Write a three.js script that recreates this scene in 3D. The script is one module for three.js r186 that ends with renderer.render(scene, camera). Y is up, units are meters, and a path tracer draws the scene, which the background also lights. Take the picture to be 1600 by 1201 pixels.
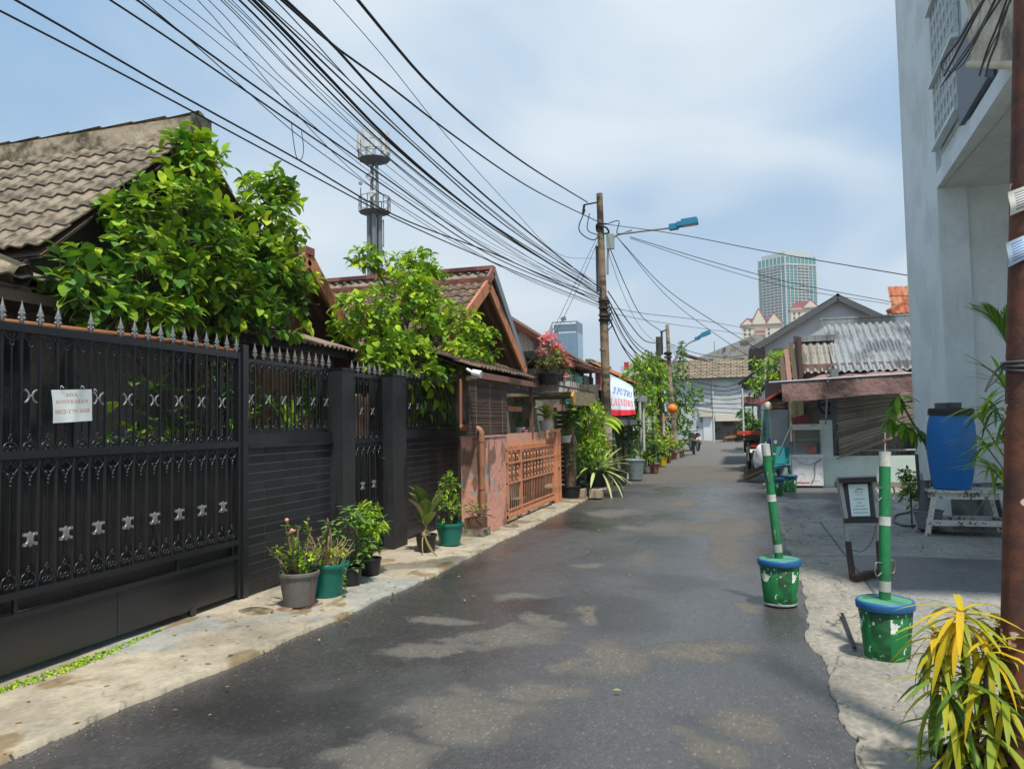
import * as THREE from 'three';
import { mergeGeometries } from 'three/addons/utils/BufferGeometryUtils.js';

// ---------------------------------------------------------------- camera, sky, sun, exposure
const RAD = Math.PI / 180, FOCAL = 1203, EYE = 1.5;
const scene = new THREE.Scene();
const camera = new THREE.PerspectiveCamera(2 * Math.atan(600.5 / FOCAL) / RAD, 1024 / 768, 0.05, 6000);
camera.rotation.order = 'YXZ';
camera.position.set(0, EYE, 0);
camera.rotation.set(2.988 * RAD, 16.637 * RAD, -1.0 * RAD);
camera.updateMatrixWorld(true);
const renderer = new THREE.WebGLRenderer({ antialias: true });
renderer.toneMapping = THREE.LinearToneMapping;
renderer.toneMappingExposure = 1.6;
renderer.shadowMap.enabled = true;
renderer.setSize(1024, 768);

const SUN_EL = 65 * RAD, SUN_AZ = 36 * RAD;                 // behind the camera's right shoulder, high
const sunDir = new THREE.Vector3(Math.sin(SUN_AZ) * Math.cos(SUN_EL), Math.sin(SUN_EL), Math.cos(SUN_AZ) * Math.cos(SUN_EL));
const sun = new THREE.DirectionalLight(new THREE.Color().setRGB(1, 0.93, 0.82), 3.2);
sun.position.copy(sunDir).multiplyScalar(60).add(new THREE.Vector3(0, 0, -15));
sun.target.position.set(0, 0, -15);
sun.castShadow = true;
sun.shadow.radius = 7;
sun.shadow.mapSize.set(4096, 4096);
Object.assign(sun.shadow.camera, { left: -40, right: 40, top: 40, bottom: -40, near: 1, far: 160 });
scene.add(sun, sun.target);

// ---- seeded noise
function seeded(a) { return () => { a = (a + 0x6d2b79f5) | 0; let t = Math.imul(a ^ (a >>> 15), 1 | a); t = (t + Math.imul(t ^ (t >>> 7), 61 | t)) ^ t; return ((t ^ (t >>> 14)) >>> 0) / 4294967296; }; }
const rnd = seeded(20240);
const rr = (a, b) => a + (b - a) * rnd();
const pick = (list) => list[Math.floor(rnd() * list.length)];
const LATTICE = new Float32Array(65536); { const r = seeded(99); for (let i = 0; i < 65536; i++) LATTICE[i] = r(); }
const sm = (t) => t * t * (3 - 2 * t);
const step = (a, b, x) => { const t = Math.min(1, Math.max(0, (x - a) / (b - a))); return sm(t); };
const mix = (a, b, t) => a + (b - a) * t;
function vnoise(x, y, p = 256, s = 0) {
  const xi = Math.floor(x), yi = Math.floor(y), fx = sm(x - xi), fy = sm(y - yi);
  let i0, i1, j0, j1; const o = s * 7919;
  if (p === 256) { i0 = xi & 255; i1 = (xi + 1) & 255; j0 = (yi & 255) << 8; j1 = ((yi + 1) & 255) << 8; }
  else { i0 = ((xi % p) + p) % p; i1 = i0 + 1 === p ? 0 : i0 + 1; const b = ((yi % p) + p) % p; j0 = b << 8; j1 = (b + 1 === p ? 0 : b + 1) << 8; }
  const a = LATTICE[(j0 + i0 + o) & 65535], b = LATTICE[(j0 + i1 + o) & 65535], c = LATTICE[(j1 + i0 + o) & 65535], d = LATTICE[(j1 + i1 + o) & 65535];
  const e = a + (b - a) * fx; return e + (c + (d - c) * fx - e) * fy;
}
function fbm(x, y, oct = 4, p = 256, s = 0) { let a = 0.5, v = 0, n = 0; for (let i = 0; i < oct; i++) { v += a * vnoise(x, y, p, s + i); n += a; a *= 0.5; x *= 2; y *= 2; p *= 2; if (p > 256) p = 256; } return v / n; }

// ---- sky: pale tropical blue with thin broken cloud, whiter towards the horizon
{
  const w = 1024, h = 512, data = new Float32Array(w * h * 4);
  for (let j = 0; j < h; j++) for (let i = 0; i < w; i++) {
    const el = ((j + 0.5) / h - 0.5) * Math.PI, az = ((i + 0.5) / w - 0.5) * 2 * Math.PI;
    const y = Math.sin(el), cx = Math.cos(el) * Math.cos(az), cz = Math.cos(el) * Math.sin(az), up = Math.max(0, y);
    const t = Math.pow(1 - up, 2.6);
    let c = [mix(0.13, 0.39, t), mix(0.265, 0.48, t), mix(0.445, 0.575, t)];
    const q = 1 / (up + 0.22), u = cx * q, v = cz * q;
    const big = fbm(u * 0.9 + 56.1, v * 0.9 + 36.8, 3, 256, 3), det = fbm(u * 1.6 + 59.2 + big * 2, v * 1.3 + 44.5 + big * 1.5, 5, 256, 5);
    let cl = step(0.36, 0.66, big * 0.55 + det * 0.45) * 0.95 * step(0.0, 0.16, y);
    cl = Math.max(cl, 0.55 * step(0.30, 0.0, y));
    const cc = [0.525, 0.575, 0.61];
    for (let k = 0; k < 3; k++) c[k] = mix(c[k], cc[k], cl);
    if (y < 0) { const g = step(0, -0.06, y); c = [mix(c[0], 0.25, g), mix(c[1], 0.25, g), mix(c[2], 0.25, g)]; }
    data.set([c[0], c[1], c[2], 1], (j * w + i) * 4);
  }
  const sky = new THREE.DataTexture(data, w, h, THREE.RGBAFormat, THREE.FloatType);
  sky.mapping = THREE.EquirectangularReflectionMapping; sky.magFilter = sky.minFilter = THREE.LinearFilter; sky.needsUpdate = true;
  scene.background = sky; scene.environment = sky;
}

// ---------------------------------------------------------------- helpers
const V = (x, y, z) => new THREE.Vector3(x, y, z);
const invCam = camera.matrixWorld.clone();
const ray = (u, v) => V((u - 800) / FOCAL, -(v - 600.5) / FOCAL, -1).transformDirection(invCam);
const PG = (u, v, y = 0) => { const d = ray(u, v), t = (y - EYE) / d.y; return V(d.x * t, y, d.z * t); };       // photo pixel on the level y
const PX = (u, v, x) => { const d = ray(u, v), t = x / d.x; return V(x, EYE + d.y * t, d.z * t); };              // on the upright plane x
const PZ = (u, v, z) => { const d = ray(u, v), t = -z / d.z; return V(d.x * t, EYE + d.y * t, -z); };            // on the upright plane z

const toS = (l) => l <= 0.0031308 ? 12.92 * l : 1.055 * Math.pow(l, 1 / 2.4) - 0.055;
function grayTex(n, size, fn, srgb = true) {                // tileable grey map: fn(x, y) with x, y in 0..1
  const d = new Uint8Array(n * n * 4);
  for (let j = 0; j < n; j++) for (let i = 0; i < n; i++) { const c = fn(i / n, j / n), o = (j * n + i) * 4; for (let k = 0; k < 3; k++) d[o + k] = Math.max(0, Math.min(255, 255 * (Array.isArray(c) ? c[k] : c))); d[o + 3] = 255; }
  const t = new THREE.DataTexture(d, n, n, THREE.RGBAFormat); t.wrapS = t.wrapT = THREE.RepeatWrapping; t.magFilter = THREE.LinearFilter; t.minFilter = THREE.LinearMipmapLinearFilter; t.generateMipmaps = true;
  if (srgb) t.colorSpace = THREE.SRGBColorSpace; t.repeat.set(1 / size, 1 / size); t.needsUpdate = true; return t;
}
const T = {
  grain: grayTex(256, 0.6, (x, y) => 0.82 + 0.18 * fbm(x * 64, y * 64, 3, 64, 1) - 0.12 * step(0.55, 0.8, fbm(x * 8, y * 8, 4, 8, 2))),
  grime: grayTex(512, 2.6, (x, y) => { const b = fbm(x * 6, y * 6, 6, 6, 3), f = fbm(x * 90, y * 90, 2, 90, 4), s = fbm(x * 40, y * 4, 4, 4, 8); return 1 - 0.38 * step(0.45, 0.75, b) - 0.16 * f - 0.18 * step(0.55, 0.8, s); }),
  moss: grayTex(512, 2.2, (x, y) => { const b = fbm(x * 5, y * 5, 6, 5, 5), c = fbm(x * 22, y * 22, 4, 22, 6), k = step(0.42, 0.66, b * 0.6 + c * 0.4), w = step(0.60, 0.72, c); return [mix(0.92, 0.36, k) * mix(1, 1.15, w), mix(0.88, 0.36, k) * mix(1, 1.16, w), mix(0.82, 0.30, k) * mix(1, 1.2, w)]; }),
  soft: grayTex(512, 3.0, (x, y) => { const b = fbm(x * 5, y * 5, 6, 5, 53), f = fbm(x * 70, y * 70, 2, 70, 54), s = fbm(x * 36, y * 3, 4, 3, 58); return 1 - 0.07 * step(0.45, 0.8, b) - 0.04 * f - 0.06 * step(0.55, 0.85, s); }),
  wood: grayTex(256, 0.8, (x, y) => 0.72 + 0.28 * fbm(x * 48 + 2 * fbm(x * 4, y * 4, 2, 4, 9), y * 3, 4, 3, 7)),
  rust: grayTex(512, 0.9, (x, y) => { const a = fbm(x * 5, y * 5, 6, 5, 11), b = fbm(x * 30, y * 30, 3, 30, 12), k = step(0.45, 0.68, a * 0.7 + b * 0.3), w = step(0.76, 0.80, fbm(x * 14, y * 14, 3, 14, 33)); return [mix(mix(0.30, 0.43, k), 0.85, w), mix(mix(0.19, 0.25, k), 0.75, w), mix(mix(0.165, 0.17, k), 0.70, w)]; }),
  peel: grayTex(512, 0.85, (x, y) => { const a = fbm(x * 7, y * 7, 5, 7, 14), b = fbm(x * 34, y * 34, 4, 34, 15), k = step(0.635, 0.65, a * 0.42 + b * 0.58); const g = (0.8 + 0.2 * b) * (1 - 0.38 * step(0.48, 0.72, fbm(x * 5, y * 9, 5, 45, 66))); return [mix(0.05, 0.88, k) * g, mix(0.47, 0.90, k) * g, mix(0.22, 0.86, k) * g]; }),
  chip: grayTex(512, 0.5, (x, y) => { const a = fbm(x * 6, y * 6, 5, 6, 17), b = fbm(x * 30, y * 30, 3, 30, 18), k = step(0.60, 0.63, a * 0.55 + b * 0.45); const g = 0.86 + 0.14 * b; return [mix(0.86, 0.45, k) * g, mix(0.86, 0.40, k) * g, mix(0.83, 0.33, k) * g]; }),
  pinkwall: grayTex(512, 1.4, (x, y) => { const a = fbm(x * 4, y * 5, 6, 20, 21), b = fbm(x * 40, y * 40, 2, 40, 22), k = step(0.56, 0.60, a), m = step(0.60, 0.75, fbm(x * 9, y * 4, 5, 36, 25)); const g = 0.9 + 0.1 * b; return [mix(mix(0.88, 0.70, k), 0.55, m) * g, mix(mix(0.64, 0.67, k), 0.42, m) * g, mix(mix(0.56, 0.67, k), 0.35, m) * g]; }),
  bump: grayTex(256, 0.25, (x, y) => fbm(x * 40, y * 40, 3, 40, 23), false),
  bumpBig: grayTex(256, 1.5, (x, y) => fbm(x * 14, y * 14, 5, 14, 24), false),
};
const asColor = (c) => Array.isArray(c) ? new THREE.Color().setRGB(...c) : new THREE.Color(c);
function mat(color, roughness = 0.8, o = {}) {
  const { map, bump, bs = 0.002, ...rest } = o;
  const m = new THREE.MeshPhysicalMaterial({ color: asColor(color), roughness, side: THREE.DoubleSide, ...rest });
  if (map) m.map = map; if (bump) { m.bumpMap = bump; m.bumpScale = bs; }
  return m;
}
// uv in metres from position and face direction
function prep(g) {
  g = g.index ? g.toNonIndexed() : g;
  for (const k of Object.keys(g.attributes)) if (!['position', 'normal', 'uv', 'color'].includes(k)) g.deleteAttribute(k);
  return g;
}
function metre(g) {
  const p = g.attributes.position, n = p.count, uv = new Float32Array(n * 2), a = V(), b = V(), c = V();
  for (let i = 0; i < n; i += 3) {
    a.fromBufferAttribute(p, i); b.fromBufferAttribute(p, i + 1); c.fromBufferAttribute(p, i + 2);
    const N = b.clone().sub(a).cross(c.clone().sub(a)), x = Math.abs(N.x), y = Math.abs(N.y), z = Math.abs(N.z);
    [a, b, c].forEach((q, k) => { const o = (i + k) * 2; if (x >= y && x >= z) { uv[o] = q.z; uv[o + 1] = q.y; } else if (y >= z) { uv[o] = q.x; uv[o + 1] = q.z; } else { uv[o] = q.x; uv[o + 1] = q.y; } });
  }
  g.setAttribute('uv', new THREE.BufferAttribute(uv, 2)); return g;
}
function merged(list) {
  if (!Array.isArray(list)) list = [list];
  list = list.flat(3).map(prep);
  const col = list.some((g) => g.attributes.color);
  for (const g of list) { if (!g.attributes.uv) g.setAttribute('uv', new THREE.BufferAttribute(new Float32Array(g.attributes.position.count * 2), 2)); if (!col) g.deleteAttribute('color'); }
  return list.length === 1 ? list[0] : mergeGeometries(list);
}
const taken = new Map();
function numbered(name) { const n = taken.get(name) ?? 0; taken.set(name, n + 1); return n ? name + '_' + String(n).padStart(3, '0') : name; }
function mesh(name, geo, m, parent, keepUV) {
  const raw = Array.isArray(geo) ? merged(geo) : geo;
  if (!raw.userData.done) { if (!keepUV) { const g = Array.isArray(geo) ? raw : null; if (g) metre(g); } raw.userData.done = true; }
  const o = new THREE.Mesh(raw, m); o.name = name; o.castShadow = o.receiveShadow = true; if (parent) parent.add(o); return o;
}
const shape = (...geos) => { const g = metre(merged(geos)); g.userData.done = true; return g; };   // a geometry to share between alike parts
const at = (o, x, y, z, rx = 0, ry = 0, rz = 0) => { o.position.set(x, y, z); o.rotation.set(rx, ry, rz); return o; };
function thing(name, label, category, pos = [0, 0, 0], turn = 0, group) {
  const o = new THREE.Group(); o.name = numbered(name); o.position.set(...(pos.isVector3 ? pos.toArray() : pos)); o.rotation.y = turn;
  o.userData = { label, category }; if (group) o.userData.group = group; scene.add(o); return o;
}
function single(name, geo, m, label, category, group, keepUV) {
  const o = mesh(numbered(name), geo, m, scene, keepUV); o.userData = { label, category }; if (group) o.userData.group = group; return o;
}
function structure(name, geo, m, keepUV) { const o = mesh(numbered(name), geo, m, scene, keepUV); o.userData = { kind: 'structure' }; return o; }
function copyOf(o, label) { const c = o.clone(); c.name = numbered(o.name.replace(/_\d{3}$/, '')); c.userData = { ...o.userData }; if (label) c.userData.label = label; scene.add(c); return c; }
const stuff = (o) => { o.userData.kind = 'stuff'; return o; };

// geometries
const box = (w, h, d, x = 0, y = 0, z = 0, rx = 0, ry = 0, rz = 0) => { const g = new THREE.BoxGeometry(w, h, d); if (rx) g.rotateX(rx); if (ry) g.rotateY(ry); if (rz) g.rotateZ(rz); return g.translate(x, y, z); };
const ext = (x0, x1, y0, y1, z0, z1) => box(Math.abs(x1 - x0), Math.abs(y1 - y0), Math.abs(z1 - z0), (x0 + x1) / 2, (y0 + y1) / 2, (z0 + z1) / 2);
const UPV = V(0, 1, 0);
function basisTo(g, p, q, up = UPV) {                      // geometry along +z, centred, moved between p and q
  const z = q.clone().sub(p).normalize(); let x = up.clone().cross(z); if (x.lengthSq() < 1e-6) x = V(1, 0, 0).cross(z); x.normalize();
  const y = z.clone().cross(x); return g.applyMatrix4(new THREE.Matrix4().makeBasis(x, y, z).setPosition(p.clone().add(q).multiplyScalar(0.5)));
}
const bar = (p, q, w, h, up) => basisTo(new THREE.BoxGeometry(w, h, p.distanceTo(q)), p, q, up);
const rod = (p, q, r0, r1 = r0, n = 8) => basisTo(new THREE.CylinderGeometry(r1, r0, p.distanceTo(q), n).rotateX(Math.PI / 2), p, q);
const tube = (pts, r, seg = 24, n = 6, closed = false) => new THREE.TubeGeometry(new THREE.CatmullRomCurve3(pts, closed), seg, r, n, closed);
const cyl = (r0, r1, h, x = 0, y = 0, z = 0, n = 16) => new THREE.CylinderGeometry(r1, r0, h, n).translate(x, y + h / 2, z);
const lathe = (prof, n = 20) => new THREE.LatheGeometry(prof.map(([r, y]) => new THREE.Vector2(r, y)), n);
const ball = (r, x = 0, y = 0, z = 0, n = 10) => new THREE.SphereGeometry(r, n, Math.max(6, n * 0.7 | 0)).translate(x, y, z);
function waves(width, length, pitch, amp, thick = 0.008, seg = 6) {      // corrugated sheet: waves across x, length along z, centred
  const n = Math.round(width / pitch * seg), s = new THREE.Shape(), y = (x) => amp * Math.sin(x / pitch * 2 * Math.PI);
  for (let i = 0; i <= n; i++) { const x = width * i / n; i ? s.lineTo(x, y(x)) : s.moveTo(x, y(x)); }
  for (let i = n; i >= 0; i--) { const x = width * i / n; s.lineTo(x, y(x) - thick); }
  return new THREE.ExtrudeGeometry(s, { depth: length, bevelEnabled: false, steps: 1 }).translate(-width / 2, 0, -length / 2);
}
function quadSheet(a, b, c, d, nu = 1, nv = 1, fn) {       // a-b-c-d corners, fn(u, v, point) may push points
  const g = new THREE.PlaneGeometry(1, 1, nu, nv), p = g.attributes.position;
  for (let i = 0; i < p.count; i++) { const u = p.getX(i) + 0.5, v = p.getY(i) + 0.5; const q = a.clone().lerp(b, u).lerp(d.clone().lerp(c, u), v); if (fn) fn(u, v, q); p.setXYZ(i, q.x, q.y, q.z); }
  g.computeVertexNormals(); return g;
}
const slab = (g, n, t) => { const h = g.clone().translate(n.x * t, n.y * t, n.z * t); return [g, h]; };
function prism(pts, depth, axis) {                          // polygon [[a, b]..] in (z, y) when axis 'x', in (x, y) when axis 'z'
  const s = new THREE.Shape(pts.map(([a, b]) => new THREE.Vector2(a, b))), g = new THREE.ExtrudeGeometry(s, { depth, bevelEnabled: false });
  if (axis === 'x') g.rotateY(-Math.PI / 2);                // (a, b, d) -> (-d, b, a)
  return g;
}
// leaves: unit length along +z, unit width along x, face up
function leafShape(L, W, curl = 0.25, fold = 0.12, rows = [[0, 0.06], [0.22, 0.72], [0.5, 1], [0.78, 0.68], [1, 0]]) {
  const pos = [], idx = [], nr = rows.length;
  rows.forEach(([t, w]) => { const y = -curl * L * t * t, z = L * (t - 0.12 * curl * t * t), hw = W * w / 2; pos.push(-hw, y + fold * hw * 2, z, 0, y, z, hw, y + fold * hw * 2, z); });
  for (let i = 0; i < nr - 1; i++) for (let k = 0; k < 2; k++) { const a = i * 3 + k, b = a + 1, c = a + 3, d = a + 4; if (i < nr - 2) idx.push(a, d, b, a, c, d); else idx.push(a, d, b, a, c, d); }
  const g = new THREE.BufferGeometry(); g.setAttribute('position', new THREE.Float32BufferAttribute(pos, 3)); g.setIndex(idx); g.computeVertexNormals();
  const o = prep(g); o.userData = {}; return metre(o);
}
const done = (g) => { g.userData.done = true; return g; };
const strapRows = [[0, 0.55], [0.2, 0.85], [0.45, 1], [0.7, 0.85], [0.88, 0.5], [1, 0]];
const LEAF = {
  oval: done(leafShape(1, 0.5, 0.28, 0.12)), broad: done(leafShape(1, 0.66, 0.3, 0.16)), narrow: done(leafShape(1, 0.24, 0.35, 0.12)),
  strap: done(leafShape(1, 0.1, 0.75, 0.15, strapRows)), strap2: done(leafShape(1, 0.1, 0.35, 0.15, strapRows)), strap3: done(leafShape(1, 0.12, 1.1, 0.12, strapRows)),
  tiny: done(leafShape(1, 0.55, 0.2, 0.1, [[0, 0.1], [0.45, 1], [1, 0]])), tinyN: done(leafShape(1, 0.3, 0.25, 0.1, [[0, 0.1], [0.45, 1], [1, 0]])),
};
const leafMat = (c, t = 0.36, rough = 0.78) => mat(c.map((v) => Math.min(0.9, v * 1.42)), rough, { transmission: t, thickness: 0, ior: 1.4, specularIntensity: 0.45 });
const LM = [[0.125, 0.245, 0.018], [0.18, 0.31, 0.018], [0.075, 0.175, 0.025], [0.26, 0.38, 0.02], [0.09, 0.21, 0.035]].map((c) => leafMat(c));
const foliageMat = mat([1, 1, 1], 0.78, { transmission: 0.36, thickness: 0, ior: 1.4, specularIntensity: 0.45 }); foliageMat.vertexColors = true;
const GREEN = [[0.105, 0.22, 0.018], [0.15, 0.28, 0.022], [0.065, 0.155, 0.02], [0.23, 0.34, 0.022]];
const DARK = [[0.05, 0.125, 0.025], [0.07, 0.16, 0.03], [0.04, 0.1, 0.025], [0.11, 0.2, 0.035]];
const LIME = [[0.26, 0.39, 0.018], [0.19, 0.32, 0.02], [0.33, 0.43, 0.025], [0.12, 0.24, 0.018]];
const GOLD = [[0.36, 0.36, 0.02], [0.25, 0.32, 0.03], [0.42, 0.34, 0.02], [0.12, 0.2, 0.03]];
function leafMatrix(p, dir, up, s) {
  const z = dir.clone().normalize(); let x = up.clone().cross(z); if (x.lengthSq() < 1e-4) x = V(1, 0, 0); x.normalize(); const y = z.clone().cross(x);
  return new THREE.Matrix4().makeBasis(x.multiplyScalar(s), y.multiplyScalar(s), z.multiplyScalar(s)).setPosition(p);
}
function foliage(list) {                                    // [{geo, m, c}] -> one geometry with vertex colours
  let n = 0; for (const l of list) n += l.geo.attributes.position.count;
  const P = new Float32Array(n * 3), N = new Float32Array(n * 3), C = new Float32Array(n * 3), v = V(), nm = new THREE.Matrix3(); let o = 0;
  for (const { geo, m, c } of list) {
    const p = geo.attributes.position, q = geo.attributes.normal; nm.getNormalMatrix(m);
    for (let i = 0; i < p.count; i++, o += 3) { v.fromBufferAttribute(p, i).applyMatrix4(m).toArray(P, o); v.fromBufferAttribute(q, i).applyMatrix3(nm).normalize().toArray(N, o); C[o] = c[0]; C[o + 1] = c[1]; C[o + 2] = c[2]; }
  }
  const g = new THREE.BufferGeometry(); g.setAttribute('position', new THREE.BufferAttribute(P, 3)); g.setAttribute('normal', new THREE.BufferAttribute(N, 3)); g.setAttribute('color', new THREE.BufferAttribute(C, 3)); g.setAttribute('uv', new THREE.BufferAttribute(new Float32Array(n * 2 / 1), 2)); g.userData.done = true; return g;
}
const tint = (c, k = 0.25) => { const f = 1 + rr(-k, k), w = rr(-0.12, 0.2); return [c[0] * f * (1 + w) * 1.38, c[1] * f * 1.44, c[2] * f * 1.44].map((v) => Math.min(0.9, v)); };
function rdir() { const z = rr(-1, 1), a = rr(0, 2 * Math.PI), s = Math.sqrt(1 - z * z); return V(s * Math.cos(a), z, s * Math.sin(a)); }
// leaves in rosettes over ellipsoid clumps [x, y, z, rx, ry, rz]; local to parent
function clumpLeaves(clumps, tips, per, len, geo, pal, o = {}) {
  const out = []; const vol = clumps.map((c) => c[3] * c[4] + c[4] * c[5]), tot = vol.reduce((a, b) => a + b, 0);
  clumps.forEach((c, ci) => {
    const n = Math.round(tips * vol[ci] / tot);
    for (let i = 0; i < n; i++) {
      const d = rdir(); if (d.y < -0.3 && rnd() < 0.5) d.y *= -1;
      const k = Math.pow(rnd(), 0.42) * (1 + rr(-0.05, 0.16)), p = V(c[0] + d.x * c[3] * k, c[1] + d.y * c[4] * k, c[2] + d.z * c[5] * k);
      const axis = d.clone().multiplyScalar(0.9).add(V(rr(-0.5, 0.5), o.lift ?? 0.35, rr(-0.5, 0.5))).normalize(), base = pick(pal), a0 = rr(0, 6.28);
      const e1 = V(0, 1, 0).cross(axis).normalize(), e2 = axis.clone().cross(e1);
      for (let j = 0; j < per; j++) {
        const a = a0 + j * 2.4, sp = rr(0.55, 1.25), dir = axis.clone().multiplyScalar(0.75).addScaledVector(e1, Math.cos(a) * sp).addScaledVector(e2, Math.sin(a) * sp); dir.y -= o.droop ?? 0.15;
        const s = len * rr(0.45, 1.2), q = p.clone().addScaledVector(axis, -j * len * 0.12);
        out.push({ geo: Array.isArray(geo) ? pick(geo) : geo, m: leafMatrix(q, dir, V(rr(-0.35, 0.35), 1, rr(-0.35, 0.35)), s), c: tint(base), p: q, twig: axis });
      }
    }
  });
  return out;
}
function bush(parent, name, clumps, tips, per, len, geo, pal, o) { return stuff(mesh(name, foliage(clumpLeaves(clumps, tips, per, len, geo, pal, o)), foliageMat, parent)); }
function leafPart(parent, geo, m, p, dir, s, sx = 1, up = UPV, name = 'leaf') { const o = mesh(name, geo, m, parent); const M = leafMatrix(p, dir, up, s); M.decompose(o.position, o.quaternion, o.scale); o.scale.x *= sx; return o; }

// ---------------------------------------------------------------- ground, road, pavements
function groundTex(w, h, X0, X1, Z0, Z1, fn) {
  const c = new Uint8Array(w * h * 4), r = new Uint8Array(w * h * 4), b = new Uint8Array(w * h * 4), B = (v) => Math.max(0, Math.min(255, Math.round(v * 255)));
  for (let j = 0; j < h; j++) for (let i = 0; i < w; i++) {
    const q = fn(mix(X0, X1, (i + 0.5) / w), mix(Z0, Z1, (j + 0.5) / h)), o = (j * w + i) * 4;
    c[o] = B(toS(q[0])); c[o + 1] = B(toS(q[1])); c[o + 2] = B(toS(q[2])); c[o + 3] = r[o + 3] = b[o + 3] = 255;
    r[o] = r[o + 1] = r[o + 2] = B(q[3]); b[o] = b[o + 1] = b[o + 2] = B(q[4]);
  }
  const mk = (d) => { const t = new THREE.DataTexture(d, w, h, THREE.RGBAFormat); t.magFilter = THREE.LinearFilter; t.minFilter = THREE.LinearMipmapLinearFilter; t.generateMipmaps = true; t.needsUpdate = true; return t; };
  const map = mk(c); map.colorSpace = THREE.SRGBColorSpace;
  return { map, roughnessMap: mk(r), bumpMap: mk(b) };
}
function groundSheet(name, xa, xb, z0, z1, nx, nz, y, win, m, skirt) {
  const rows = [];
  for (let j = 0; j <= nz; j++) {
    const z = mix(z0, z1, j / nz), a = xa(z), b = xb(z), row = [];
    if (skirt === 'a') row.push([a, y(a, z) - 0.07, z]);
    for (let i = 0; i <= nx; i++) { const x = mix(a, b, i / nx); row.push([x, y(x, z), z]); }
    if (skirt === 'b') row.push([b, y(b, z) - 0.07, z]);
    rows.push(row);
  }
  const P = [], U = [], I = [], n = rows[0].length;
  for (const row of rows) for (const [x, yy, z] of row) { P.push(x, yy, z); U.push((x - win[0]) / (win[1] - win[0]), (z - win[2]) / (win[3] - win[2])); }
  for (let j = 0; j < nz; j++) for (let i = 0; i < n - 1; i++) { const p = j * n + i; I.push(p, p + 1, p + n, p + 1, p + n + 1, p + n); }
  const g = new THREE.BufferGeometry(); g.setAttribute('position', new THREE.Float32BufferAttribute(P, 3)); g.setAttribute('uv', new THREE.Float32BufferAttribute(U, 2)); g.setIndex(I); g.computeVertexNormals(); g.userData.done = true;
  return structure(name, g, m);
}
structure('ground', [new THREE.PlaneGeometry(5000, 5000).rotateX(-Math.PI / 2).translate(0, -0.09, 0)], mat([0.16, 0.15, 0.13], 0.95, { map: T.grime }));

const crack = (x, z, f, s, w) => step(w, 0, Math.abs(fbm(x * f, z * f, 4, 256, s) - 0.5));
// dry islands on the wet asphalt: photo pixels and half sizes, laid on the ground
const dry = [[955, 1018, 78, 36], [885, 1030, 40, 16], [832, 932, 42, 10], [905, 884, 36, 5], [785, 985, 75, 26], [700, 1000, 70, 14], [735, 1105, 135, 36], [600, 1165, 120, 45], [840, 1078, 60, 22], [1090, 1008, 95, 17], [1195, 1105, 70, 32], [925, 955, 22, 12], [850, 960, 35, 8],
  [960, 800, 50, 6], [990, 823, 45, 5], [1120, 805, 40, 5], [690, 960, 60, 9], [380, 1190, 90, 14], [1185, 948, 26, 6], [1130, 1160, 60, 20]].map(([u, v, a, b]) => { const c = PG(u, v), e = PG(u + a, v), f = PG(u, v - b), g = PG(u, v + b); return [c.x, (f.z + g.z) / 2, Math.abs(e.x - c.x), Math.abs(f.z - g.z) / 2]; });
const RW = [-3.6, 1.6, 5, -27];
const roadFn = (x, z) => {
  const wx = x + (fbm(x * 1.6, z * 1.6, 4, 256, 2) - 0.5) * 0.75, wz = z + (fbm(x * 1.4 + 9, z * 1.4, 4, 256, 6) - 0.5) * 0.9, n = fbm(x * 7, z * 7, 4, 256, 9), n2 = fbm(x * 60, z * 60, 2, 256, 12);
  let d = 0; for (const [cx, cz, a, b] of dry) { const k = Math.hypot((wx - cx) / a, (wz - cz) / b) * 1.08; if (k < 1.8) d = Math.max(d, 1 - step(0.5, 1.15, k + (n - 0.5) * 1.0 + (n2 - 0.5) * 0.55)); }
  d = Math.max(d, step(-18.6, -20.9, z + (fbm(x * 0.7, z * 0.5, 3, 256, 4) - 0.5) * 2.4));
  d = Math.max(d, 0.8 * step(0.60, 0.72, fbm(x * 0.9 + 5, z * 0.35, 4, 256, 31)) * step(-7, -9, z));
  const damp = step(0.4, 0.65, fbm(x * 0.9, z * 0.5, 4, 256, 14)), track = Math.exp(-Math.pow((x + 0.55 + 0.12 * Math.sin(z)) / 0.4, 2)) * 0.6;
  const sp = vnoise(x * 130, z * 130, 256, 77), g = 0.66 + 0.5 * n2 + 1.1 * step(0.82, 0.97, sp), wet = 0.05 + 0.02 * damp + 0.014 * n, k = d * (0.75 + 0.5 * n);
  const oil = 1 - 0.35 * step(0.55, 0.7, fbm(x * 0.8 + 3, z * 0.8, 4, 256, 22));
  return [mix(wet * oil, 0.122, k) * g, mix(wet * oil * 0.98, 0.114, k) * g, mix(wet * oil * 0.99, 0.098, k) * g, mix(mix(0.36, 0.16, Math.max(track, 1 - damp)) + 0.12 * n, 0.93, Math.min(1, d * 1.2)), n2];
};
const roadTex = groundTex(896, 1792, ...RW, roadFn);
roadTex.bumpMap = T.bump.clone(); roadTex.bumpMap.repeat.set((RW[1] - RW[0]) / 0.25, (RW[2] - RW[3]) / 0.25); roadTex.bumpMap.needsUpdate = true;
const asphalt = new THREE.MeshPhysicalMaterial({ ...roadTex, roughness: 1, bumpScale: 0.0022, side: THREE.DoubleSide });
groundSheet('road', () => -3.6, () => 1.6, 5, -27, 6, 40, () => -0.012, RW, asphalt);
const farRoad = mat([0.165, 0.162, 0.157], 0.92, { map: T.grain, bump: T.bump, bs: 0.004 });
structure('road', [ext(-7, 6, -0.05, -0.012, -27, -52), ext(-40, 30, -0.05, -0.0155, -52, -56.5)], farRoad);

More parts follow.
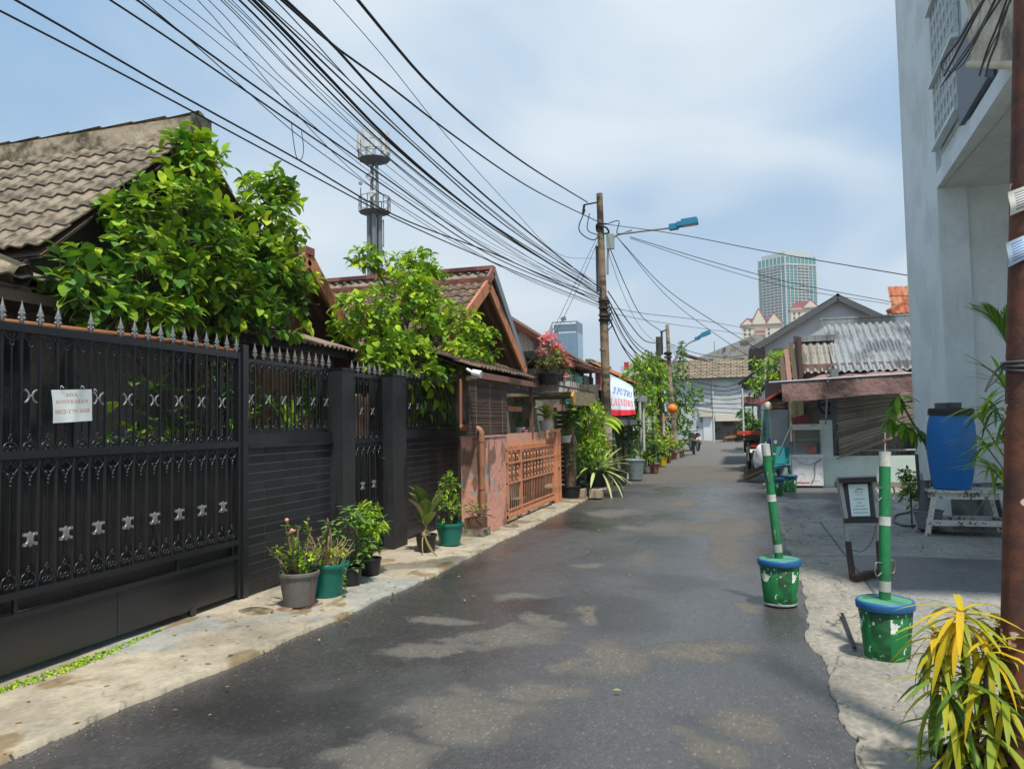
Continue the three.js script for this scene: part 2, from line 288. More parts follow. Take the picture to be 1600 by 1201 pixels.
const leftEdge = (z) => -3.04 - 0.26 * Math.max(0, Math.min(1, (z + 7) / 4.2)) + 0.10 * (fbm(z * 0.9, 3, 3, 256, 7) - 0.5) + 0.06 * (fbm(z * 6, 8, 4, 256, 8) - 0.5) + 0.12 * step(-24, -34, z);
const LW = [-4.6, -2.7, 5, -26];
const leftTex = groundTex(448, 1792, ...LW, (x, z) => {
  const b = fbm(x * 1.1, z * 0.8, 5, 256, 40), n = fbm(x * 9, z * 9, 4, 256, 41), f = fbm(x * 55, z * 55, 2, 256, 42);
  const soil = step(0.60, 0.68, fbm(x * 2.6 + 4, z * 1.8, 5, 256, 43)), blue = step(0.58, 0.66, fbm(x * 1.2 + 11, z * 0.9 + 2, 4, 256, 44)), k = Math.max(0.6 * crack(x, z, 0.8, 45, 0.003), 0.45 * crack(x + 7, z, 2.3, 47, 0.003));
  const back = step(-10, -16, z), wet = step(0.6, 0.68, fbm(x * 1.6, z * 0.7 + 30, 4, 256, 48)) * step(-6.5, -8, z), moss = step(0.52, 0.72, fbm(x * 3 + 2, z * 2.2, 5, 256, 49)), g = (0.62 + 0.42 * n + 0.34 * (f - 0.5)) * (1 - 0.16 * moss) * (1 - 0.75 * k) * (1 - 0.25 * step(0.5, 0.7, b)) * (1 - 0.5 * wet) * (1 - 0.2 * back);
  const c = [mix(mix(0.47, 0.36, blue), 0.28, soil), mix(mix(0.415, 0.365, blue), 0.21, soil), mix(mix(0.315, 0.335, blue), 0.12, soil)];
  return [c[0] * g, c[1] * g, c[2] * g, mix(0.9, 0.3, wet), 0.35 + 0.4 * n - 0.35 * k + 0.1 * f];
});
const leftMat = new THREE.MeshPhysicalMaterial({ ...leftTex, roughness: 1, bumpScale: 0.02, side: THREE.DoubleSide });
const leftY = (x, z) => 0.012 + 0.03 * step(-2.95, -4.2, x) + 0.018 * (fbm(x * 2.5, z * 2.5, 3, 256, 50) - 0.5);
groundSheet('pavement', () => -4.6, leftEdge, 5, -26, 20, 760, leftY, LW, leftMat, 'b');
structure('pavement', [ext(-7, -2.86, -0.06, 0.02, -26, -50)], mat([0.3, 0.28, 0.23], 0.9, { map: T.grime, bump: T.bumpBig, bs: 0.02 }));
structure('yard', [ext(-14, -4.6, -0.06, 0.02, 5, -52)], mat([0.13, 0.12, 0.11], 0.85, { map: T.grime }));

const rightEdge = (z) => 0.47 + 0.24 * (fbm(z * 0.7 + 40, 3, 4, 256, 17) - 0.5) + 0.10 * (fbm(z * 4, 18, 4, 256, 18) - 0.5);
const RWN = [0.1, 5.2, 5, -24];
const rightTex = groundTex(768, 1536, ...RWN, (x, z) => {
  const n = fbm(x * 8, z * 8, 4, 256, 60), f = fbm(x * 50, z * 50, 2, 256, 61), b = fbm(x * 0.9, z * 0.9, 5, 256, 62);
  const edge = 1 - step(0.75, 1.05, x + (b - 0.5) * 0.6), k = Math.max(crack(x, z, 0.8, 63, 0.005), crack(x + 3, z, 1.7, 64, 0.004), edge * crack(x * 2, z, 1.6, 66, 0.012));
  let joint = 0; for (const j of [-9.05, -11.9, -14.8]) joint = Math.max(joint, step(0.02, 0.006, Math.abs(z - j))); joint = Math.max(joint, step(0.02, 0.006, Math.abs(x - 1.02)) * step(-7, -7.1, z) * step(-12, -11.9, z));
  const slab = step(1.0, 1.06, x) * step(-7.35, -7.45, z + 0.1 * (n - 0.5)) * step(-9.1, -9.0, z), wet = Math.max(slab * 0.9, step(0.5, 0.62, fbm(x * 1.1 + 6, z * 0.6, 4, 256, 65)) * step(-8.5, -10.5, z));
  const g = (0.72 + 0.34 * n + 0.6 * (f - 0.5)) * (1 - 0.7 * k) * (1 - 0.6 * joint) * (1 - 0.2 * step(0.5, 0.7, b));
  const c = [mix(mix(0.31, 0.33, edge), 0.12, wet), mix(mix(0.30, 0.305, edge), 0.12, wet), mix(mix(0.275, 0.255, edge), 0.123, wet)];
  return [c[0] * g, c[1] * g, c[2] * g, mix(0.9, 0.34 + 0.2 * n, wet), 0.4 + 0.35 * n + 0.2 * f - 0.4 * k - 0.3 * joint];
});
const rightMat = new THREE.MeshPhysicalMaterial({ ...rightTex, roughness: 1, bumpScale: 0.014, side: THREE.DoubleSide });
const rightY = (x, z) => 0.010 + 0.02 * step(0.4, 1.4, x) + 0.014 * (fbm(x * 2.2, z * 2.2, 3, 256, 51) - 0.5);
groundSheet('pavement', rightEdge, () => 5.2, 5, -24, 24, 720, rightY, RWN, rightMat, 'a');
structure('pavement', [ext(0.75, 9, -0.06, 0.02, -24, -52), ext(5.2, 9, -0.06, 0.025, 5, -24)], mat([0.24, 0.23, 0.21], 0.9, { map: T.grime }));
structure('kerb', [ext(-40, 30, -0.03, 0.14, -56.5, -57.2)], mat([0.5, 0.43, 0.36], 0.9, { map: T.grime, bump: T.bumpBig, bs: 0.02 }));
const LY = 0.035, RY = 0.028;

// ---------------------------------------------------------------- black fence on the left
const black = mat([0.013, 0.014, 0.017], 0.3, { clearcoat: 0.35, clearcoatRoughness: 0.3, bump: T.bump, bs: 0.0006 });
const blackWall = mat([0.034, 0.035, 0.038], 0.55, { map: T.grime, bump: T.bump, bs: 0.002 });
const blackTile = [[0.02, 0.0205, 0.024], [0.027, 0.0275, 0.031], [0.016, 0.0165, 0.02]].map((c) => mat(c, 0.36, { bump: T.bump, bs: 0.0012 }));
const tileJoint = mat([0.2, 0.2, 0.21], 0.7);
const silver = mat([0.46, 0.47, 0.47], 0.42, { metalness: 0.35, map: T.grime, bump: T.bump, bs: 0.001 });
const backing = mat([0.028, 0.024, 0.02], 0.45, { map: T.grime });
const FX = -4.2, BAY = 0.13;
const Z0 = V(0, 0, 0);
const gBar = shape(box(0.014, 1, 0.014, 0, 0.5, 0)), gTwist = shape([0, 1, 2].map((k) => box(0.013, 1, 0.013, 0, 0.5, 0, 0, k * 0.5))), gThin = shape(box(0.007, 1, 0.007, 0, 0.5, 0));
const arc = (r, t, a0, a1, cy, cz, n = 10) => { const p = []; for (let i = 0; i <= n; i++) { const a = mix(a0, a1, i / n); p.push(V(0, cy + r * Math.sin(a), cz + r * Math.cos(a))); } return tube(p, t, n * 2, 5); };
const ringG = (r, t, cy, cz = 0) => new THREE.TorusGeometry(r, t, 5, 12).rotateY(Math.PI / 2).translate(0, cy, cz);
const gHangRing = shape(arc(0.05, 0.006, Math.PI, 2 * Math.PI, 0, 0), ringG(0.014, 0.005, -0.07), ringG(0.016, 0.004, -0.018), ball(0.007, 0, -0.05, 0, 6));
const gStandRing = shape(arc(0.05, 0.006, 0, Math.PI, 0, 0), ringG(0.013, 0.005, 0.07), ball(0.009, 0, 0.092, 0, 6), ringG(0.012, 0.004, 0.012, -0.022), ringG(0.012, 0.004, 0.012, 0.022), ball(0.012, 0, 0.02, 0, 6));
const gHeart = shape(arc(0.03, 0.006, -0.6, Math.PI, -0.03, 0.028), arc(0.03, 0.006, 0, Math.PI + 0.6, -0.03, -0.028), rod(V(0, -0.045, 0.054), V(0, -0.115, 0.004), 0.004), rod(V(0, -0.045, -0.054), V(0, -0.115, -0.004), 0.004), ringG(0.012, 0.005, -0.03, 0.026), ringG(0.012, 0.005, -0.03, -0.026), ball(0.011, 0, -0.13, 0, 6), ball(0.009, 0, -0.155, 0, 6), ball(0.010, 0, -0.085, 0.018, 6), ball(0.010, 0, -0.085, -0.018, 6));
const gOnion = shape(arc(0.045, 0.006, -0.5, 1.25, 0.045, 0.006), arc(0.045, 0.006, Math.PI - 1.25, Math.PI + 0.5, 0.045, -0.006), ringG(0.014, 0.005, 0.03, 0.018), ringG(0.014, 0.005, 0.03, -0.018), ringG(0.011, 0.005, 0.105), ball(0.008, 0, 0.125, 0, 6));
const gCrescents = shape(arc(0.04, 0.0075, -1.35, 1.35, 0, -0.052), arc(0.04, 0.0075, Math.PI - 1.35, Math.PI + 1.35, 0, 0.052), ball(0.01, 0, 0, 0, 6));
const gRosette = shape(arc(0.034, 0.009, -1.0, 1.0, 0, -0.048, 8), arc(0.034, 0.009, Math.PI - 1.0, Math.PI + 1.0, 0, 0.048, 8), box(0.014, 0.05, 0.03), box(0.012, 0.03, 0.03, 0, 0.026, 0, Math.PI / 4), box(0.012, 0.03, 0.03, 0, -0.026, 0, Math.PI / 4), ...[-1, 1].flatMap((s) => [-1, 1].map((k) => box(0.014, 0.018, 0.022, 0, k * 0.03, s * 0.036))));
const finGeo = (() => { const l = lathe([[0.008, 0], [0.012, 0.012], [0.017, 0.03], [0.011, 0.045], [0.02, 0.058], [0.012, 0.072], [0.017, 0.085], [0.01, 0.1], [0.006, 0.12], [0, 0.15]], 8); const extra = []; for (let k = 0; k < 4; k++) { const a = k * Math.PI / 2; extra.push(ball(0.009, Math.cos(a) * 0.02, 0.036, Math.sin(a) * 0.02, 6), ball(0.008, Math.cos(a) * 0.018, 0.066, Math.sin(a) * 0.018, 6)); } return shape(l, ...extra); })();
const place = (name, g, m, parent, x, y, z, sy = 1) => { const o = mesh(name, g, m, parent); o.position.set(x, y, z); o.scale.y = sy; return o; };
// iron grille from z = 0 to z = -len (local), y0..y1
function grille(t, z0, z1, y0, y1, o = {}) {
  const n = Math.round((z0 - z1) / BAY), b = (z0 - z1) / n;
  for (let i = 0; i <= n; i++) {
    const z = z0 - i * b;
    if (i > 0 && i < n) place('bar', o.twist ? gTwist : gBar, black, t, 0, y0, z, y1 - y0);
    if (i < n) {
      const c = z - b / 2; place('thin_bar', gThin, black, t, 0, y0 + 0.07, c, y1 - y0 - 0.14);
      if (o.lower) { place('heart_scroll', gHeart, black, t, 0.006, y1 - 0.005, c); place('onion_scroll', gOnion, black, t, 0.006, y0 + 0.008, c); if (i % 2 === (o.par ?? 0)) place('silver_rosette', gRosette, silver, t, 0.016, y0 + 0.30, c); }
      else { place('ring_scroll', gHangRing, black, t, 0, y1 - 0.002, c); place('ring_scroll', gStandRing, black, t, 0, y0 + 0.002, c); if (i % 2 === (o.par ?? 0)) place('silver_crescents', gCrescents, silver, t, 0.004, mix(y0, y1, 0.46), c); }
    }
    if (o.fin !== undefined && !(o.gaps ?? []).includes(i) && i > 0) place('finial', finGeo, silver, t, 0, o.fin, z);
  }
}
{ // big sliding gate
  const t = thing('sliding_gate', 'tall black wrought-iron sliding gate with silver spear finials and solid lower panel', 'gate', [FX, 0, -5.70]);
  const L = 3.9;
  mesh('top_rail', [ext(-0.022, 0.022, 2.115, 2.165, 0, L)], black, t);
  mesh('middle_rail', [ext(-0.024, 0.024, 1.345, 1.395, 0, L)], black, t);
  mesh('lower_rail', [ext(-0.024, 0.024, 0.515, 0.555, 0, L)], black, t);
  mesh('bottom_rail', [ext(-0.022, 0.022, 0.395, 0.425, 0, L)], black, t);
  for (const z of [0.72, 2.1]) mesh('stub_post', [ext(-0.012, 0.012, 0.425, 0.515, z - 0.012, z + 0.012)], black, t);
  mesh('end_stile', [ext(-0.025, 0.025, 0.06, 2.17, -0.04, 0)], black, t);
  mesh('end_stile', [ext(-0.025, 0.025, 0.06, 2.17, L, L + 0.04)], black, t);
  mesh('kick_panel', [ext(-0.006, 0.006, 0.09, 0.395, 0, L), ...[1.3, 2.6].map((z) => ext(0.006, 0.009, 0.09, 0.395, z, z + 0.012))], black, t);
  mesh('backing_sheet', [ext(-0.05, -0.044, 0.425, 1.36, 0, L)], backing, t);
  for (const z of [0.55, 3.3]) { const w = mesh('wheel', [cyl(0.035, 0.035, 0.03, 0, -0.015, 0, 14).rotateZ(Math.PI / 2)], black, t); at(w, 0, 0.075, z); }
  grille(t, L, 0, 1.395, 2.115, { fin: 2.165, gaps: [15, 17, 18, 19].map((k) => k).filter((k) => [17, 19].includes(k)), par: 0 });
  grille(t, L, 0, 0.555, 1.345, { lower: true, twist: true, par: 0 });
  for (let k = 0; k < 3; k++) mesh('upright', [ext(-0.03, -0.012, 1.395, 2.115, 0.07 + k * 0.11, 0.095 + k * 0.11)], black, t);
}
single('gate_post', [ext(FX - 0.045, FX + 0.04, 0.02, 2.24, -5.745, -5.82)], black, 'slim black square steel post between sliding gate and tiled wall', 'post');
{ const a = PX(-40, 497, FX - 0.06), b = PX(250, 531, FX - 0.06);
  single('pipe', [tube([V(a.x, a.y, a.z + 1.2), a, b, V(b.x, b.y - 0.01, b.z - 0.9)], 0.022, 20, 8)], mat([0.42, 0.17, 0.07], 0.6, { map: T.grain }), 'orange brown pipe lying along the top of the black gate', 'pipe'); }
function tiledWall(label, z0, z1, o = {}) {                 // z0 > z1
  const t = thing('boundary_wall', label, 'wall', [FX, 0, z0]), L = z0 - z1, n = Math.round(L / 0.3), w = L / n, h = 0.0795;
  mesh('core', [ext(-0.12, -0.002, 0, 1.33, 0, -L)], tileJoint, t);
  const g = shape(box(0.012, h - 0.010, w - 0.007));
  for (let j = 0; j < 16; j++) for (let i = 0; i < n; i++) { const k = place('wall_tile', g, pick(blackTile), t, -0.003 + rr(-0.0015, 0.0015), 0.075 + (j + 0.5) * h, -(i + 0.5) * w); k.rotation.set(0, rr(-0.006, 0.006), rr(-0.008, 0.008)); }
  mesh('footing', [ext(-0.001, 0.012, 0, 0.072, 0, -L)], blackWall, t);
  mesh('cap_beam', [ext(-0.13, 0.03, 1.352, 1.46, 0, -L)], blackWall, t);
  mesh('beam_moulding', [ext(-0.13, 0.045, 1.332, 1.352, 0, -L)], black, t);
  mesh('grille_rail', [ext(-0.04, -0.005, 1.462, 1.485, 0, -L)], black, t);
  mesh('grille_rail', [ext(-0.04, -0.005, 2.10, 2.13, 0, -L)], black, t);
  grille(t, -0.01, -L + 0.02, 1.485, 2.10, { fin: 2.13, par: o.par ?? 0 });
  return t;
}
tiledWall('low black tiled wall with iron grille between sliding gate and first pillar', -5.825, -7.28);
tiledWall('low black tiled wall with iron grille between second pillar and pink pillar', -8.85, -11.1, { par: 1 });
const pillar = (z0, z1, x1, label) => { const t = thing('gate_pillar', label, 'pillar', [FX, 0, z0]); mesh('shaft', [ext(-0.15, x1, 0, 2.12, 0, z1 - z0)], blackWall, t); mesh('cap', [ext(-0.158, x1 + 0.008, 2.12, 2.135, 0.008, z1 - z0 - 0.008)], black, t); };
pillar(-7.282, -7.55, 0.15, 'square black plastered pillar beside the small gate, nearer the sliding gate');
pillar(-8.46, -8.848, 0.17, 'square black plastered pillar beside the small gate, nearer the pink pillar');
{ const t = thing('small_gate', 'narrow black iron pedestrian gate between two black pillars', 'gate', [FX + 0.02, 0, -7.56]), L = 0.89;
  for (const [n, a, b] of [['top_rail', 2.07, 2.11], ['middle_rail', 1.32, 1.355], ['lower_rail', 0.50, 0.535], ['bottom_rail', 0.1, 0.13]]) mesh(n, [ext(-0.018, 0.018, a, b, -0.028, -L + 0.026)], black, t);
  for (const z of [0, -L]) mesh('stile', [ext(-0.02, 0.02, 0.08, 2.12, z - (z ? 0 : 0.028), z + (z ? 0.026 : 0))], black, t);
  mesh('backing_sheet', [ext(-0.045, -0.04, 0.13, 1.34, 0, -L)], backing, t); mesh('kick_panel', [ext(-0.005, 0.005, 0.13, 0.5, -0.03, -L + 0.03)], black, t);
  grille(t, -0.03, -L + 0.03, 1.355, 2.07, { fin: 2.11, par: 0 }); grille(t, -0.03, -L + 0.03, 0.535, 1.32, { lower: true, twist: true, par: 0 });
  mesh('handle', [tube([V(0.02, 1.0, -0.84), V(0.06, 1.02, -0.84), V(0.06, 1.12, -0.84), V(0.02, 1.14, -0.84)], 0.006, 12, 6)], black, t);
}
// paper notice tied to the gate
function canvasTex(w, h, draw) { const c = document.createElement('canvas'); c.width = w; c.height = h; const k = c.getContext('2d'); draw(k, w, h); const t = new THREE.CanvasTexture(c); t.colorSpace = THREE.SRGBColorSpace; t.magFilter = THREE.LinearFilter; return t; }
function printed(a, b, c, d, tex, rough, fn, nu = 12, nv = 8, back = 0.001) {     // a-b-c-d: bottom left, bottom right, top right, top left seen from the front
  const g = quadSheet(a, b, c, d, nu, nv, fn); g.userData.done = true; return [g, new THREE.MeshPhysicalMaterial({ map: tex, roughness: rough, side: THREE.DoubleSide })];
}
{ const tex = canvasTex(512, 448, (k, w, h) => { k.fillStyle = '#dfe6e4'; k.fillRect(0, 0, w, h); k.textAlign = 'center'; k.fillStyle = '#b9826a'; k.font = 'bold 62px serif'; k.fillText('ADA', w / 2, 96); k.font = 'bold 66px serif'; k.fillText('KONTRAKAN', w / 2, 190, 420); k.fillStyle = '#c0714a'; k.font = 'bold 70px serif'; k.fillText('0822-1791-1628', w / 2, 325, 460); });
  const x = FX + 0.03, [g, m] = printed(PX(82, 661, x), PX(145, 657, x), PX(141, 608, x), PX(79, 609, x), tex, 0.6, (u, v, q) => { q.x += 0.008 * Math.sin(u * 5 + v * 3) + 0.010 * Math.exp(-Math.pow((u - 0.55 - 0.2 * (v - 0.5)) * 8, 2)); });
  const t = thing('paper_notice', 'white paper notice with red lettering tied to the black gate', 'notice', [0, 0, 0]); mesh('sheet', g, m, t);
  for (const [u, v] of [[94, 607], [126, 607], [146, 612]]) { const p = PX(u, v, x - 0.012); mesh('tie', [tube([p, V(p.x + 0.012, p.y + 0.018, p.z + 0.006), V(p.x + 0.016, p.y + 0.004, p.z - 0.01)], 0.003, 8, 5)], mat([0.75, 0.75, 0.73], 0.6), t); } }
// weeds along the gate foot, rubble, drain stones
{ const L = []; for (let i = 0; i < 1500; i++) { const u = rnd(), p = V(FX + 0.05 + rr(0, 0.13) * Math.sin(Math.PI * Math.min(1, u * 1.05)) + rr(0, 0.03), LY, mix(-3.1, -4.75, u)); L.push({ geo: LEAF.tiny, m: leafMatrix(p, V(rr(-1, 1), rr(0.2, 1.4), rr(-1, 1)), UPV, rr(0.012, 0.032)), c: tint(pick(LIME)) }); } const o = mesh('ground_cover', foliage(L), foliageMat, scene); o.userData = { kind: 'stuff', label: 'low green weeds growing along the foot of the gate', category: 'weeds' }; }
function rock(name, label, p, sx, sy, sz, m, seed, group, cat = 'rubble') { const g = new THREE.DodecahedronGeometry(1, 2), q = g.attributes.position; for (let i = 0; i < q.count; i++) { const v = V().fromBufferAttribute(q, i), k = 0.78 + 0.44 * fbm(v.x * 1.6 + seed, v.y * 1.6 + v.z * 1.3, 3, 256, 70); v.y = Math.max(-0.6, Math.min(0.62, v.y)); q.setXYZ(i, v.x * k * sx, v.y * k * sy, v.z * k * sz); } g.computeVertexNormals(); const o = single(name, [g], m, label, cat, group); o.position.copy(p); o.position.y += sy * 0.3; return o; }
const rubbleMat = mat([0.42, 0.37, 0.28], 0.92, { map: T.moss, bump: T.bumpBig, bs: 0.03 });
rock('concrete_chunk', 'broken slab of pale concrete beside the slim gate post', PG(398, 962), 0.17, 0.05, 0.14, rubbleMat, 3);
rock('brick_stone', 'tan wedge stone lying under the grey pot', PG(445, 958), 0.075, 0.045, 0.055, mat([0.34, 0.23, 0.15], 0.9, { map: T.grime }), 9);
rock('concrete_chunk', 'pale lump of concrete at the foot of the orange gate', PG(797, 824), 0.13, 0.05, 0.1, rubbleMat, 14);

// fallen leaves and grit, too many and too small to count
{ const L = []; const lay = (x, z, y, s, c) => L.push({ geo: LEAF.tiny, m: leafMatrix(V(x, y, z), V(rr(-1, 1), rr(-0.05, 0.25), rr(-1, 1)), UPV, s), c });
  for (let i = 0; i < 260; i++) { const z = -2.6 - 13 * rnd(), x = rr(-4.1, -2.9) + (rnd() < 0.15 ? rr(0, 2.5) : 0); lay(x, z, leftY(x, z) + 0.006, rr(0.02, 0.06), tint(pick([[0.3, 0.2, 0.07], [0.2, 0.12, 0.05], [0.3, 0.3, 0.06]]))); }
  for (let i = 0; i < 60; i++) { const z = -3 - 12 * rnd(), x = rr(0.6, 2.4); lay(x, z, rightY(x, z) + 0.006, rr(0.02, 0.045), tint(pick([[0.3, 0.2, 0.07], [0.2, 0.12, 0.05]]))); }
  const o = mesh('fallen_leaves', foliage(L), foliageMat, scene); o.userData = { kind: 'stuff', label: 'small dry leaves fallen along both pavements', category: 'leaves' };
  const g = []; for (let i = 0; i < 900; i++) { const e = rnd() < 0.6, z = -2.5 - 14 * rnd() * rnd(), x = e ? leftEdge(z) + Math.abs(rr(-0.3, 0.3)) * rnd() : rightEdge(z) - rnd() * rnd() * 0.5, s = rr(0.002, 0.0065); g.push(new THREE.TetrahedronGeometry(s, 0).rotateX(rr(0, 3)).rotateY(rr(0, 3)).translate(x, -0.008 + s * 0.4, z)); }
  const q = mesh('grit', g, mat([0.22, 0.2, 0.17], 0.95), scene); q.userData = { kind: 'stuff', label: 'loose grit lying along the road edges', category: 'grit' }; }

// ---------------------------------------------------------------- roofs and houses on the left
const roofTileM = [[0.31, 0.275, 0.235], [0.36, 0.32, 0.275], [0.25, 0.225, 0.2], [0.33, 0.30, 0.265]].map((c) => mat(c, 0.9, { map: T.moss, bump: T.bump, bs: 0.003 }));
const brownTileM = [[0.24, 0.175, 0.13], [0.28, 0.2, 0.15], [0.2, 0.15, 0.115]].map((c) => mat(c, 0.9, { map: T.moss, bump: T.bump, bs: 0.003 }));
function tileGeo(w, l) {
  const s = new THREE.Shape(), n = 16, y = (t) => 0.022 * Math.pow(0.5 - 0.5 * Math.cos(t * 4 * Math.PI), 1.3);
  for (let i = 0; i <= n; i++) { const t = i / n; i ? s.lineTo(t * w, y(t) + 0.014) : s.moveTo(0, y(0) + 0.014); }
  for (let i = n; i >= 0; i--) s.lineTo(i / n * w, y(i / n));
  return shape(new THREE.ExtrudeGeometry(s, { depth: l, bevelEnabled: false, steps: 1 }));
}
function tileRoof(parent, O, ux, up, nC, nR, w, l, mats) {
  ux = ux.clone().normalize(); up = up.clone().normalize(); const n = up.clone().cross(ux), g = tileGeo(w * 1.02, l * 1.16), base = new THREE.Matrix4().makeBasis(ux, n, up);
  for (let r = 0; r < nR; r++) for (let c = 0; c < nC; c++) {
    const o = mesh('roof_tile', g, pick(mats), parent); o.quaternion.setFromRotationMatrix(base); o.rotateX(0.052 + rr(-0.006, 0.006)); o.rotateZ(rr(-0.008, 0.008));
    o.position.copy(O).addScaledVector(ux, c * w).addScaledVector(up, r * l + rr(-0.012, 0.012)).addScaledVector(n, 0.036 + (c % 2) * 0.003 + rr(0, 0.005));
  }
}
const darkWood = mat([0.034, 0.03, 0.028], 0.6, { map: T.wood, bump: T.bump, bs: 0.002 });
const deckWood = mat([0.2, 0.14, 0.1], 0.85, { map: T.wood });
const plaster = mat([0.5, 0.46, 0.38], 0.92, { map: T.moss, bump: T.bumpBig, bs: 0.02 });
const darkWall = mat([0.34, 0.3, 0.26], 0.85, { map: T.grime });
const greyWall = mat([0.30, 0.31, 0.30], 0.85, { map: T.grime });
const orangePaint = mat([0.62, 0.25, 0.12], 0.7, { map: T.grime, bump: T.bump, bs: 0.001 });
const brownPaint = mat([0.26, 0.13, 0.085], 0.75, { map: T.grime });
const redPaint = mat([0.34, 0.125, 0.095], 0.8, { map: T.grime });
{ // house with the big tiled gable roof
  const t = thing('tiled_house', 'dark house with weathered grey wave-tile gable roof behind the black gate', 'house', [-5, 0, -6.18]);
  const H = 4.36, dz = 1.72, dy = 1.5, up = V(0, dy, -dz);
  mesh('wall', [ext(-6.5, -0.62, 0, 2.9, 1.25, -1.4), prism([[1.25, 2.9], [-1.4, 2.9], [0, 4.1]], 5.8, 'x').translate(-0.62, 0, 0)], darkWall, t);
  mesh('gable_panel', [prism([[1.1, 2.98], [-1.2, 2.98], [0, 4.0]], 0.04, 'x').translate(-0.575, 0, 0)], mat([0.14, 0.145, 0.145], 0.8, { map: T.grime }), t);
  mesh('roof_deck', [quadSheet(V(0, H - dy - 0.03, dz), V(0, H - 0.03, 0), V(-7, H - 0.03, 0), V(-7, H - dy - 0.03, dz)), quadSheet(V(0, H - dy - 0.03, -dz), V(0, H - 0.03, 0), V(-7, H - 0.03, 0), V(-7, H - dy - 0.03, -dz)), quadSheet(V(0, H - dy - 0.05, dz), V(0, H - 0.05, 0), V(-7, H - 0.05, 0), V(-7, H - dy - 0.05, dz))], deckWood, t);
  tileRoof(t, V(0, H - dy, dz), V(-1, 0, 0), up, 16, 7, 0.34, 0.325, roofTileM);
  tileRoof(t, V(-1.7, H - dy, -dz), V(1, 0, 0), V(0, dy, dz), 5, 7, 0.34, 0.325, roofTileM);
  for (const s of [1, -1]) {
    mesh('barge_board', [bar(V(-0.13, H - 0.17, s * 0.02), V(-0.13, H - dy - 0.2, s * (dz + 0.02)), 0.03, 0.2)], darkWood, t);
    mesh('rafter', [bar(V(-0.32, H - 0.2, s * 0.1), V(-0.32, H - dy - 0.12, s * (dz - 0.12)), 0.06, 0.12)], darkWood, t);
  }
  mesh('ridge_mortar', [bar(V(0.02, H + 0.06, 0), V(-7, H + 0.06, 0), 0.2, 0.2)], plaster, t);
  const rg = shape(new THREE.CylinderGeometry(0.12, 0.135, 0.44, 12, 1, false, 0, Math.PI).rotateZ(Math.PI / 2).rotateX(-Math.PI / 2));
  for (let i = 0; i < 16; i++) { const o = place('ridge_tile', rg, pick(roofTileM), t, -0.2 - i * 0.4, H + 0.11 + rr(-0.006, 0.012), 0); o.rotation.z = rr(-0.02, 0.02) + 0.02; }
  mesh('eave_end_cap', [box(0.05, 0.24, 0.24, 0.045, H + 0.05, 0)], mat([0.16, 0.17, 0.15], 0.9, { map: T.moss }), t);
  // lean-to roof over the front yard
  const ey = 2.56, eO = V(0.1, ey, -0.9), lu = V(-1, 0.42, 0);
  tileRoof(t, eO, V(0, 0, 1), lu, 9, 5, 0.34, 0.325, roofTileM);
  mesh('lean_to_deck', [quadSheet(V(0.1, ey - 0.02, -0.9), V(0.1, ey - 0.02, 2.2), V(-1.7, ey + 0.73, 2.2), V(-1.7, ey + 0.73, -0.9)), ext(0.04, 0.07, ey - 0.12, ey - 0.04, -0.9, 2.2)], deckWood, t);
  mesh('hip_ridge', [tube([V(0.1, ey + 0.06, 1.95), V(-0.5, ey + 0.31, 2.02), V(-1.5, ey + 0.72, 2.1)], 0.09, 12, 8)], plaster, t);
  mesh('porch_post', [ext(0, 0.09, 0, 2.5, 1.5, 1.59)], darkWood, t);
  mesh('porch_wall', [ext(-2.6, -2.5, 0, 3.1, 4.2, -2.6), ext(-2.5, 0.7, 0, 2.3, 4.2, 4.1)], darkWall, t);
  mesh('porch_ceiling', [ext(-2.5, -0.1, 2.5, 2.53, 4.1, -2.6)], deckWood, t);
}
const rustSheet = mat([0.3, 0.21, 0.16], 0.85, { map: T.grime, bump: T.bump, bs: 0.002 });
{ // corrugated carport roof above the tiled wall
  const a = PX(563, 551, -4.55), b = PX(425, 519, -4.55), h = (a.y + b.y) / 2;
  const t = thing('carport', 'brown corrugated carport roof above the tiled wall beside the tree', 'carport', [-4.55, 0, a.z]), L = b.z - a.z + 0.5;
  const s = mesh('roof_sheet', [waves(L, 1.75, 0.105, 0.016, 0.012).rotateY(Math.PI / 2)], rustSheet, t); at(s, -0.84, h + 0.25, L / 2, 0, 0, -0.3);
  mesh('ridge_flashing', [bar(V(-1.66, h + 0.54, 0), V(-1.66, h + 0.54, L), 0.25, 0.02)], rustSheet, t);
  mesh('edge_beam', [ext(-0.2, -0.14, h - 0.1, h - 0.01, 0.05, L)], darkWood, t);
  mesh('end_rafter', [bar(V(-0.03, h - 0.06, 0.06), V(-1.6, h + 0.45, 0.06), 0.04, 0.08)], darkWood, t);
  for (const z of [0.2, L - 0.2]) mesh('post', [cyl(0.035, 0.035, h - 0.08, -0.3, 0, z)], darkWood, t);
}
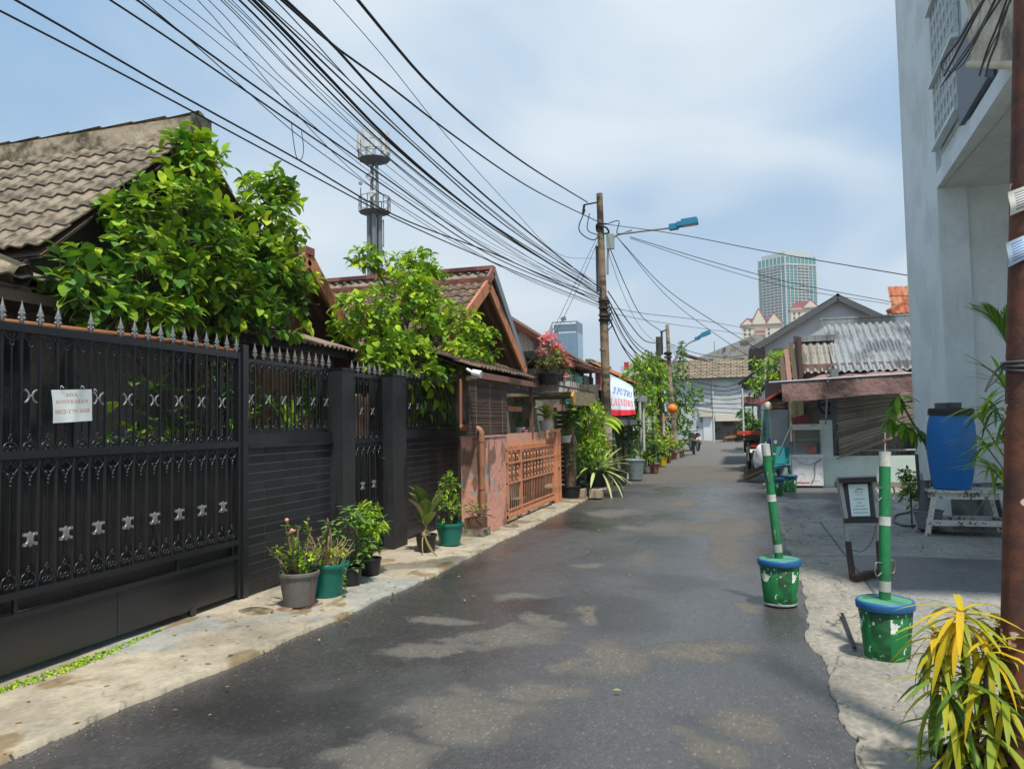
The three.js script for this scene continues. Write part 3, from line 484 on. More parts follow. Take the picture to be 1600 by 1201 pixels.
function gableRoof(t, H, dz, dy, len, cols, rows, w, l, mats, o = {}) {   // ridge along -x from x = 0, gable face towards +x
  const up = V(0, dy, -dz);
  tileRoof(t, V(0, H - dy, dz), V(-1, 0, 0), up, cols, rows, w, l, mats);
  mesh('roof_deck', [quadSheet(V(0, H - dy - 0.03, dz), V(0, H - 0.03, 0), V(-len, H - 0.03, 0), V(-len, H - dy - 0.03, dz)), quadSheet(V(0, H - dy - 0.03, -dz), V(0, H - 0.03, 0), V(-len, H - 0.03, 0), V(-len, H - dy - 0.03, -dz))], o.deck ?? deckWood, t);
  mesh('far_slope', [basisTo(waves(len, Math.hypot(dz, dy), 0.17, 0.02).rotateX(0), V(-len / 2, H - dy + 0.03, -dz), V(-len / 2, H + 0.03, 0))], mats[0], t);
  for (const s of [1, -1]) { mesh('barge_board', [bar(V(-0.02, H - 0.04, s * 0.01), V(-0.02, H - dy - 0.1, s * (dz + 0.05)), 0.05, o.bw ?? 0.2)], o.barge ?? orangePaint, t); mesh('inner_rafter', [bar(V(-0.22, H - 0.16, s * 0.05), V(-0.22, H - dy - 0.05, s * (dz - 0.1)), 0.05, 0.12)], o.rafter ?? brownPaint, t); }
  mesh('ridge_cap', [bar(V(0.02, H + 0.05, 0), V(-len, H + 0.05, 0), 0.2, 0.1)], o.ridge ?? redPaint, t);
}
{ const t = thing('gabled_house', 'small house with orange barge boards and tiled gable just behind the leafy tree', 'house', [-5.5, 0, -9.02]);
  gableRoof(t, 3.82, 2.1, 1.75, 3.2, 9, 8, 0.34, 0.33, brownTileM); mesh('gable_wall', [prism([[1.9, 2.05], [-1.9, 2.05], [0, 3.6]], 0.1, 'x').translate(-0.55, 0, 0), ext(-3.2, -0.55, 0, 2.05, 1.7, -1.7)], mat([0.5, 0.24, 0.14], 0.85, { map: T.grime }), t);
  mesh('vent_board', [bar(V(-0.4, 3.28, 0.3), V(-0.4, 3.28, -0.3), 0.03, 0.09)], orangePaint, t); }
{ const t = thing('gabled_house', 'brown gabled house with orange barge boards and red ridge above the bamboo blind', 'house', [-4.6, 0, -14.0]);
  gableRoof(t, 4.24, 2.5, 1.5, 6.2, 18, 8, 0.34, 0.36, brownTileM, { bw: 0.22 });
  mesh('gable_wall', [prism([[2.2, 2.74], [-2.2, 2.74], [0, 3.95]], 0.12, 'x').translate(-0.5, 0, 0), ext(-6, -0.5, 0, 2.74, 2.3, -2.3)], mat([0.15, 0.09, 0.065], 0.85, { map: T.grime }), t);
  mesh('vent_grille', [ext(-0.48, -0.44, 3.1, 3.45, 0.3, -0.3)], deckWood, t); }
{ const a = PX(771, 423, -5.0), t = thing('rear_house', 'taller rear house with ribbed roof and grey barge behind the brown gable', 'house', [-5.0, 0, a.z]), H = a.y;
  const len = 7.5, dz = 2.4, dy = 1.9;
  for (const s of [1, -1]) { mesh('roof_sheet', [basisTo(waves(len, Math.hypot(dz, dy), 0.2, 0.02), V(-len / 2, H - dy, s * dz), V(-len / 2, H, 0))], mat([0.3, 0.26, 0.22], 0.9, { map: T.moss }), t); mesh('barge_board', [bar(V(0, H, s * 0.01), V(0, H - dy - 0.05, s * (dz + 0.05)), 0.05, 0.2)], s > 0 ? redPaint : mat([0.2, 0.24, 0.27], 0.7), t); }
  mesh('ridge_cap', [bar(V(0.02, H + 0.06, 0), V(-len, H + 0.06, 0), 0.22, 0.08)], redPaint, t);
  mesh('wall', [prism([[2.1, 0], [2.1, H - 1.75], [0, H - 0.15], [-2.1, H - 1.75], [-2.1, 0]], 6.8, 'x').translate(-0.4, 0, 0)], greyWall, t);
  mesh('fallen_sheet', [basisTo(waves(0.7, 0.55, 0.1, 0.014), V(0.1, H - 1.5, -2.2), V(0.25, H - 1.75, -2.75))], mat([0.3, 0.32, 0.33], 0.6, { map: T.grime }), t); }
{ // porch with tile awning over the orange gate
  const a = PX(842, 597, -3.45), t = thing('porch_awning', 'low brown tiled awning over the orange gate', 'awning', [-3.45, 0, -13.6]), h = a.y;
  tileRoof(t, V(0, h, 0), V(0, 0, 1), V(-1, 0.38, 0), 12, 3, 0.30, 0.36, brownTileM);
  mesh('deck', [quadSheet(V(0, h - 0.02, 0), V(0, h - 0.02, 3.6), V(-1.1, h + 0.4, 3.6), V(-1.1, h + 0.4, 0))], deckWood, t);
  mesh('fascia', [ext(-0.02, 0.01, h - 0.1, h - 0.01, 0, 3.6)], brownPaint, t);
  mesh('bracket', [bar(V(-0.05, h - 0.12, 1.5), V(-0.6, h - 0.28, 1.5), 0.05, 0.05)], mat([0.35, 0.3, 0.22], 0.8), t);
  for (const z of [0.5, 2.4]) mesh('post', [ext(-0.14, -0.08, 0, h - 0.03, z, z + 0.06)], brownPaint, t);
  mesh('beam', [ext(-0.12, -0.09, 2.02, 2.07, -0.5, 3.4)], darkWood, t);
  mesh('shelf', [ext(-0.55, -0.12, 1.27, 1.30, -0.1, 2.5)], mat([0.32, 0.14, 0.09], 0.8, { map: T.wood }), t);
  mesh('shelf_front', [ext(-0.115, -0.1, 1.05, 1.36, -0.1, 2.5)], mat([0.7, 0.38, 0.27], 0.8, { map: T.soft }), t);
  mesh('inner_wall', [ext(-1.16, -1.1, 0, 2.6, -0.3, 2.6)], darkWall, t);
  mesh('hung_board', [ext(-0.2, -0.17, 1.72, 1.8, 0.9, 1.75)], mat([0.45, 0.16, 0.07], 0.7), t);
}
{ // bamboo blind
  const t = thing('bamboo_blind', 'brown bamboo roller blind hanging above the pink pillar', 'blind', [-3.52, 0, -9.75]), y0 = 1.36, y1 = 2.1, L = 1.72, m = [[0.12, 0.075, 0.05], [0.16, 0.1, 0.068], [0.095, 0.06, 0.042]].map((c) => mat(c, 0.75, { map: T.wood })), g = shape(new THREE.CylinderGeometry(0.0075, 0.0075, L, 6).rotateX(Math.PI / 2));
  for (let i = 0; i * 0.0165 < y1 - y0; i++) { const o = place('slat', g, pick(m), t, rr(-0.003, 0.003), y0 + i * 0.0165, -L / 2 + rr(-0.008, 0.008)); o.rotation.x = rr(-0.002, 0.002); }
  for (const z of [0.25, 0.85, 1.45]) mesh('cord', [ext(0.009, 0.012, y0, y1, -z, -z - 0.006)], mat([0.3, 0.25, 0.2], 0.9), t);
  mesh('roller', [rod(V(0, y1 + 0.03, 0.02), V(0, y1 + 0.03, -L - 0.02), 0.035)], m[0], t);
}
single('lamp', [rod(V(-3.42, 2.2, -9.62), V(-3.3, 2.17, -9.62), 0.045, 0.05, 12), rod(V(-3.5, 2.25, -9.62), V(-3.42, 2.2, -9.62), 0.02)], mat([0.8, 0.8, 0.78], 0.4), 'small white floodlight under the eave beside the bamboo blind', 'lamp');
{ // pink pillar with drain pipe
  const t = thing('pink_pillar', 'faded pink plaster pillar with peeling base beside the orange gate', 'pillar', [-3.42, 0, -10.1]);
  mesh('shaft', [ext(-0.36, 0, 0, 1.33, 0, -0.95)], mat(0xffffff, 0.9, { map: T.pinkwall, bump: T.bumpBig, bs: 0.012 }), t);
  mesh('cap', [ext(-0.37, 0.01, 1.33, 1.35, 0.01, -0.96)], mat([0.5, 0.3, 0.24], 0.9), t);
  const pp = thing('drain_pipe', 'orange brown drain pipe with an elbow running down the pink pillar', 'pipe', [-3.42, 0, -10.06]), m = mat([0.42, 0.19, 0.1], 0.55, { map: T.grain });
  mesh('pipe', [tube([V(-0.34, 1.47, 0), V(-0.2, 1.47, 0), V(-0.1, 1.455, 0), V(-0.045, 1.41, 0), V(-0.04, 1.3, 0), V(-0.04, 0.02, 0)], 0.042, 60, 12)], m, pp);
  for (const y of [0.62, 1.27]) mesh('collar', [cyl(0.049, 0.049, 0.06, -0.04, y, 0)], m, pp);
  mesh('collar', [rod(V(-0.24, 1.47, 0), V(-0.18, 1.47, 0), 0.049)], m, pp);
  mesh('riser', [rod(V(-0.34, 1.47, 0), V(-0.34, 2.15, -0.02), 0.022)], mat([0.33, 0.13, 0.08], 0.6), pp);
}
{ // orange gate
  const o = mat([0.74, 0.32, 0.165], 0.5, { map: T.grain, bump: T.bump, bs: 0.001 }), a = PX(787, 800, -3.42), z0 = -11.1, L = 2.95;
  const t = thing('folding_gate', 'low orange metal gate with rows of spear pickets', 'gate', [-3.42, 0, z0]);
  const rails = [0.09, 0.2, 0.6, 0.9, 1.1];
  rails.forEach((y, i) => mesh('rail', [ext(-0.012, 0.012, y, y + (i < 1 ? 0.05 : 0.022), 0, -L)], o, t));
  mesh('stile', [ext(-0.02, 0.02, 0.06, 1.16, -0.72, -0.77)], o, t); mesh('stile', [ext(-0.02, 0.02, 0.06, 1.16, 0, -0.035)], o, t); mesh('stile', [ext(-0.02, 0.02, 0.06, 1.2, -L, -L - 0.05)], o, t);
  const gP = shape(box(0.006, 1.03, 0.012, 0, 0.6, 0), lathe([[0.006, 1.11], [0.016, 1.15], [0.011, 1.19], [0, 1.27]], 6)), gD = shape(box(0.012, 0.07, 0.045, 0, 0, 0, Math.PI / 4), ringG(0.02, 0.006, 0.09), ringG(0.02, 0.006, -0.09)), gR = shape(ringG(0.026, 0.006, 0));
  for (let i = 1; i < 28; i++) { const z = -i * L / 28; place('picket', gP, o, t, 0, 0, z); if (i % 2) { place('scroll', gD, o, t, 0.002, 0.75, z - L / 56); place('scroll', gD, o, t, 0.002, 1.0, z - L / 56); } place('ring', gR, o, t, 0, 0.165, z - L / 56); }
  for (const z of [-1.2, -2.7]) mesh('wheel', [cyl(0.04, 0.04, 0.03, 0, -0.015, 0, 12).rotateZ(Math.PI / 2).translate(0, 0.05, z)], mat([0.15, 0.07, 0.04], 0.8), t);
  const p = thing('orange_goalpost', 'orange tubular steel frame standing at the end of the orange gate', 'steel frame', [-3.38, 0, -14.1]);
  for (const z of [0, -0.24]) mesh('post', [ext(-0.03, 0.03, 0, 1.40 - (z ? 0.01 : 0), z, z - 0.06)], o, p);
  mesh('head_rail', [ext(-0.028, 0.028, 1.35, 1.395, 0.62, 0)], o, p); mesh('brace', [ext(-0.02, 0.02, 0.68, 0.71, -0.06, -0.24)], o, p); mesh('lock_plate', [ext(0.03, 0.036, 1.13, 1.26, -0.01, -0.05)], mat([0.6, 0.6, 0.58], 0.4, { metalness: 0.6 }), p); mesh('drop_bar', [ext(-0.015, 0.015, 1.24, 1.35, 0.59, 0.62)], o, p);
}
// ---------------------------------------------------------------- trees of the black-fence garden
const barkM = mat([0.16, 0.12, 0.085], 0.9, { map: T.wood, bump: T.bumpBig, bs: 0.01 });
function leafyTree(name, label, base, trunk, clumps, tips, per, len, geos, pal, mats, nParts, o = {}) {
  const t = thing(name, label, 'tree', base), inv = V(...(base.isVector3 ? base.toArray() : base)), cl = clumps.map((c) => [c[0] - inv.x, c[1] - inv.y, c[2] - inv.z, c[3], c[4], c[5]]);
  const tk = trunk.map((p) => p.clone().sub(inv)), top = tk[tk.length - 1];
  mesh('trunk', [tube(tk, o.tr ?? 0.04, 16, 8)], barkM, t);
  mesh('limbs', cl.map((c, i) => { const s = tk[1 + i % (tk.length - 1)]; return tube([s, s.clone().lerp(V(c[0], c[1], c[2]), 0.5).add(V(0, 0.05, 0)), V(c[0], c[1], c[2])], 0.016, 8, 5); }), barkM, t);
  const L = clumpLeaves(cl, tips, per, len, geos, pal, o);
  if (nParts) {
    const eye = camera.position.clone().sub(inv), key = (l) => l.p.distanceTo(eye) - 0.25 * l.p.y; const sorted = L.map((l, i) => [key(l) + rr(0, 0.25), i]).sort((a, b) => a[0] - b[0]).slice(0, nParts);
    const chosen = new Uint8Array(L.length); for (const [, i] of sorted) { chosen[i] = 1; const l = L[i], m = mesh('leaf', l.geo, pick(mats), t); l.m.decompose(m.position, m.quaternion, m.scale); }
    stuff(mesh('foliage', foliage(L.filter((_, i) => !chosen[i])), foliageMat, t));
  } else stuff(mesh('foliage', foliage(L), foliageMat, t));
  const tw = []; for (let i = 0; i < L.length; i += per) { const l = L[i], q = l.p.clone().addScaledVector(l.twig, -0.16 - rr(0, 0.12)); q.y -= 0.03; tw.push(rod(q, l.p, 0.005, 0.003, 4)); }
  mesh('twigs', tw, barkM, t); return t;
}
{ // big-leaved tree over the gate
  const X = -4.75, E = (u, v, ru, rv, x = X, d = 0.42) => { const c = PX(u, v, x), s = c.distanceTo(camera.position) / FOCAL; return [c.x, c.y, c.z, d, rv * s, ru * s * 1.15]; };
  const cl = [E(300, 265, 50, 60, -4.9, 0.3), E(290, 360, 105, 70), E(235, 430, 95, 62), E(330, 455, 115, 66, X, 0.5), E(415, 400, 60, 95, -4.7, 0.4), E(425, 310, 42, 46, -4.8, 0.3), E(135, 430, 52, 36, -4.75, 0.25), E(190, 480, 70, 40, -4.6, 0.3), E(395, 500, 80, 38, -4.6, 0.35), E(255, 495, 60, 34, -4.55, 0.3), E(465, 470, 26, 52, -4.6, 0.25), E(185, 330, 26, 26, -4.9, 0.2)];
  leafyTree('leafy_tree', 'large-leaved green tree spreading over the black sliding gate', [-4.95, 0, -6.1], [V(-4.95, 0, -6.1), V(-4.93, 1.2, -6.05), V(-4.85, 2.2, -6.0), V(-4.8, 3.1, -5.9)], cl, 860, 6, 0.138, [LEAF.oval, LEAF.oval, LEAF.broad], GREEN.concat(LIME.slice(0, 3)), LM, 300, { droop: 0.25 });
}
{ // second tree
  const X = -4.7, E = (u, v, ru, rv, x = X, d = 0.5) => { const c = PX(u, v, x), s = c.distanceTo(camera.position) / FOCAL; return [c.x, c.y, c.z, d, rv * s, ru * s * 1.2]; };
  const cl = [E(650, 420, 48, 34, -4.9, 0.4), E(640, 480, 70, 60), E(580, 410, 28, 26, -5, 0.3), E(575, 500, 50, 50), E(700, 520, 62, 50, X, 0.55), E(625, 555, 80, 42, -4.5, 0.5), E(720, 565, 58, 34, -4.2, 0.45), E(745, 545, 32, 40, -4.2, 0.4), E(665, 590, 60, 22, -4.2, 0.35), E(590, 570, 30, 26, -4.5, 0.3)];
  leafyTree('leafy_tree', 'bright green leafy tree behind the small gate and second pillar', [-4.9, 0, -10.3], [V(-4.9, 0, -10.3), V(-4.88, 1.3, -10.2), V(-4.8, 2.4, -10.2), V(-4.8, 3.3, -10.1)], cl, 960, 5, 0.138, [LEAF.broad, LEAF.oval], LIME, [LM[1], LM[3], LM[3], LM[0]], 200, { droop: 0.2 });
}
{ // garden plants seen through the bars
  const t = thing('garden_shrub', 'broad-leaved garden shrub growing behind the sliding gate bars', 'shrub', [-4.55, 0, -5.3]);
  mesh('stems', [0, 1, 2, 3].map((i) => tube([V(0, 0, 0), V(rr(-0.1, 0.1), 0.7, rr(-0.15, 0.15)), V(rr(-0.15, 0.15), 1.45, rr(-0.3, 0.35))], 0.012, 8, 5)), barkM, t);
  for (let i = 0; i < 34; i++) { const p = V(rr(-0.15, 0.12), rr(1.3, 1.95), rr(-0.32, 0.6)); leafPart(t, pick([LEAF.oval, LEAF.broad]), pick(LM), p, V(rr(-0.2, 0.8), rr(-0.3, 0.4), rr(-0.9, 0.9)), rr(0.16, 0.27), 1); }
  bush(t, 'foliage', [[0, 1.42, 0.2, 0.15, 0.12, 0.5]], 30, 5, 0.08, LEAF.oval, LIME);
  const s = thing('garden_shrub', 'dense green plants behind the grille of the tiled wall', 'shrub', [-4.65, 0, -6.7]);
  bush(s, 'foliage', [[0, 1.6, 0.2, 0.25, 0.35, 0.5], [0, 1.5, -0.5, 0.2, 0.3, 0.3], [0, 1.95, 0.6, 0.2, 0.25, 0.2]], 90, 5, 0.12, [LEAF.oval, LEAF.narrow], DARK.concat(GREEN)); mesh('stems', [rod(V(0, 0, 0), V(0, 1.6, 0.1), 0.02), rod(V(0, 0, -0.1), V(0, 1.5, -0.5), 0.015)], barkM, s);
  for (let i = 0; i < 7; i++) leafPart(s, LEAF.strap2, LM[3], V(0.1, 1.3, -0.3 - i * 0.03), V(rr(-0.2, 0.3), 1, rr(-0.4, 0.4)), rr(0.4, 0.65), 1.2, V(1, 0, 0));
  const d = thing('climbing_plant', 'glossy climbing plant hanging over the second tiled wall grille', 'plant', [-4.3, 0, -10.4]); mesh('stem', [tube([V(-0.2, 0.02, 0), V(-0.1, 1, 0.1), V(0, 1.9, 0)], 0.015, 10, 5)], barkM, d);
  for (let i = 0; i < 90; i++) { const p = V(rr(-0.1, 0.14), rr(1.45, 2.1), rr(-0.6, 0.75)); leafPart(d, LEAF.broad, pick([LM[0], LM[1], LM[4], LM[3]]), p, V(rr(0, 0.6), rr(-1.2, -0.1), rr(-0.7, 0.7)), rr(0.1, 0.2), 1, V(1, 0.3, 0)); }
  const e = thing('garden_shrub', 'sunlit green shrub behind the narrow pedestrian gate', 'shrub', [-4.9, 0, -8.4]); mesh('stems', [rod(V(0, 0, 0), V(0, 1.6, 0.1), 0.02)], barkM, e); bush(e, 'foliage', [[0, 1.75, 0.1, 0.3, 0.45, 0.55], [0, 1.2, -0.1, 0.25, 0.3, 0.4]], 110, 5, 0.11, LEAF.broad, LIME.concat(GREEN));
}

// ---------------------------------------------------------------- potted plants on the left pavement
const potM = { grey: mat([0.17, 0.165, 0.155], 0.6, { map: T.grain }), teal: mat([0.006, 0.20, 0.15], 0.42, { map: T.grain }), black: mat([0.016, 0.017, 0.019], 0.5, { map: T.grain }), white: mat([0.7, 0.72, 0.7], 0.5, { map: T.grain }), brown: mat([0.18, 0.09, 0.055], 0.7, { map: T.grain }), terra: mat([0.36, 0.12, 0.075], 0.75, { map: T.grime }), yellow: mat([0.75, 0.55, 0.01], 0.5, { map: T.grain }), cement: mat([0.36, 0.34, 0.31], 0.9, { map: T.moss }), binTeal: mat([0.4, 0.5, 0.49], 0.55, { map: T.grain }), blackish: mat([0.03, 0.03, 0.032], 0.6, { map: T.grain }) };
const soilM = mat([0.055, 0.04, 0.03], 0.95, { map: T.grain, bump: T.bumpBig, bs: 0.03 });
function pot(t, r, rb, h, m, o = {}) {
  const prof = [[0, 0], [rb, 0], [rb * 1.02, 0.01], [mix(rb, r, 0.55), h * 0.55], [r * 0.94, h * 0.82], [r * 0.95, h * 0.86], [r * 1.0, h * 0.87], [r * 1.03, h * 0.9], [r * 1.03, h * 0.985], [r, h], [r * 0.93, h], [r * 0.9, h * 0.85], [r * 0.85, h * 0.7]];
  mesh('pot', [lathe(prof, 28)], m, t); mesh('soil', [new THREE.CircleGeometry(r * 0.9, 20).rotateX(-Math.PI / 2).translate(0, h * 0.84, 0)], soilM, t); return h * 0.84;
}
const potted = (name, label, p, r, rb, h, m, cat = 'potted plant', group) => { const t = thing(name, label, cat, p, 0, group); t.userData.top = undefined; delete t.userData.top; return [t, pot(t, r, rb, h, m)]; };
const thorn = mat([0.2, 0.14, 0.1], 0.85, { map: T.wood }), strawM = mat([0.45, 0.33, 0.16], 0.85), G = (u, v, y = LY) => { const p = PG(u, v, y); p.y = y; return p; };
{ const [t, h] = potted('potted_plant', 'leggy thorny shrub with pink buds in a wired grey pot', G(467, 945), 0.165, 0.12, 0.28, potM.grey);
  const tips = []; for (let i = 0; i < 13; i++) { const a = rr(0, 6.28), l = rr(0.18, 0.5), d = V(Math.cos(a) * rr(0.05, 0.2), l, Math.sin(a) * rr(0.05, 0.26)), s = V(Math.cos(a) * 0.06, h - 0.02, Math.sin(a) * 0.07), e = s.clone().add(d); mesh('stem', [tube([s, s.clone().lerp(e, 0.5).add(V(rr(-0.03, 0.03), 0, rr(-0.03, 0.03))), e], 0.007, 8, 5)], thorn, t); tips.push([s, e]); }
  for (const [sx, sz, y] of [[0.1, 0.26, 0.62], [-0.05, 0.1, 0.68], [-0.02, -0.02, 0.63], [0.02, -0.16, 0.6]]) { const s = V(sx * 0.3, h, sz * 0.3), e = V(sx, y + 0.02, sz); mesh('stem', [tube([s, s.clone().lerp(e, 0.5).add(V(0.01, 0, 0.03)), e], 0.008, 8, 5)], thorn, t); tips.push([s, e]); }
  const L = []; for (const [s, e] of tips) for (let k = 0; k < 26; k++) { const f = Math.pow(rnd(), 0.7), p = s.clone().lerp(e, f), d = V(rr(-1, 1), rr(0, 0.9), rr(-1, 1)); L.push({ geo: LEAF.tiny, m: leafMatrix(p, d, UPV, rr(0.03, 0.06)), c: tint(pick(GREEN.concat(LIME))) }); }
  stuff(mesh('foliage', foliage(L), foliageMat, t)); bush(t, 'undergrowth', [[0, h + 0.1, 0, 0.14, 0.12, 0.16]], 60, 4, 0.05, LEAF.tiny, LIME);
  for (const [, e] of tips.slice(13, 15)) mesh('bud', [ball(0.018, e.x, e.y + 0.01, e.z, 8)], mat([0.7, 0.28, 0.2], 0.6), t);
  const w = mat([0.22, 0.08, 0.05], 0.7, { metalness: 0.4 }); mesh('wire', [rod(V(0.16, 0.27, 0.06), V(0.14, -0.02, 0.06), 0.004), rod(V(0.1, 0.0, 0.14), V(0.15, 0.0, -0.12), 0.004)], w, t); }
{ const [t, h] = potted('potted_plant', 'dry straw-coloured plant in tilted green pot behind the grey pot', G(509, 929), 0.185, 0.13, 0.29, potM.teal); t.rotation.z = -0.06;
  const L = []; for (let i = 0; i < 70; i++) { const a = rr(0, 6.28), r = rr(0, 0.13); L.push(tube([V(Math.cos(a) * r, h, Math.sin(a) * r), V(Math.cos(a) * r * 1.3, h + 0.1, Math.sin(a) * r * 1.3), V(Math.cos(a) * (r + 0.1), h + rr(0.1, 0.28), Math.sin(a) * (r + 0.1))], 0.0028, 6, 4)); } stuff(mesh('dry_stems', L, strawM, t));
  bush(t, 'foliage', [[0, h + 0.08, 0, 0.14, 0.1, 0.15]], 36, 4, 0.06, LEAF.tinyN, LIME); for (let i = 0; i < 3; i++) mesh('stem', [tube([V(0, h, 0), V(rr(-0.05, 0.05), h + 0.2, rr(0, 0.1)), V(rr(-0.1, 0.1), h + 0.42, rr(-0.1, 0.15))], 0.01, 8, 5)], thorn, t);
  const s = []; for (let i = 0; i < 30; i++) s.push({ geo: LEAF.tiny, m: leafMatrix(V(0.19 + rr(-0.01, 0.02), rr(0.02, 0.28), 0.05 + rr(-0.02, 0.02)), V(rr(-0.2, 1), rr(-1, 0.3), rr(-1, 1)), UPV, 0.035), c: tint(pick(GREEN)) }); stuff(mesh('trailing_stem', foliage(s), foliageMat, t)); }
{ const [t, h] = potted('potted_plant', 'dark glossy-leaved shrub in a black plastic pot before the black wall', G(545, 912), 0.125, 0.105, 0.165, potM.black);
  mesh('stems', [0, 1, 2, 3, 4].map((i) => tube([V(0, h, 0), V(rr(-0.06, 0.06), h + 0.2, rr(-0.08, 0.08)), V(rr(-0.1, 0.1), h + 0.48, rr(-0.16, 0.16))], 0.008, 8, 5)), barkM, t);
  const tips = []; for (let i = 0; i < 24; i++) { const d = rdir(); tips.push(V(d.x * 0.18, h + 0.34 + d.y * 0.28, d.z * 0.22)); }
  for (const p of tips) for (let k = 0; k < 9; k++) { const a = k * 2.4; leafPart(t, LEAF.oval, pick([LM[2], LM[2], LM[4], LM[0]]), p.clone().add(V(0, -k * 0.006, 0)), V(Math.cos(a), 0.55 - k * 0.07, Math.sin(a)), rr(0.085, 0.13), 0.85); } }
{ const [t, h] = potted('potted_plant', 'yellow-green bamboo-like shrub in black pot beside the small gate', G(578, 897), 0.115, 0.09, 0.165, potM.black);
  mesh('stems', [0, 1, 2, 3, 4, 5, 6, 7].map(() => tube([V(rr(-0.03, 0.03), h, rr(-0.03, 0.03)), V(rr(-0.08, 0.08), h + 0.2, rr(-0.1, 0.1)), V(rr(-0.16, 0.16), h + 0.42, rr(-0.22, 0.22))], 0.005, 8, 5)), thorn, t);
  bush(t, 'foliage', [[0, h + 0.3, 0, 0.18, 0.24, 0.23], [0, h + 0.45, 0.05, 0.13, 0.14, 0.15]], 90, 5, 0.11, LEAF.narrow, LIME.concat([[0.2, 0.3, 0.02]]), { droop: 0.35 }); }
{ const [t, h] = potted('potted_plant', 'broad-leaved plant with withered brown leaf in small black pot', G(666, 861), 0.125, 0.095, 0.2, potM.black);
  const lm = [mat([0.20, 0.27, 0.03], 0.5, { transmission: 0.25, thickness: 0 }), mat([0.12, 0.21, 0.02], 0.5, { transmission: 0.25, thickness: 0 }), mat([0.42, 0.34, 0.15], 0.7)];
  [[0.1, 0.5, 0.7, 0.3], [1.2, 0.45, 0.5, 0.28], [2.3, 0.42, 0.55, 0.3], [3.2, 0.5, 0.45, 0.3], [4.1, 0.36, 0.8, 0.27], [5.2, 0.4, 0.6, 0.26], [0.7, 0.3, 0.9, 0.24], [3.7, 0.28, 1.0, 0.22], [1.8, 0.62, 0.35, 0.34], [5.8, 0.55, 0.5, 0.32], [2.8, 0.58, 0.3, 0.33]].forEach(([a, l, lean, s], i) => { const d = V(Math.cos(a) * lean * 0.4, 1, Math.sin(a) * lean * 0.4).normalize(), p = V(0, h, 0).addScaledVector(d, l * 0.55); mesh('petiole', [tube([V(0, h, 0), V(d.x * 0.05, h + 0.14, d.z * 0.05), p], 0.009, 8, 5)], mat([0.25, 0.24, 0.08], 0.7), t); leafPart(t, LEAF.broad, lm[i % 3 === 2 ? (i === 2 ? 2 : 1) : i % 2], p, V(d.x * 1.6, 0.9, d.z * 1.6), s, 0.85, V(-d.x, 0.6, -d.z)); });
  for (let i = 0; i < 4; i++) leafPart(t, LEAF.strap3, lm[2], V(0.02, h + 0.1 - i * 0.02, 0.06), V(rr(-0.15, 0.25), rr(-0.5, 0.1), 1), rr(0.2, 0.34), rr(0.5, 1.1), V(rr(-1, 1), 0.5, 0.3), 'withered_leaf');
  mesh('husk', [ball(0.06, 0, h + 0.02, 0, 8)], strawM, t); }
{ const [t, h] = potted('potted_plant', 'fine-leaved bushy shrub in wide green pot beside the pink pillar', G(703, 851), 0.175, 0.12, 0.27, potM.teal);
  mesh('stems', [0, 1, 2, 3].map((i) => tube([V(0, h, 0), V(rr(-0.06, 0.06), h + 0.2, rr(-0.08, 0.08)), V(rr(-0.1, 0.1), h + 0.55, rr(-0.1, 0.1))], 0.009, 8, 5)), barkM, t);
  bush(t, 'foliage', [[0, h + 0.22, 0, 0.2, 0.2, 0.24], [0, h + 0.45, 0, 0.15, 0.18, 0.17], [0.02, h + 0.62, 0.03, 0.07, 0.09, 0.08]], 190, 5, 0.055, LEAF.tinyN, GREEN.concat(LIME)); for (let i = 0; i < 4; i++) mesh('vine', [tube([V(0.16, 0.25, -0.05 + i * 0.03), V(0.2, 0.18, -0.06), V(0.19, 0.12 + i * 0.02, -0.02 + i * 0.02)], 0.004, 8, 4)], LM[2], t); }
{ const t = thing('planter', 'low stone planter of thorny stems at the foot of the pink pillar', 'planter', [-3.34, 0, -9.95]);
  mesh('trough', [ext(-0.3, 0.0, 0, 0.12, -0.08, 0.22)], potM.cement, t); mesh('trough', [ext(-0.28, -0.03, 0.12, 0.26, -0.05, 0.18)], potM.brown, t);
  mesh('stems', Array.from({ length: 9 }, () => tube([V(rr(-0.25, -0.05), 0.25, rr(-0.02, 0.15)), V(rr(-0.25, 0.05), 0.36, rr(-0.05, 0.25)), V(rr(-0.2, 0.14), rr(0.2, 0.5), rr(-0.08, 0.32))], 0.006, 8, 4)), thorn, t); bush(t, 'foliage', [[-0.15, 0.36, 0.08, 0.16, 0.12, 0.18]], 30, 4, 0.045, LEAF.tiny, GREEN); }
// pots on the shelf behind the orange gate
const shelfY = 1.30, SX = -3.72;
const shelfPot = (u, label, r, h, m, kind, x = SX, y = shelfY) => { const p = PX(u, 690, x); const [t, hh] = potted('shelf_pot', label, [x, y, p.z], r, r * 0.72, h, m, 'potted plant', undefined); kind(t, hh); };
shelfPot(812, 'spiky cactus-like plant in pale pot on the porch shelf', 0.10, 0.15, potM.white, (t, h) => bush(t, 'foliage', [[0, h + 0.12, 0, 0.1, 0.14, 0.12]], 26, 5, 0.09, LEAF.narrow, DARK));
shelfPot(829, 'reddish small plant in pale green pot on the porch shelf', 0.085, 0.15, mat([0.45, 0.6, 0.52], 0.5), (t, h) => bush(t, 'foliage', [[0, h + 0.1, 0, 0.08, 0.1, 0.1]], 20, 5, 0.07, LEAF.oval, [[0.2, 0.12, 0.08], [0.1, 0.14, 0.05]]));
shelfPot(821, 'small empty pink cup pot on the porch shelf', 0.05, 0.11, mat([0.5, 0.14, 0.2], 0.5), () => {}, -3.6);
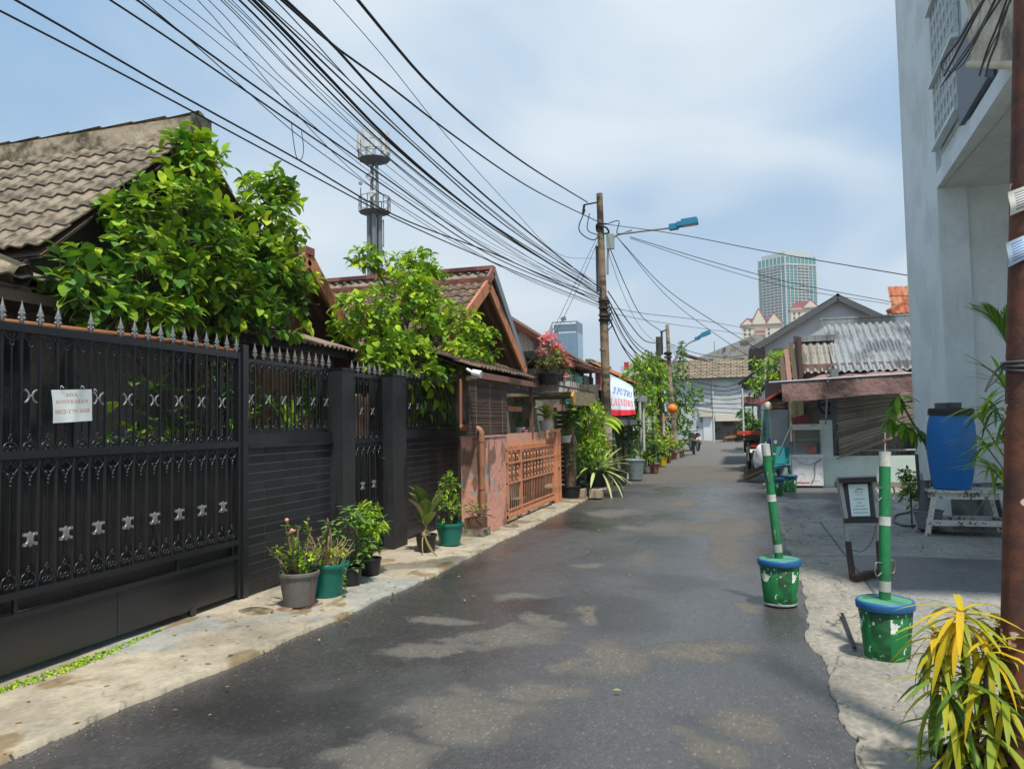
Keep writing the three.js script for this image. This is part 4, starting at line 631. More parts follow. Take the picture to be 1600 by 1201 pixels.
shelfPot(853, 'lime-leaved plant in white bucket on the porch shelf', 0.13, 0.2, potM.white, (t, h) => { mesh('stems', [rod(V(0, h, 0), V(0, h + 0.22, 0), 0.012)], strawM, t); for (let i = 0; i < 16; i++) { const a = i * 2.4; leafPart(t, LEAF.broad, i % 3 ? LM[3] : mat([0.3, 0.42, 0.02], 0.5, { transmission: 0.3, thickness: 0 }), V(0, h + 0.05 + i * 0.014, 0), V(Math.cos(a), rr(0.1, 0.9), Math.sin(a)), rr(0.2, 0.3), 0.8); } }, -3.6, 1.37);
shelfPot(884, 'dark spiky plant in white bowl hanging by the gate frame', 0.12, 0.14, potM.white, (t, h) => { for (let i = 0; i < 22; i++) { const a = i * 2.4; leafPart(t, LEAF.strap2, LM[2], V(0, h, 0), V(Math.cos(a), rr(0.4, 1.6), Math.sin(a)), rr(0.3, 0.45), 0.7); } }, -3.35, 1.13);
// shelf box and plank roof past the gate, with flowers on it
{ const z0 = -14.6, t = thing('plank_shelter', 'low shelter with rough plank roof beyond the orange gate', 'shelter', [-3.2, 0, z0]), wm = mat([0.32, 0.26, 0.15], 0.9, { map: T.wood, bump: T.bumpBig, bs: 0.02 });
  mesh('roof_plank', [ext(-1.2, 0.1, 2.04, 2.10, 0.3, -1.9)], wm, t); mesh('fascia_plank', [ext(0.1, 0.13, 1.86, 2.12, 0.0, -1.95)], wm, t); mesh('edge_rail', [ext(0.06, 0.1, 2.16, 2.19, 1.3, -2.0)], darkWood, t);
  mesh('box_end', [box(0.04, 0.2, 0.22, 0.12, 1.98, 0.22, 0.5)], mat([0.62, 0.36, 0.08], 0.8, { map: T.wood }), t); mesh('post', [ext(0, 0.06, 0, 1.86, -1.75, -1.81)], wm, t); mesh('post', [ext(-0.75, -0.69, 0, 1.86, -1.75, -1.81)], mat([0.3, 0.36, 0.3], 0.8), t); mesh('back_wall', [ext(-1.25, -1.2, 0, 2.04, 0.3, -2.6)], darkWall, t); mesh('side_shutter', Array.from({ length: 16 }, (_, i) => ext(-0.69, -0.2, 0.2 + i * 0.1, 0.28 + i * 0.1, -1.77, -1.79)), mat([0.2, 0.28, 0.25], 0.7, { map: T.grime }), t); }
{ const p = PX(857, 601, -3.3), [t, h] = potted('flowering_plant', 'bougainvillea with coral pink flowers in black pot on the plank roof', [p.x, 2.2, p.z], 0.17, 0.13, 0.22, potM.black, 'potted plant'); t.scale.set(1.15, 0.92, 1.7);
  mesh('stems', Array.from({ length: 9 }, () => tube([V(0, h, 0), V(rr(-0.1, 0.1), h + 0.25, rr(-0.25, 0.2)), V(rr(-0.2, 0.2), h + rr(0.4, 0.75), rr(-0.75, 0.35))], 0.006, 8, 4)), thorn, t);
  bush(t, 'foliage', [[0, h + 0.15, 0, 0.22, 0.16, 0.35], [0, h + 0.35, -0.3, 0.2, 0.25, 0.4]], 90, 4, 0.09, [LEAF.oval, LEAF.narrow], [[0.16, 0.2, 0.03], [0.1, 0.17, 0.03], [0.25, 0.2, 0.03]]);
  bush(t, 'flowers', [[0.02, h + 0.72, -0.05, 0.15, 0.14, 0.2], [0.05, h + 0.62, 0.25, 0.12, 0.1, 0.12], [0.05, h + 0.5, -0.42, 0.12, 0.1, 0.13], [0.06, h + 0.3, -0.75, 0.09, 0.1, 0.1], [0, h + 0.42, 0.3, 0.08, 0.08, 0.08], [0.05, h + 0.58, -0.3, 0.12, 0.09, 0.12], [0.1, h + 0.02, -0.55, 0.06, 0.08, 0.06]], 120, 5, 0.06, LEAF.tiny, [[0.85, 0.2, 0.19], [0.75, 0.13, 0.17], [0.9, 0.32, 0.28]], { droop: 0 }); }
{ const p = PX(890, 606, -3.2), t = thing('wire_basket', 'white wire-framed planter basket on the plank roof edge', 'basket', [p.x, 2.1, p.z]); mesh('liner', [ext(-0.12, 0.1, 0, 0.2, 0.42, -0.42)], mat([0.66, 0.66, 0.62], 0.8, { map: T.grime }), t); for (let i = 0; i < 5; i++) mesh('rib', [ext(0.1, 0.112, -0.02, 0.23, 0.4 - i * 0.2, 0.385 - i * 0.2)], brownPaint, t); bush(t, 'foliage', [[0, 0.36, 0, 0.14, 0.16, 0.36]], 40, 4, 0.06, LEAF.tinyN, DARK); }
{ const t = thing('palm_trunk_plant', 'thick fibrous palm trunk with red top standing in dark pot', 'palm', G(897, 778)); t.position.set(-3.35, 0.02, -15.2); pot(t, 0.2, 0.16, 0.24, potM.black);
  const g = lathe([[0.10, 0.2], [0.13, 0.5], [0.12, 0.9], [0.14, 1.1], [0.12, 1.2]], 14), q = g.attributes.position; for (let i = 0; i < q.count; i++) { const k = 1 + 0.12 * (fbm(q.getX(i) * 30, q.getY(i) * 18, 2, 256, 80) - 0.5); q.setX(i, q.getX(i) * k); q.setZ(i, q.getZ(i) * k); } mesh('trunk', [g], mat([0.2, 0.13, 0.085], 0.95, { map: T.wood, bump: T.bumpBig, bs: 0.04 }), t);
  mesh('crown_shaft', [lathe([[0.12, 1.2], [0.09, 1.3], [0.1, 1.4], [0.03, 1.5]], 12)], mat([0.33, 0.13, 0.08], 0.8, { map: T.wood }), t); for (let i = 0; i < 20; i++) { const a = i * 2.4; leafPart(t, LEAF.strap, LM[2], V(0, 1.45, 0), V(Math.cos(a), rr(0.5, 1.4), Math.sin(a)), rr(0.45, 0.7), 0.8); } bush(t, 'foliage', [[0.1, 0.75, 0.15, 0.18, 0.3, 0.2]], 46, 5, 0.07, LEAF.narrow, DARK); }
{ const t = thing('garden_shrub', 'tall mixed green bushes at the foot of the utility pole', 'shrub', [-3.35, 0, -17.3]); mesh('stems', [rod(V(0, 0, 0), V(0, 2, 0.1), 0.03), rod(V(0, 0, 0.4), V(0, 1.4, 0.6), 0.025)], barkM, t);
  bush(t, 'foliage', [[0, 1.72, 0.25, 0.4, 0.35, 0.75], [0, 1.45, -0.1, 0.35, 0.25, 0.6], [0.05, 1.0, 0.1, 0.45, 0.4, 0.9], [0.1, 0.65, 0.2, 0.45, 0.4, 0.9], [0.1, 0.95, -0.8, 0.35, 0.3, 0.5], [0.15, 1.75, 1.1, 0.4, 0.35, 0.6], [0.2, 1.05, 1.0, 0.4, 0.42, 0.7], [0.25, 0.9, 1.5, 0.35, 0.3, 0.4]], 680, 5, 0.14, [LEAF.oval, LEAF.narrow, LEAF.narrow], LIME.concat(GREEN, [[0.25, 0.3, 0.03]])); for (let i = 0; i < 4; i++) leafPart(t, LEAF.broad, LM[3], V(0.35, 1.5 + i * 0.05, 0.5 - i * 0.2), V(0.9, -0.2, rr(-1, 0.6)), 0.5, 0.7); }
{ const t = thing('agave_plant', 'strap-leaved pale striped plant in black pot beside the road', 'potted plant', [-2.96, 0.18, -16.0]); pot(t, 0.24, 0.19, 0.3, potM.black); const am = [[0.28, 0.37, 0.11], [0.2, 0.31, 0.06], [0.36, 0.42, 0.18]].map((c) => leafMat(c, 0.2)); for (let i = 0; i < 58; i++) { const a = i * 2.39996, l = rr(0.5, 0.85), k = i / 58; leafPart(t, pick([LEAF.strap, LEAF.strap2, LEAF.strap]), pick(am), V(Math.cos(a) * 0.05, 0.27, Math.sin(a) * 0.05), V(Math.cos(a), mix(2.4, 0.25, k), Math.sin(a)), l, 1.05); } for (let i = 0; i < 4; i++) { const a = -0.6 + i * 0.5; leafPart(t, LEAF.strap3, am[2], V(0.15 * Math.cos(a), 0.3, 0.15 * Math.sin(a)), V(Math.cos(a), 0.0, Math.sin(a)), 0.6, 0.8); } }
for (const [u, v, w, l] of [[913, 778, 0.2, 'pale concrete block under the pots, nearer the palm trunk'], [939, 779, 0.26, 'pale concrete block under the strap-leaved plant pot']]) { const p = PG(u, v); single('concrete_block', [box(0.24, 0.16, w, 0, 0.08, 0)], mat([0.5, 0.42, 0.3], 0.9, { map: T.grime, bump: T.bumpBig, bs: 0.01 }), l, 'block').position.set(p.x - 0.1, 0.02, p.z - 0.05); }
{ const [t] = potted('plant_pot', 'square dark empty pot between strap-leaved plant and bin', G(975, 756, 0.02), 0.2, 0.16, 0.36, potM.blackish, 'pot'); t.position.x -= 0.1; }
{ const [t, h] = potted('potted_plant', 'thin dark plant in black pot behind the concrete block', [-3.15, 0.02, -15.7], 0.16, 0.13, 0.24, potM.black); bush(t, 'foliage', [[0, h + 0.4, 0, 0.16, 0.4, 0.25]], 60, 5, 0.09, LEAF.narrow, DARK); mesh('stem', [rod(V(0, h, 0), V(0.02, h + 0.7, 0), 0.012)], mat([0.3, 0.2, 0.15], 0.8), t); }
{ const t = thing('waste_bin', 'pale teal round plastic bin with flat rim at the kerb', 'bin', [-2.72, 0.01, -20.2]); t.scale.set(0.68, 0.85, 0.68); mesh('body', [lathe([[0, 0.0], [0.23, 0.0], [0.25, 0.03], [0.335, 0.55], [0.34, 0.56]], 26)], potM.binTeal, t); mesh('rim', [new THREE.TorusGeometry(0.35, 0.02, 8, 28).rotateX(Math.PI / 2).translate(0, 0.6, 0), cyl(0.345, 0.36, 0.06, 0, 0.55, 0, 28)], potM.binTeal, t); }
// row of little pots along the left kerb further on
const rowPots = [[1014, 738, 'small white painted pot of ferny plant past the teal bin', 0.18, 0.24, 'white', LIME, 0.5], [1022, 738, 'terracotta pot with dark leafy plant past the white pot', 0.24, 0.3, 'terra', DARK, 0.7], [1036, 728, 'yellow bucket planted with yellow-green shrub', 0.2, 0.36, 'yellow', LIME, 0.6], [1043, 722, 'brown clay pot with tall yellow-green shrub past the yellow bucket', 0.24, 0.42, 'brown', GOLD, 0.9], [1051, 717, 'small clay pot with low plant beside the striped post', 0.26, 0.3, 'terra', GREEN, 0.5], [1061, 714, 'grey cement pot with low spreading plant near the wooden bench', 0.34, 0.36, 'cement', GREEN, 0.4]];
for (const [u, v, label, r1, h1, m, pal, ph] of rowPots) { const r = r1 * 0.72, h = h1 * 0.8; const [t, hh] = potted('potted_plant', label, G(u, v, 0.02), r, r * 0.75, h, potM[m]); bush(t, 'foliage', [[0, hh + ph * 0.5, 0, r * 1.5, ph * 0.55, r * 1.7]], 70, 5, 0.13, [LEAF.oval, LEAF.narrow], pal); mesh('stem', [rod(V(0, hh, 0), V(0, hh + ph * 0.6, 0), 0.02)], barkM, t); }

// ---------------------------------------------------------------- houses further along on the left
const tealSheet = mat([0.16, 0.55, 0.43], 0.6, { map: T.grime }), rustRoof = mat([0.42, 0.2, 0.15], 0.85, { map: T.grime }), zinc = mat([0.42, 0.43, 0.42], 0.55, { map: T.grime, metalness: 0.15 });
{ const t = thing('corrugated_house', 'shabby house with turquoise corrugated upper wall and rusty roof behind the pole', 'house', [-4.2, -0.72, -20.6]); t.scale.set(1, 1, 1);
  mesh('upper_wall', [basisTo(waves(0.8, 2.4, 0.11, 0.016), V(0, 3.1, 1.9), V(0, 3.1, -0.5), V(1, 0, 0))], tealSheet, t);
  mesh('lower_wall', [ext(-3, -0.05, 0, 2.7, 2.2, -2.4)], mat([0.45, 0.3, 0.22], 0.9, { map: T.grime }), t); mesh('inner_wall', [ext(-3, -0.1, 2.7, 3.6, 2.2, -2.4)], darkWall, t);
  for (const z of [2.1, 0.9, -0.3, -1.5]) mesh('stud', [ext(-0.05, 0.02, 2.7, 3.7, z, z - 0.06)], darkWood, t);
  const r = mesh('roof_sheet', [waves(5.4, 3.4, 0.12, 0.018).rotateY(Math.PI / 2)], rustRoof, t); at(r, -1.45, 3.75, -0.2, 0, 0, 0.03); mesh('roof_edge', [ext(0.17, 0.21, 3.7, 3.84, 2.5, -2.9)], rustRoof, t);
  const l = mesh('lower_roof', [waves(4.6, 1.3, 0.12, 0.018).rotateY(Math.PI / 2)], mat([0.36, 0.25, 0.2], 0.85, { map: T.grime }), t); at(l, 0.5, 2.42, -0.2, 0, 0, -0.16); mesh('gutter', [ext(1.12, 1.18, 2.16, 2.3, 2.1, -2.5)], mat([0.5, 0.49, 0.45], 0.8, { map: T.grime }), t); mesh('side_post', [ext(-0.02, 0.14, 2.7, 3.75, -2.3, -2.42)], mat([0.4, 0.14, 0.1], 0.8), t); mesh('rag', [ext(0.05, 0.09, 2.9, 3.1, -0.9, -1.25)], mat([0.02, 0.4, 0.25], 0.8), t); }
{ const t = thing('gable_shed', 'large grey gable wall of a hall rising behind the bougainvillea', 'house', [-6.2, 0, -22.5]), m = mat([0.38, 0.38, 0.33], 0.85, { map: T.grime });
  mesh('wall', [prism([[9, 0], [9, 3.6], [4.5, 4.42], [-8.5, 3.8], [-8.5, 0]], 3.5, 'x')], m, t); mesh('roof_edge', [bar(V(0.1, 4.48, 4.5), V(0.1, 3.83, -8.7), 0.4, 0.08)], mat([0.33, 0.22, 0.18], 0.8), t); mesh('roof_edge', [bar(V(0.1, 4.48, 4.5), V(0.1, 3.6, 9.1), 0.4, 0.08)], mat([0.33, 0.22, 0.18], 0.8), t); }
{ const t = thing('laundry_shop', 'small dark open-fronted shop with white barred window behind the banner', 'shop', [-3.55, 0, -20.8]);
  mesh('wall', [ext(-2.5, -2.3, 0, 2.5, 1.2, -2.6), ext(-2.5, 0, 0, 2.5, 1.2, 1.1)], darkWall, t); mesh('window_frame', [ext(0, 0.06, 1.18, 2.05, 0.9, 0.84), ext(0, 0.06, 1.18, 2.05, 0.14, 0.06), ext(0, 0.06, 1.18, 1.26, 0.84, 0.14), ext(0, 0.06, 2.0, 2.06, 0.84, 0.14)], mat([0.66, 0.66, 0.62], 0.6), t); mesh('window_glass', [ext(0.01, 0.016, 1.26, 2.0, 0.84, 0.14)], mat([0.1, 0.11, 0.11], 0.15), t); for (let i = 0; i < 4; i++) mesh('window_bar', [ext(0.03, 0.04, 1.26 + 0.15 * (i + 1), 1.272 + 0.15 * (i + 1), 0.84, 0.14)], mat([0.5, 0.5, 0.48], 0.6), t);
  mesh('door', [ext(-1.6, -1.56, 0, 2.2, 0.0, -1.3)], mat([0.12, 0.09, 0.07], 0.7, { map: T.wood }), t); mesh('leaning_frame', [bar(V(0.25, 0.25, -0.3), V(0.12, 1.2, -0.24), 0.03, 0.03), bar(V(0.25, 0.25, -0.52), V(0.12, 1.2, -0.46), 0.03, 0.03), bar(V(0.12, 1.2, -0.24), V(0.12, 1.2, -0.46), 0.03, 0.03)], mat([0.4, 0.4, 0.38], 0.5), t);
  mesh('roof', [quadSheet(V(0.75, 2.2, 1.2), V(0.75, 2.2, -2.8), V(-2.4, 2.85, -2.8), V(-2.4, 2.85, 1.2))], zinc, t); mesh('roof_edge', [ext(0.72, 0.78, 2.1, 2.24, -0.9, -2.8)], zinc, t); mesh('white_post', [cyl(0.04, 0.04, 2.15, 0.7, 0, -2.4, 10)], potM.white, t); }
{ // cloth banner
  const tex = canvasTex(512, 480, (k, w, h) => { k.fillStyle = '#bccad6'; k.fillRect(0, 0, w, h); k.fillStyle = '#cf2036'; k.fillRect(0, h * 0.84, w, h * 0.16); k.textAlign = 'center'; k.fillStyle = '#33479c'; k.font = 'italic bold 118px serif'; k.fillText('3 PUTRI', w * 0.53, h * 0.42, 400); k.fillStyle = '#c92b3c'; k.font = 'bold 128px serif'; k.fillText('LAUNDRY', w * 0.55, h * 0.73, 430); });
  const c = [PZ(950, 649, 18.4), PZ(994, 647, 18.6), PZ(986, 597, 18.9), PZ(952, 588, 18.6)]; c[0].x -= 0.05;
  const [g, m] = printed(...c, tex, 0.75, (u, v, q) => { q.z += 0.05 * Math.sin(u * 14) * (1 - v) - 0.35 * v * v; q.y += 0.06 * Math.sin(u * Math.PI) * (v - 0.3) - 0.1 * u * v; }, 28, 16);
  const t = thing('banner', 'white cloth laundry banner with red hem sagging beside the pole', 'banner'); mesh('cloth', g, m, t); mesh('cord', [tube([c[3], V(-3.02, c[3].y + 0.1, -18.0)], 0.008, 4, 4)], strawM, t); }
{ const t = thing('orange_roof_house', 'low house with broken orange clay tile roof among the shrubs', 'house', [-3.9, 0, -26.5]); const cm = [[0.52, 0.19, 0.08], [0.44, 0.15, 0.065], [0.58, 0.24, 0.11]].map((c) => mat(c, 0.85, { map: T.grime }));
  tileRoof(t, V(0.5, 2.75, -2.1), V(0, 0, 1), V(-1, 0.55, 0), 11, 4, 0.36, 0.36, cm); mesh('deck', [quadSheet(V(0.5, 2.72, -2.1), V(0.5, 2.72, 1.9), V(-0.9, 3.48, 1.9), V(-0.9, 3.48, -2.1))], deckWood, t); mesh('ridge', [bar(V(-0.85, 3.53, 1.9), V(-0.85, 3.53, -2.1), 0.2, 0.12)], plaster, t); mesh('wall', [ext(-3, 0, 0, 2.75, 1.8, -2.0)], darkWall, t);
  mesh('awning', [quadSheet(V(0.9, 2.25, 2.6), V(0.9, 2.25, -1.6), V(0, 2.6, -1.6), V(0, 2.6, 2.6))], zinc, t); mesh('post', [cyl(0.045, 0.045, 2.25, 0.85, 0, 2.5)], potM.white, t); }
function shrubRow(label, base, clumps, n, len, pal, geos, flowers) { const t = thing('garden_tree', label, 'tree', base); mesh('trunk', [rod(V(0, 0, 0), V(0, clumps[0][1], 0.1), 0.05, 0.03)], barkM, t); bush(t, 'foliage', clumps, n, 5, len, geos, pal); if (flowers) bush(t, 'flowers', flowers, 30, 5, 0.13, LEAF.tiny, GOLD, { droop: 0 }); return t; }
shrubRow('green shrubs with yellow flowers in front of the orange tile roof', [-3.2, 0, -25.3], [[0, 2.3, 0.1, 0.55, 0.5, 1.2], [0.1, 1.55, 0.4, 0.5, 0.6, 1.2], [0.1, 0.8, 0.2, 0.5, 0.5, 1.1], [0, 3.0, 1.2, 0.5, 0.35, 0.6]], 420, 0.19, LIME.concat(GREEN), [LEAF.oval, LEAF.narrow], [[0.4, 1.85, -0.2, 0.15, 0.22, 0.25], [0.4, 1.2, -1.1, 0.12, 0.15, 0.2]]);
shrubRow('feathery light green tree leaning by the second pole', [-3.25, 0, -29.3], [[0, 3.3, 0.2, 0.7, 0.6, 1.2], [0.15, 2.6, 0.3, 0.6, 0.5, 1.0], [0, 3.6, 1.6, 0.6, 0.35, 0.8]], 330, 0.26, GREEN.concat(LIME), [LEAF.narrow]);
shrubRow('dense dark green tree beyond the second pole before the pale building', [-3.3, 0, -34], [[0.3, 3.1, 0, 0.9, 1.0, 1.6], [0.4, 2.0, -0.5, 1.0, 1.0, 1.7], [0.3, 1.1, -0.2, 0.9, 0.8, 1.6], [0.8, 4.2, -0.6, 0.3, 0.8, 0.4], [1.3, 2.6, -1.0, 0.5, 0.4, 0.6]], 620, 0.2, DARK.concat(GREEN), [LEAF.oval, LEAF.tiny]);
shrubRow('bushy dark plants along the wall past the teal bin', [-3.5, 0, -23.4], [[0, 1.6, 0, 0.5, 0.6, 1.0], [0, 0.8, 0, 0.5, 0.6, 1.0]], 220, 0.16, DARK, [LEAF.oval, LEAF.narrow]);
{ const p = PG(1041, 722); const t = thing('striped_post', 'short black and white painted post among the kerb pots', 'post', [-2.95, 0, p.z - 0.6]); mesh('shaft', [cyl(0.09, 0.09, 1.15, 0, 0, 0)], potM.black, t); mesh('white_band', [cyl(0.094, 0.094, 0.5, 0, 0.95, 0)], potM.white, t); mesh('head', [cyl(0.09, 0.07, 0.4, 0, 1.45, 0)], mat([0.5, 0.28, 0.12], 0.8), t); }
{ const t = thing('wooden_bench', 'rough plank bench standing at the left edge of the road', 'bench', [-2.55, 0, -36.2]); mesh('seat', [ext(-0.75, 0.62, 0.62, 0.68, 0.25, -0.25)], mat([0.5, 0.4, 0.28], 0.85, { map: T.wood }), t); for (const x of [-0.35, 0.35]) for (const z of [0.2, -0.2]) mesh('leg', [ext(x - 0.05, x + 0.05, 0, 0.62, z - 0.04, z + 0.04)], darkWood, t); mesh('stretcher', [ext(-0.3, 0.3, 0.15, 0.2, 0.02, -0.02)], darkWood, t);
  const r = thing('traffic_paddle', 'orange plastic ball hung beside the second pole', 'ball', [-2.62, 2.0, -30.6]); mesh('ball', [ball(0.2, 0, 0, 0, 16)], mat([0.8, 0.22, 0.01], 0.5), r); mesh('tray', [ext(-0.5, 0.16, -0.34, -0.28, 0.15, -0.15)], mat([0.35, 0.25, 0.15], 0.8), r); mesh('bracket', [ext(-0.5, -0.44, -2.0, -0.34, 0.03, -0.03)], darkWood, r); }

// ---------------------------------------------------------------- poles and cables
const poleM = mat([0.33, 0.26, 0.19], 0.8, { map: T.moss, bump: T.bumpBig, bs: 0.01 }), galv = mat([0.4, 0.41, 0.42], 0.5, { metalness: 0.3, map: T.grain }), lampBlue = mat([0.02, 0.22, 0.36], 0.45), cableM = mat([0.012, 0.012, 0.018], 0.6), lensM = mat([0.5, 0.45, 0.3], 0.3);
const P1 = V(-3.05, 0, -17.92);
function lampHead(t, x, y, z, s, tilt) { const h = mesh('lamp_head', [box(0.46 * s, 0.1 * s, 0.2 * s, 0.36 * s, 0.03 * s, 0), box(0.2 * s, 0.12 * s, 0.16 * s, 0.06 * s, 0.0, 0), box(0.34 * s, 0.05 * s, 0.16 * s, 0.4 * s, 0.1 * s, 0)], lampBlue, t); at(h, x, y, z, 0, 0, tilt); const l = mesh('lens', [box(0.3 * s, 0.012, 0.15 * s, 0.42 * s, -0.028 * s, 0)], lensM, h); return l; }
{ const t = thing('utility_pole', 'tall weathered steel utility pole with blue street lamp beside the banner', 'pole', P1);
  mesh('shaft', [rod(V(0, 0, 0), V(0, 1.9, 0), 0.115, 0.11, 14), rod(V(0, 1.9, 0), V(-0.02, 4.4, 0), 0.105, 0.1, 14), rod(V(-0.02, 4.4, 0), V(-0.05, 6.95, 0), 0.088, 0.075, 14)], poleM, t); for (const y of [1.9, 3.2, 4.4]) mesh('collar', [cyl(0.118 - y * 0.002, 0.118 - y * 0.002, 0.05, -0.02, y, 0)], poleM, t);
  mesh('paint_patch', [cyl(0.117, 0.116, 0.62, 0, 1.1, 0)], mat([0.55, 0.52, 0.48], 0.8, { map: T.moss }), t);
  mesh('lamp_arm', [tube([V(0.1, 5.0, 0), V(0.12, 5.5, 0), V(0.18, 5.8, 0), V(0.35, 5.92, 0), V(0.7, 5.95, 0), V(1.65, 5.98, 0)], 0.026, 40, 8)], galv, t); lampHead(t, 1.6, 5.99, 0, 1.05, 0.08);
  mesh('junction_box', [ext(0.09, 0.27, 5.6, 5.95, 0.06, -0.06)], mat([0.3, 0.36, 0.33], 0.6), t); mesh('side_bar', [ext(-0.17, -0.12, 4.6, 5.7, 0.03, -0.03)], darkWood, t); mesh('crossarm', [rod(V(-0.05, 6.75, 0), V(-0.42, 6.72, 0), 0.02), rod(V(-0.42, 6.72, 0), V(-0.46, 6.5, 0), 0.03)], darkWood, t);
  mesh('clamp_bundle', [tube([V(-0.1, 6.15, 0.09), V(0.1, 6.1, 0.1), V(0.14, 6.0, -0.05), V(-0.12, 6.05, -0.1), V(-0.1, 6.2, 0.1), V(0.12, 6.18, 0.1)], 0.022, 40, 6), tube([V(-0.4, 6.6, 0), V(-0.55, 6.1, 0.05), V(-0.2, 5.85, 0), V(0, 6.05, 0)], 0.014, 16, 5), tube([V(0.1, 6.2, 0), V(0.4, 6.25, 0), V(0.35, 5.95, 0.02), V(0.7, 6.0, 0)], 0.012, 16, 5), tube([V(-0.3, 6.5, 0), V(-0.35, 6.1, 0), V(-0.1, 5.95, 0.02)], 0.012, 12, 5)], cableM, t);
  for (const y of [4.35, 4.22, 4.05, 3.92]) mesh('cable_coil', [new THREE.TorusGeometry(0.125, 0.022, 6, 20).rotateX(1.57 + rr(-0.3, 0.3)).translate(0.0, y, 0), tube([V(0.1, y, 0.06), V(0.2, y - 0.12, 0.1), V(0.1, y - 0.25, 0.08)], 0.014, 10, 5)], cableM, t); }
const P2 = V(-2.9, 0, -32.5), P3 = V(-2.95, 0, -29.2);
{ const t = thing('utility_pole', 'thin grey utility pole with small blue lamp beyond the banner', 'pole', P2); mesh('shaft', [rod(V(0.25, 0, 0), V(0.05, 3, 0), 0.11, 0.1, 12), rod(V(0.05, 3, 0), V(0, 5.55, 0), 0.09, 0.075, 12)], mat([0.42, 0.36, 0.31], 0.8, { map: T.moss }), t); mesh('lamp_arm', [tube([V(0.1, 3.5, 0), V(0.35, 4.2, 0), V(0.8, 4.7, 0), V(1.2, 4.88, 0)], 0.035, 20, 6)], galv, t); lampHead(t, 1.15, 4.9, 0, 1.1, 0.35); mesh('transformer_clamp', [new THREE.TorusGeometry(0.13, 0.05, 6, 16).rotateX(1.4).translate(0, 4.35, 0), new THREE.TorusGeometry(0.13, 0.04, 6, 16).rotateX(1.8).translate(0, 4.2, 0), ext(-0.28, -0.2, 4.3, 5.3, 0.05, -0.05)], darkWood, t); mesh('bracket', [rod(V(0, 5.35, 0), V(-0.3, 5.25, 0), 0.03)], darkWood, t); }
{ const t = thing('utility_pole', 'short dark wooden utility pole next to the thin grey pole', 'pole', P3); mesh('shaft', [rod(V(-0.05, 0, 0), V(0, 4.7, 0), 0.12, 0.09, 12)], mat([0.09, 0.075, 0.065], 0.9, { map: T.wood }), t); mesh('cable_clamp', [new THREE.TorusGeometry(0.14, 0.05, 6, 16).rotateX(1.4).translate(0, 3.8, 0), tube([V(-0.4, 3.7, 0), V(0, 3.85, 0.1), V(0.4, 3.7, 0)], 0.03, 10, 5)], cableM, t); }
// a cable: photo pixels [[u, v]..] lie in the upright plane between two ground-plan points A and B
let cableNo = 0;
function cable(px, A, B, r, o = {}) {
  const nx = B.z - A.z, nz = A.x - B.x, k = nx * A.x + nz * A.z, pts = px.map(([u, v]) => { const d = ray(u, v), t = k / (nx * d.x + nz * d.z); return V(d.x * t, EYE + d.y * t, d.z * t); });
  if (o.on) { const a = pts[0], b = pts[1], d = a.clone().sub(b); d.multiplyScalar(o.on / Math.hypot(d.x, d.z)); d.y *= 0.55; pts.unshift(a.clone().add(d)); }
  const far = pts[pts.length - 1]; if (o.end) pts.push(o.end);
  const c = new THREE.CatmullRomCurve3(pts, false, 'centripetal');
  return single('cable', [new THREE.TubeGeometry(c, 64, r * 0.86, 6, false)], cableM, o.label ?? (r >= 0.009 ? 'thick black overhead cable strung along the street to the weathered pole' : 'thin black overhead wire strung along the street to the weathered pole'), 'cable', o.label ? undefined : r >= 0.009 ? 'thick cables strung to the weathered pole' : 'thin wires strung to the weathered pole');
}
const pB = V(P1.x, 0, P1.z);
const main = [ // first pixels ... last at the pole, plane offset x at frame edge, radius
  [[[0, 17], [180, 110], [465, 262], [600, 333], [760, 405], [940, 478]], -4.5, 0.010],
  [[[24, 0], [240, 125], [465, 249], [610, 333], [780, 400], [940, 474]], -4.4, 0.011],
  [[[172, 0], [330, 105], [470, 202], [600, 290], [760, 395], [940, 470]], -4.2, 0.010],
  [[[214, 0], [300, 64], [488, 198], [600, 276], [760, 388], [940, 466]], -4.15, 0.011],
  [[[222, 0], [310, 75], [470, 215], [640, 330], [800, 425], [940, 482]], -4.1, 0.005],
  [[[255, 0], [380, 100], [560, 255], [720, 360], [940, 468]], -4.0, 0.004],
  [[[279, 0], [420, 115], [590, 262], [760, 385], [940, 475]], -3.95, 0.004],
  [[[309, 0], [420, 130], [560, 275], [740, 395], [940, 480]], -3.9, 0.004],
  [[[326, 0], [440, 122], [600, 255], [760, 375], [940, 460]], -3.85, 0.004],
  [[[345, 0], [450, 108], [600, 240], [760, 362], [940, 463]], -3.8, 0.005],
  [[[350, 0], [470, 125], [620, 258], [770, 372], [940, 471]], -3.75, 0.004],
  [[[356, 0], [480, 120], [640, 262], [800, 385], [940, 465]], -3.7, 0.004],
  [[[362, 0], [500, 145], [650, 285], [810, 400], [940, 476]], -3.7, 0.004],
  [[[374, 0], [480, 108], [600, 225], [760, 350], [940, 458]], -3.6, 0.010],
  [[[388, 0], [500, 115], [600, 215], [740, 330], [940, 455]], -3.55, 0.009],
  [[[396, 0], [505, 112], [610, 220], [760, 345], [940, 462]], -3.5, 0.017],
  [[[404, 0], [520, 112], [640, 222], [780, 345], [940, 450]], -3.45, 0.010],
  [[[408, 0], [540, 120], [660, 235], [800, 355], [940, 456]], -3.4, 0.006],
  [[[446, 0], [512, 62], [600, 158], [740, 290], [850, 382], [940, 452]], -3.3, 0.015],
  [[[521, 0], [600, 90], [700, 215], [800, 325], [870, 395], [930, 404]], -3.2, 0.0045],
  [[[430, 0], [560, 140], [700, 270], [830, 375], [940, 446]], -3.35, 0.006],
];
for (const [px, x, r] of main) { const a = PX(px[0][0], px[0][1], x); cable(px, V(a.x, 0, a.z), pB, r, { on: 9 }); }
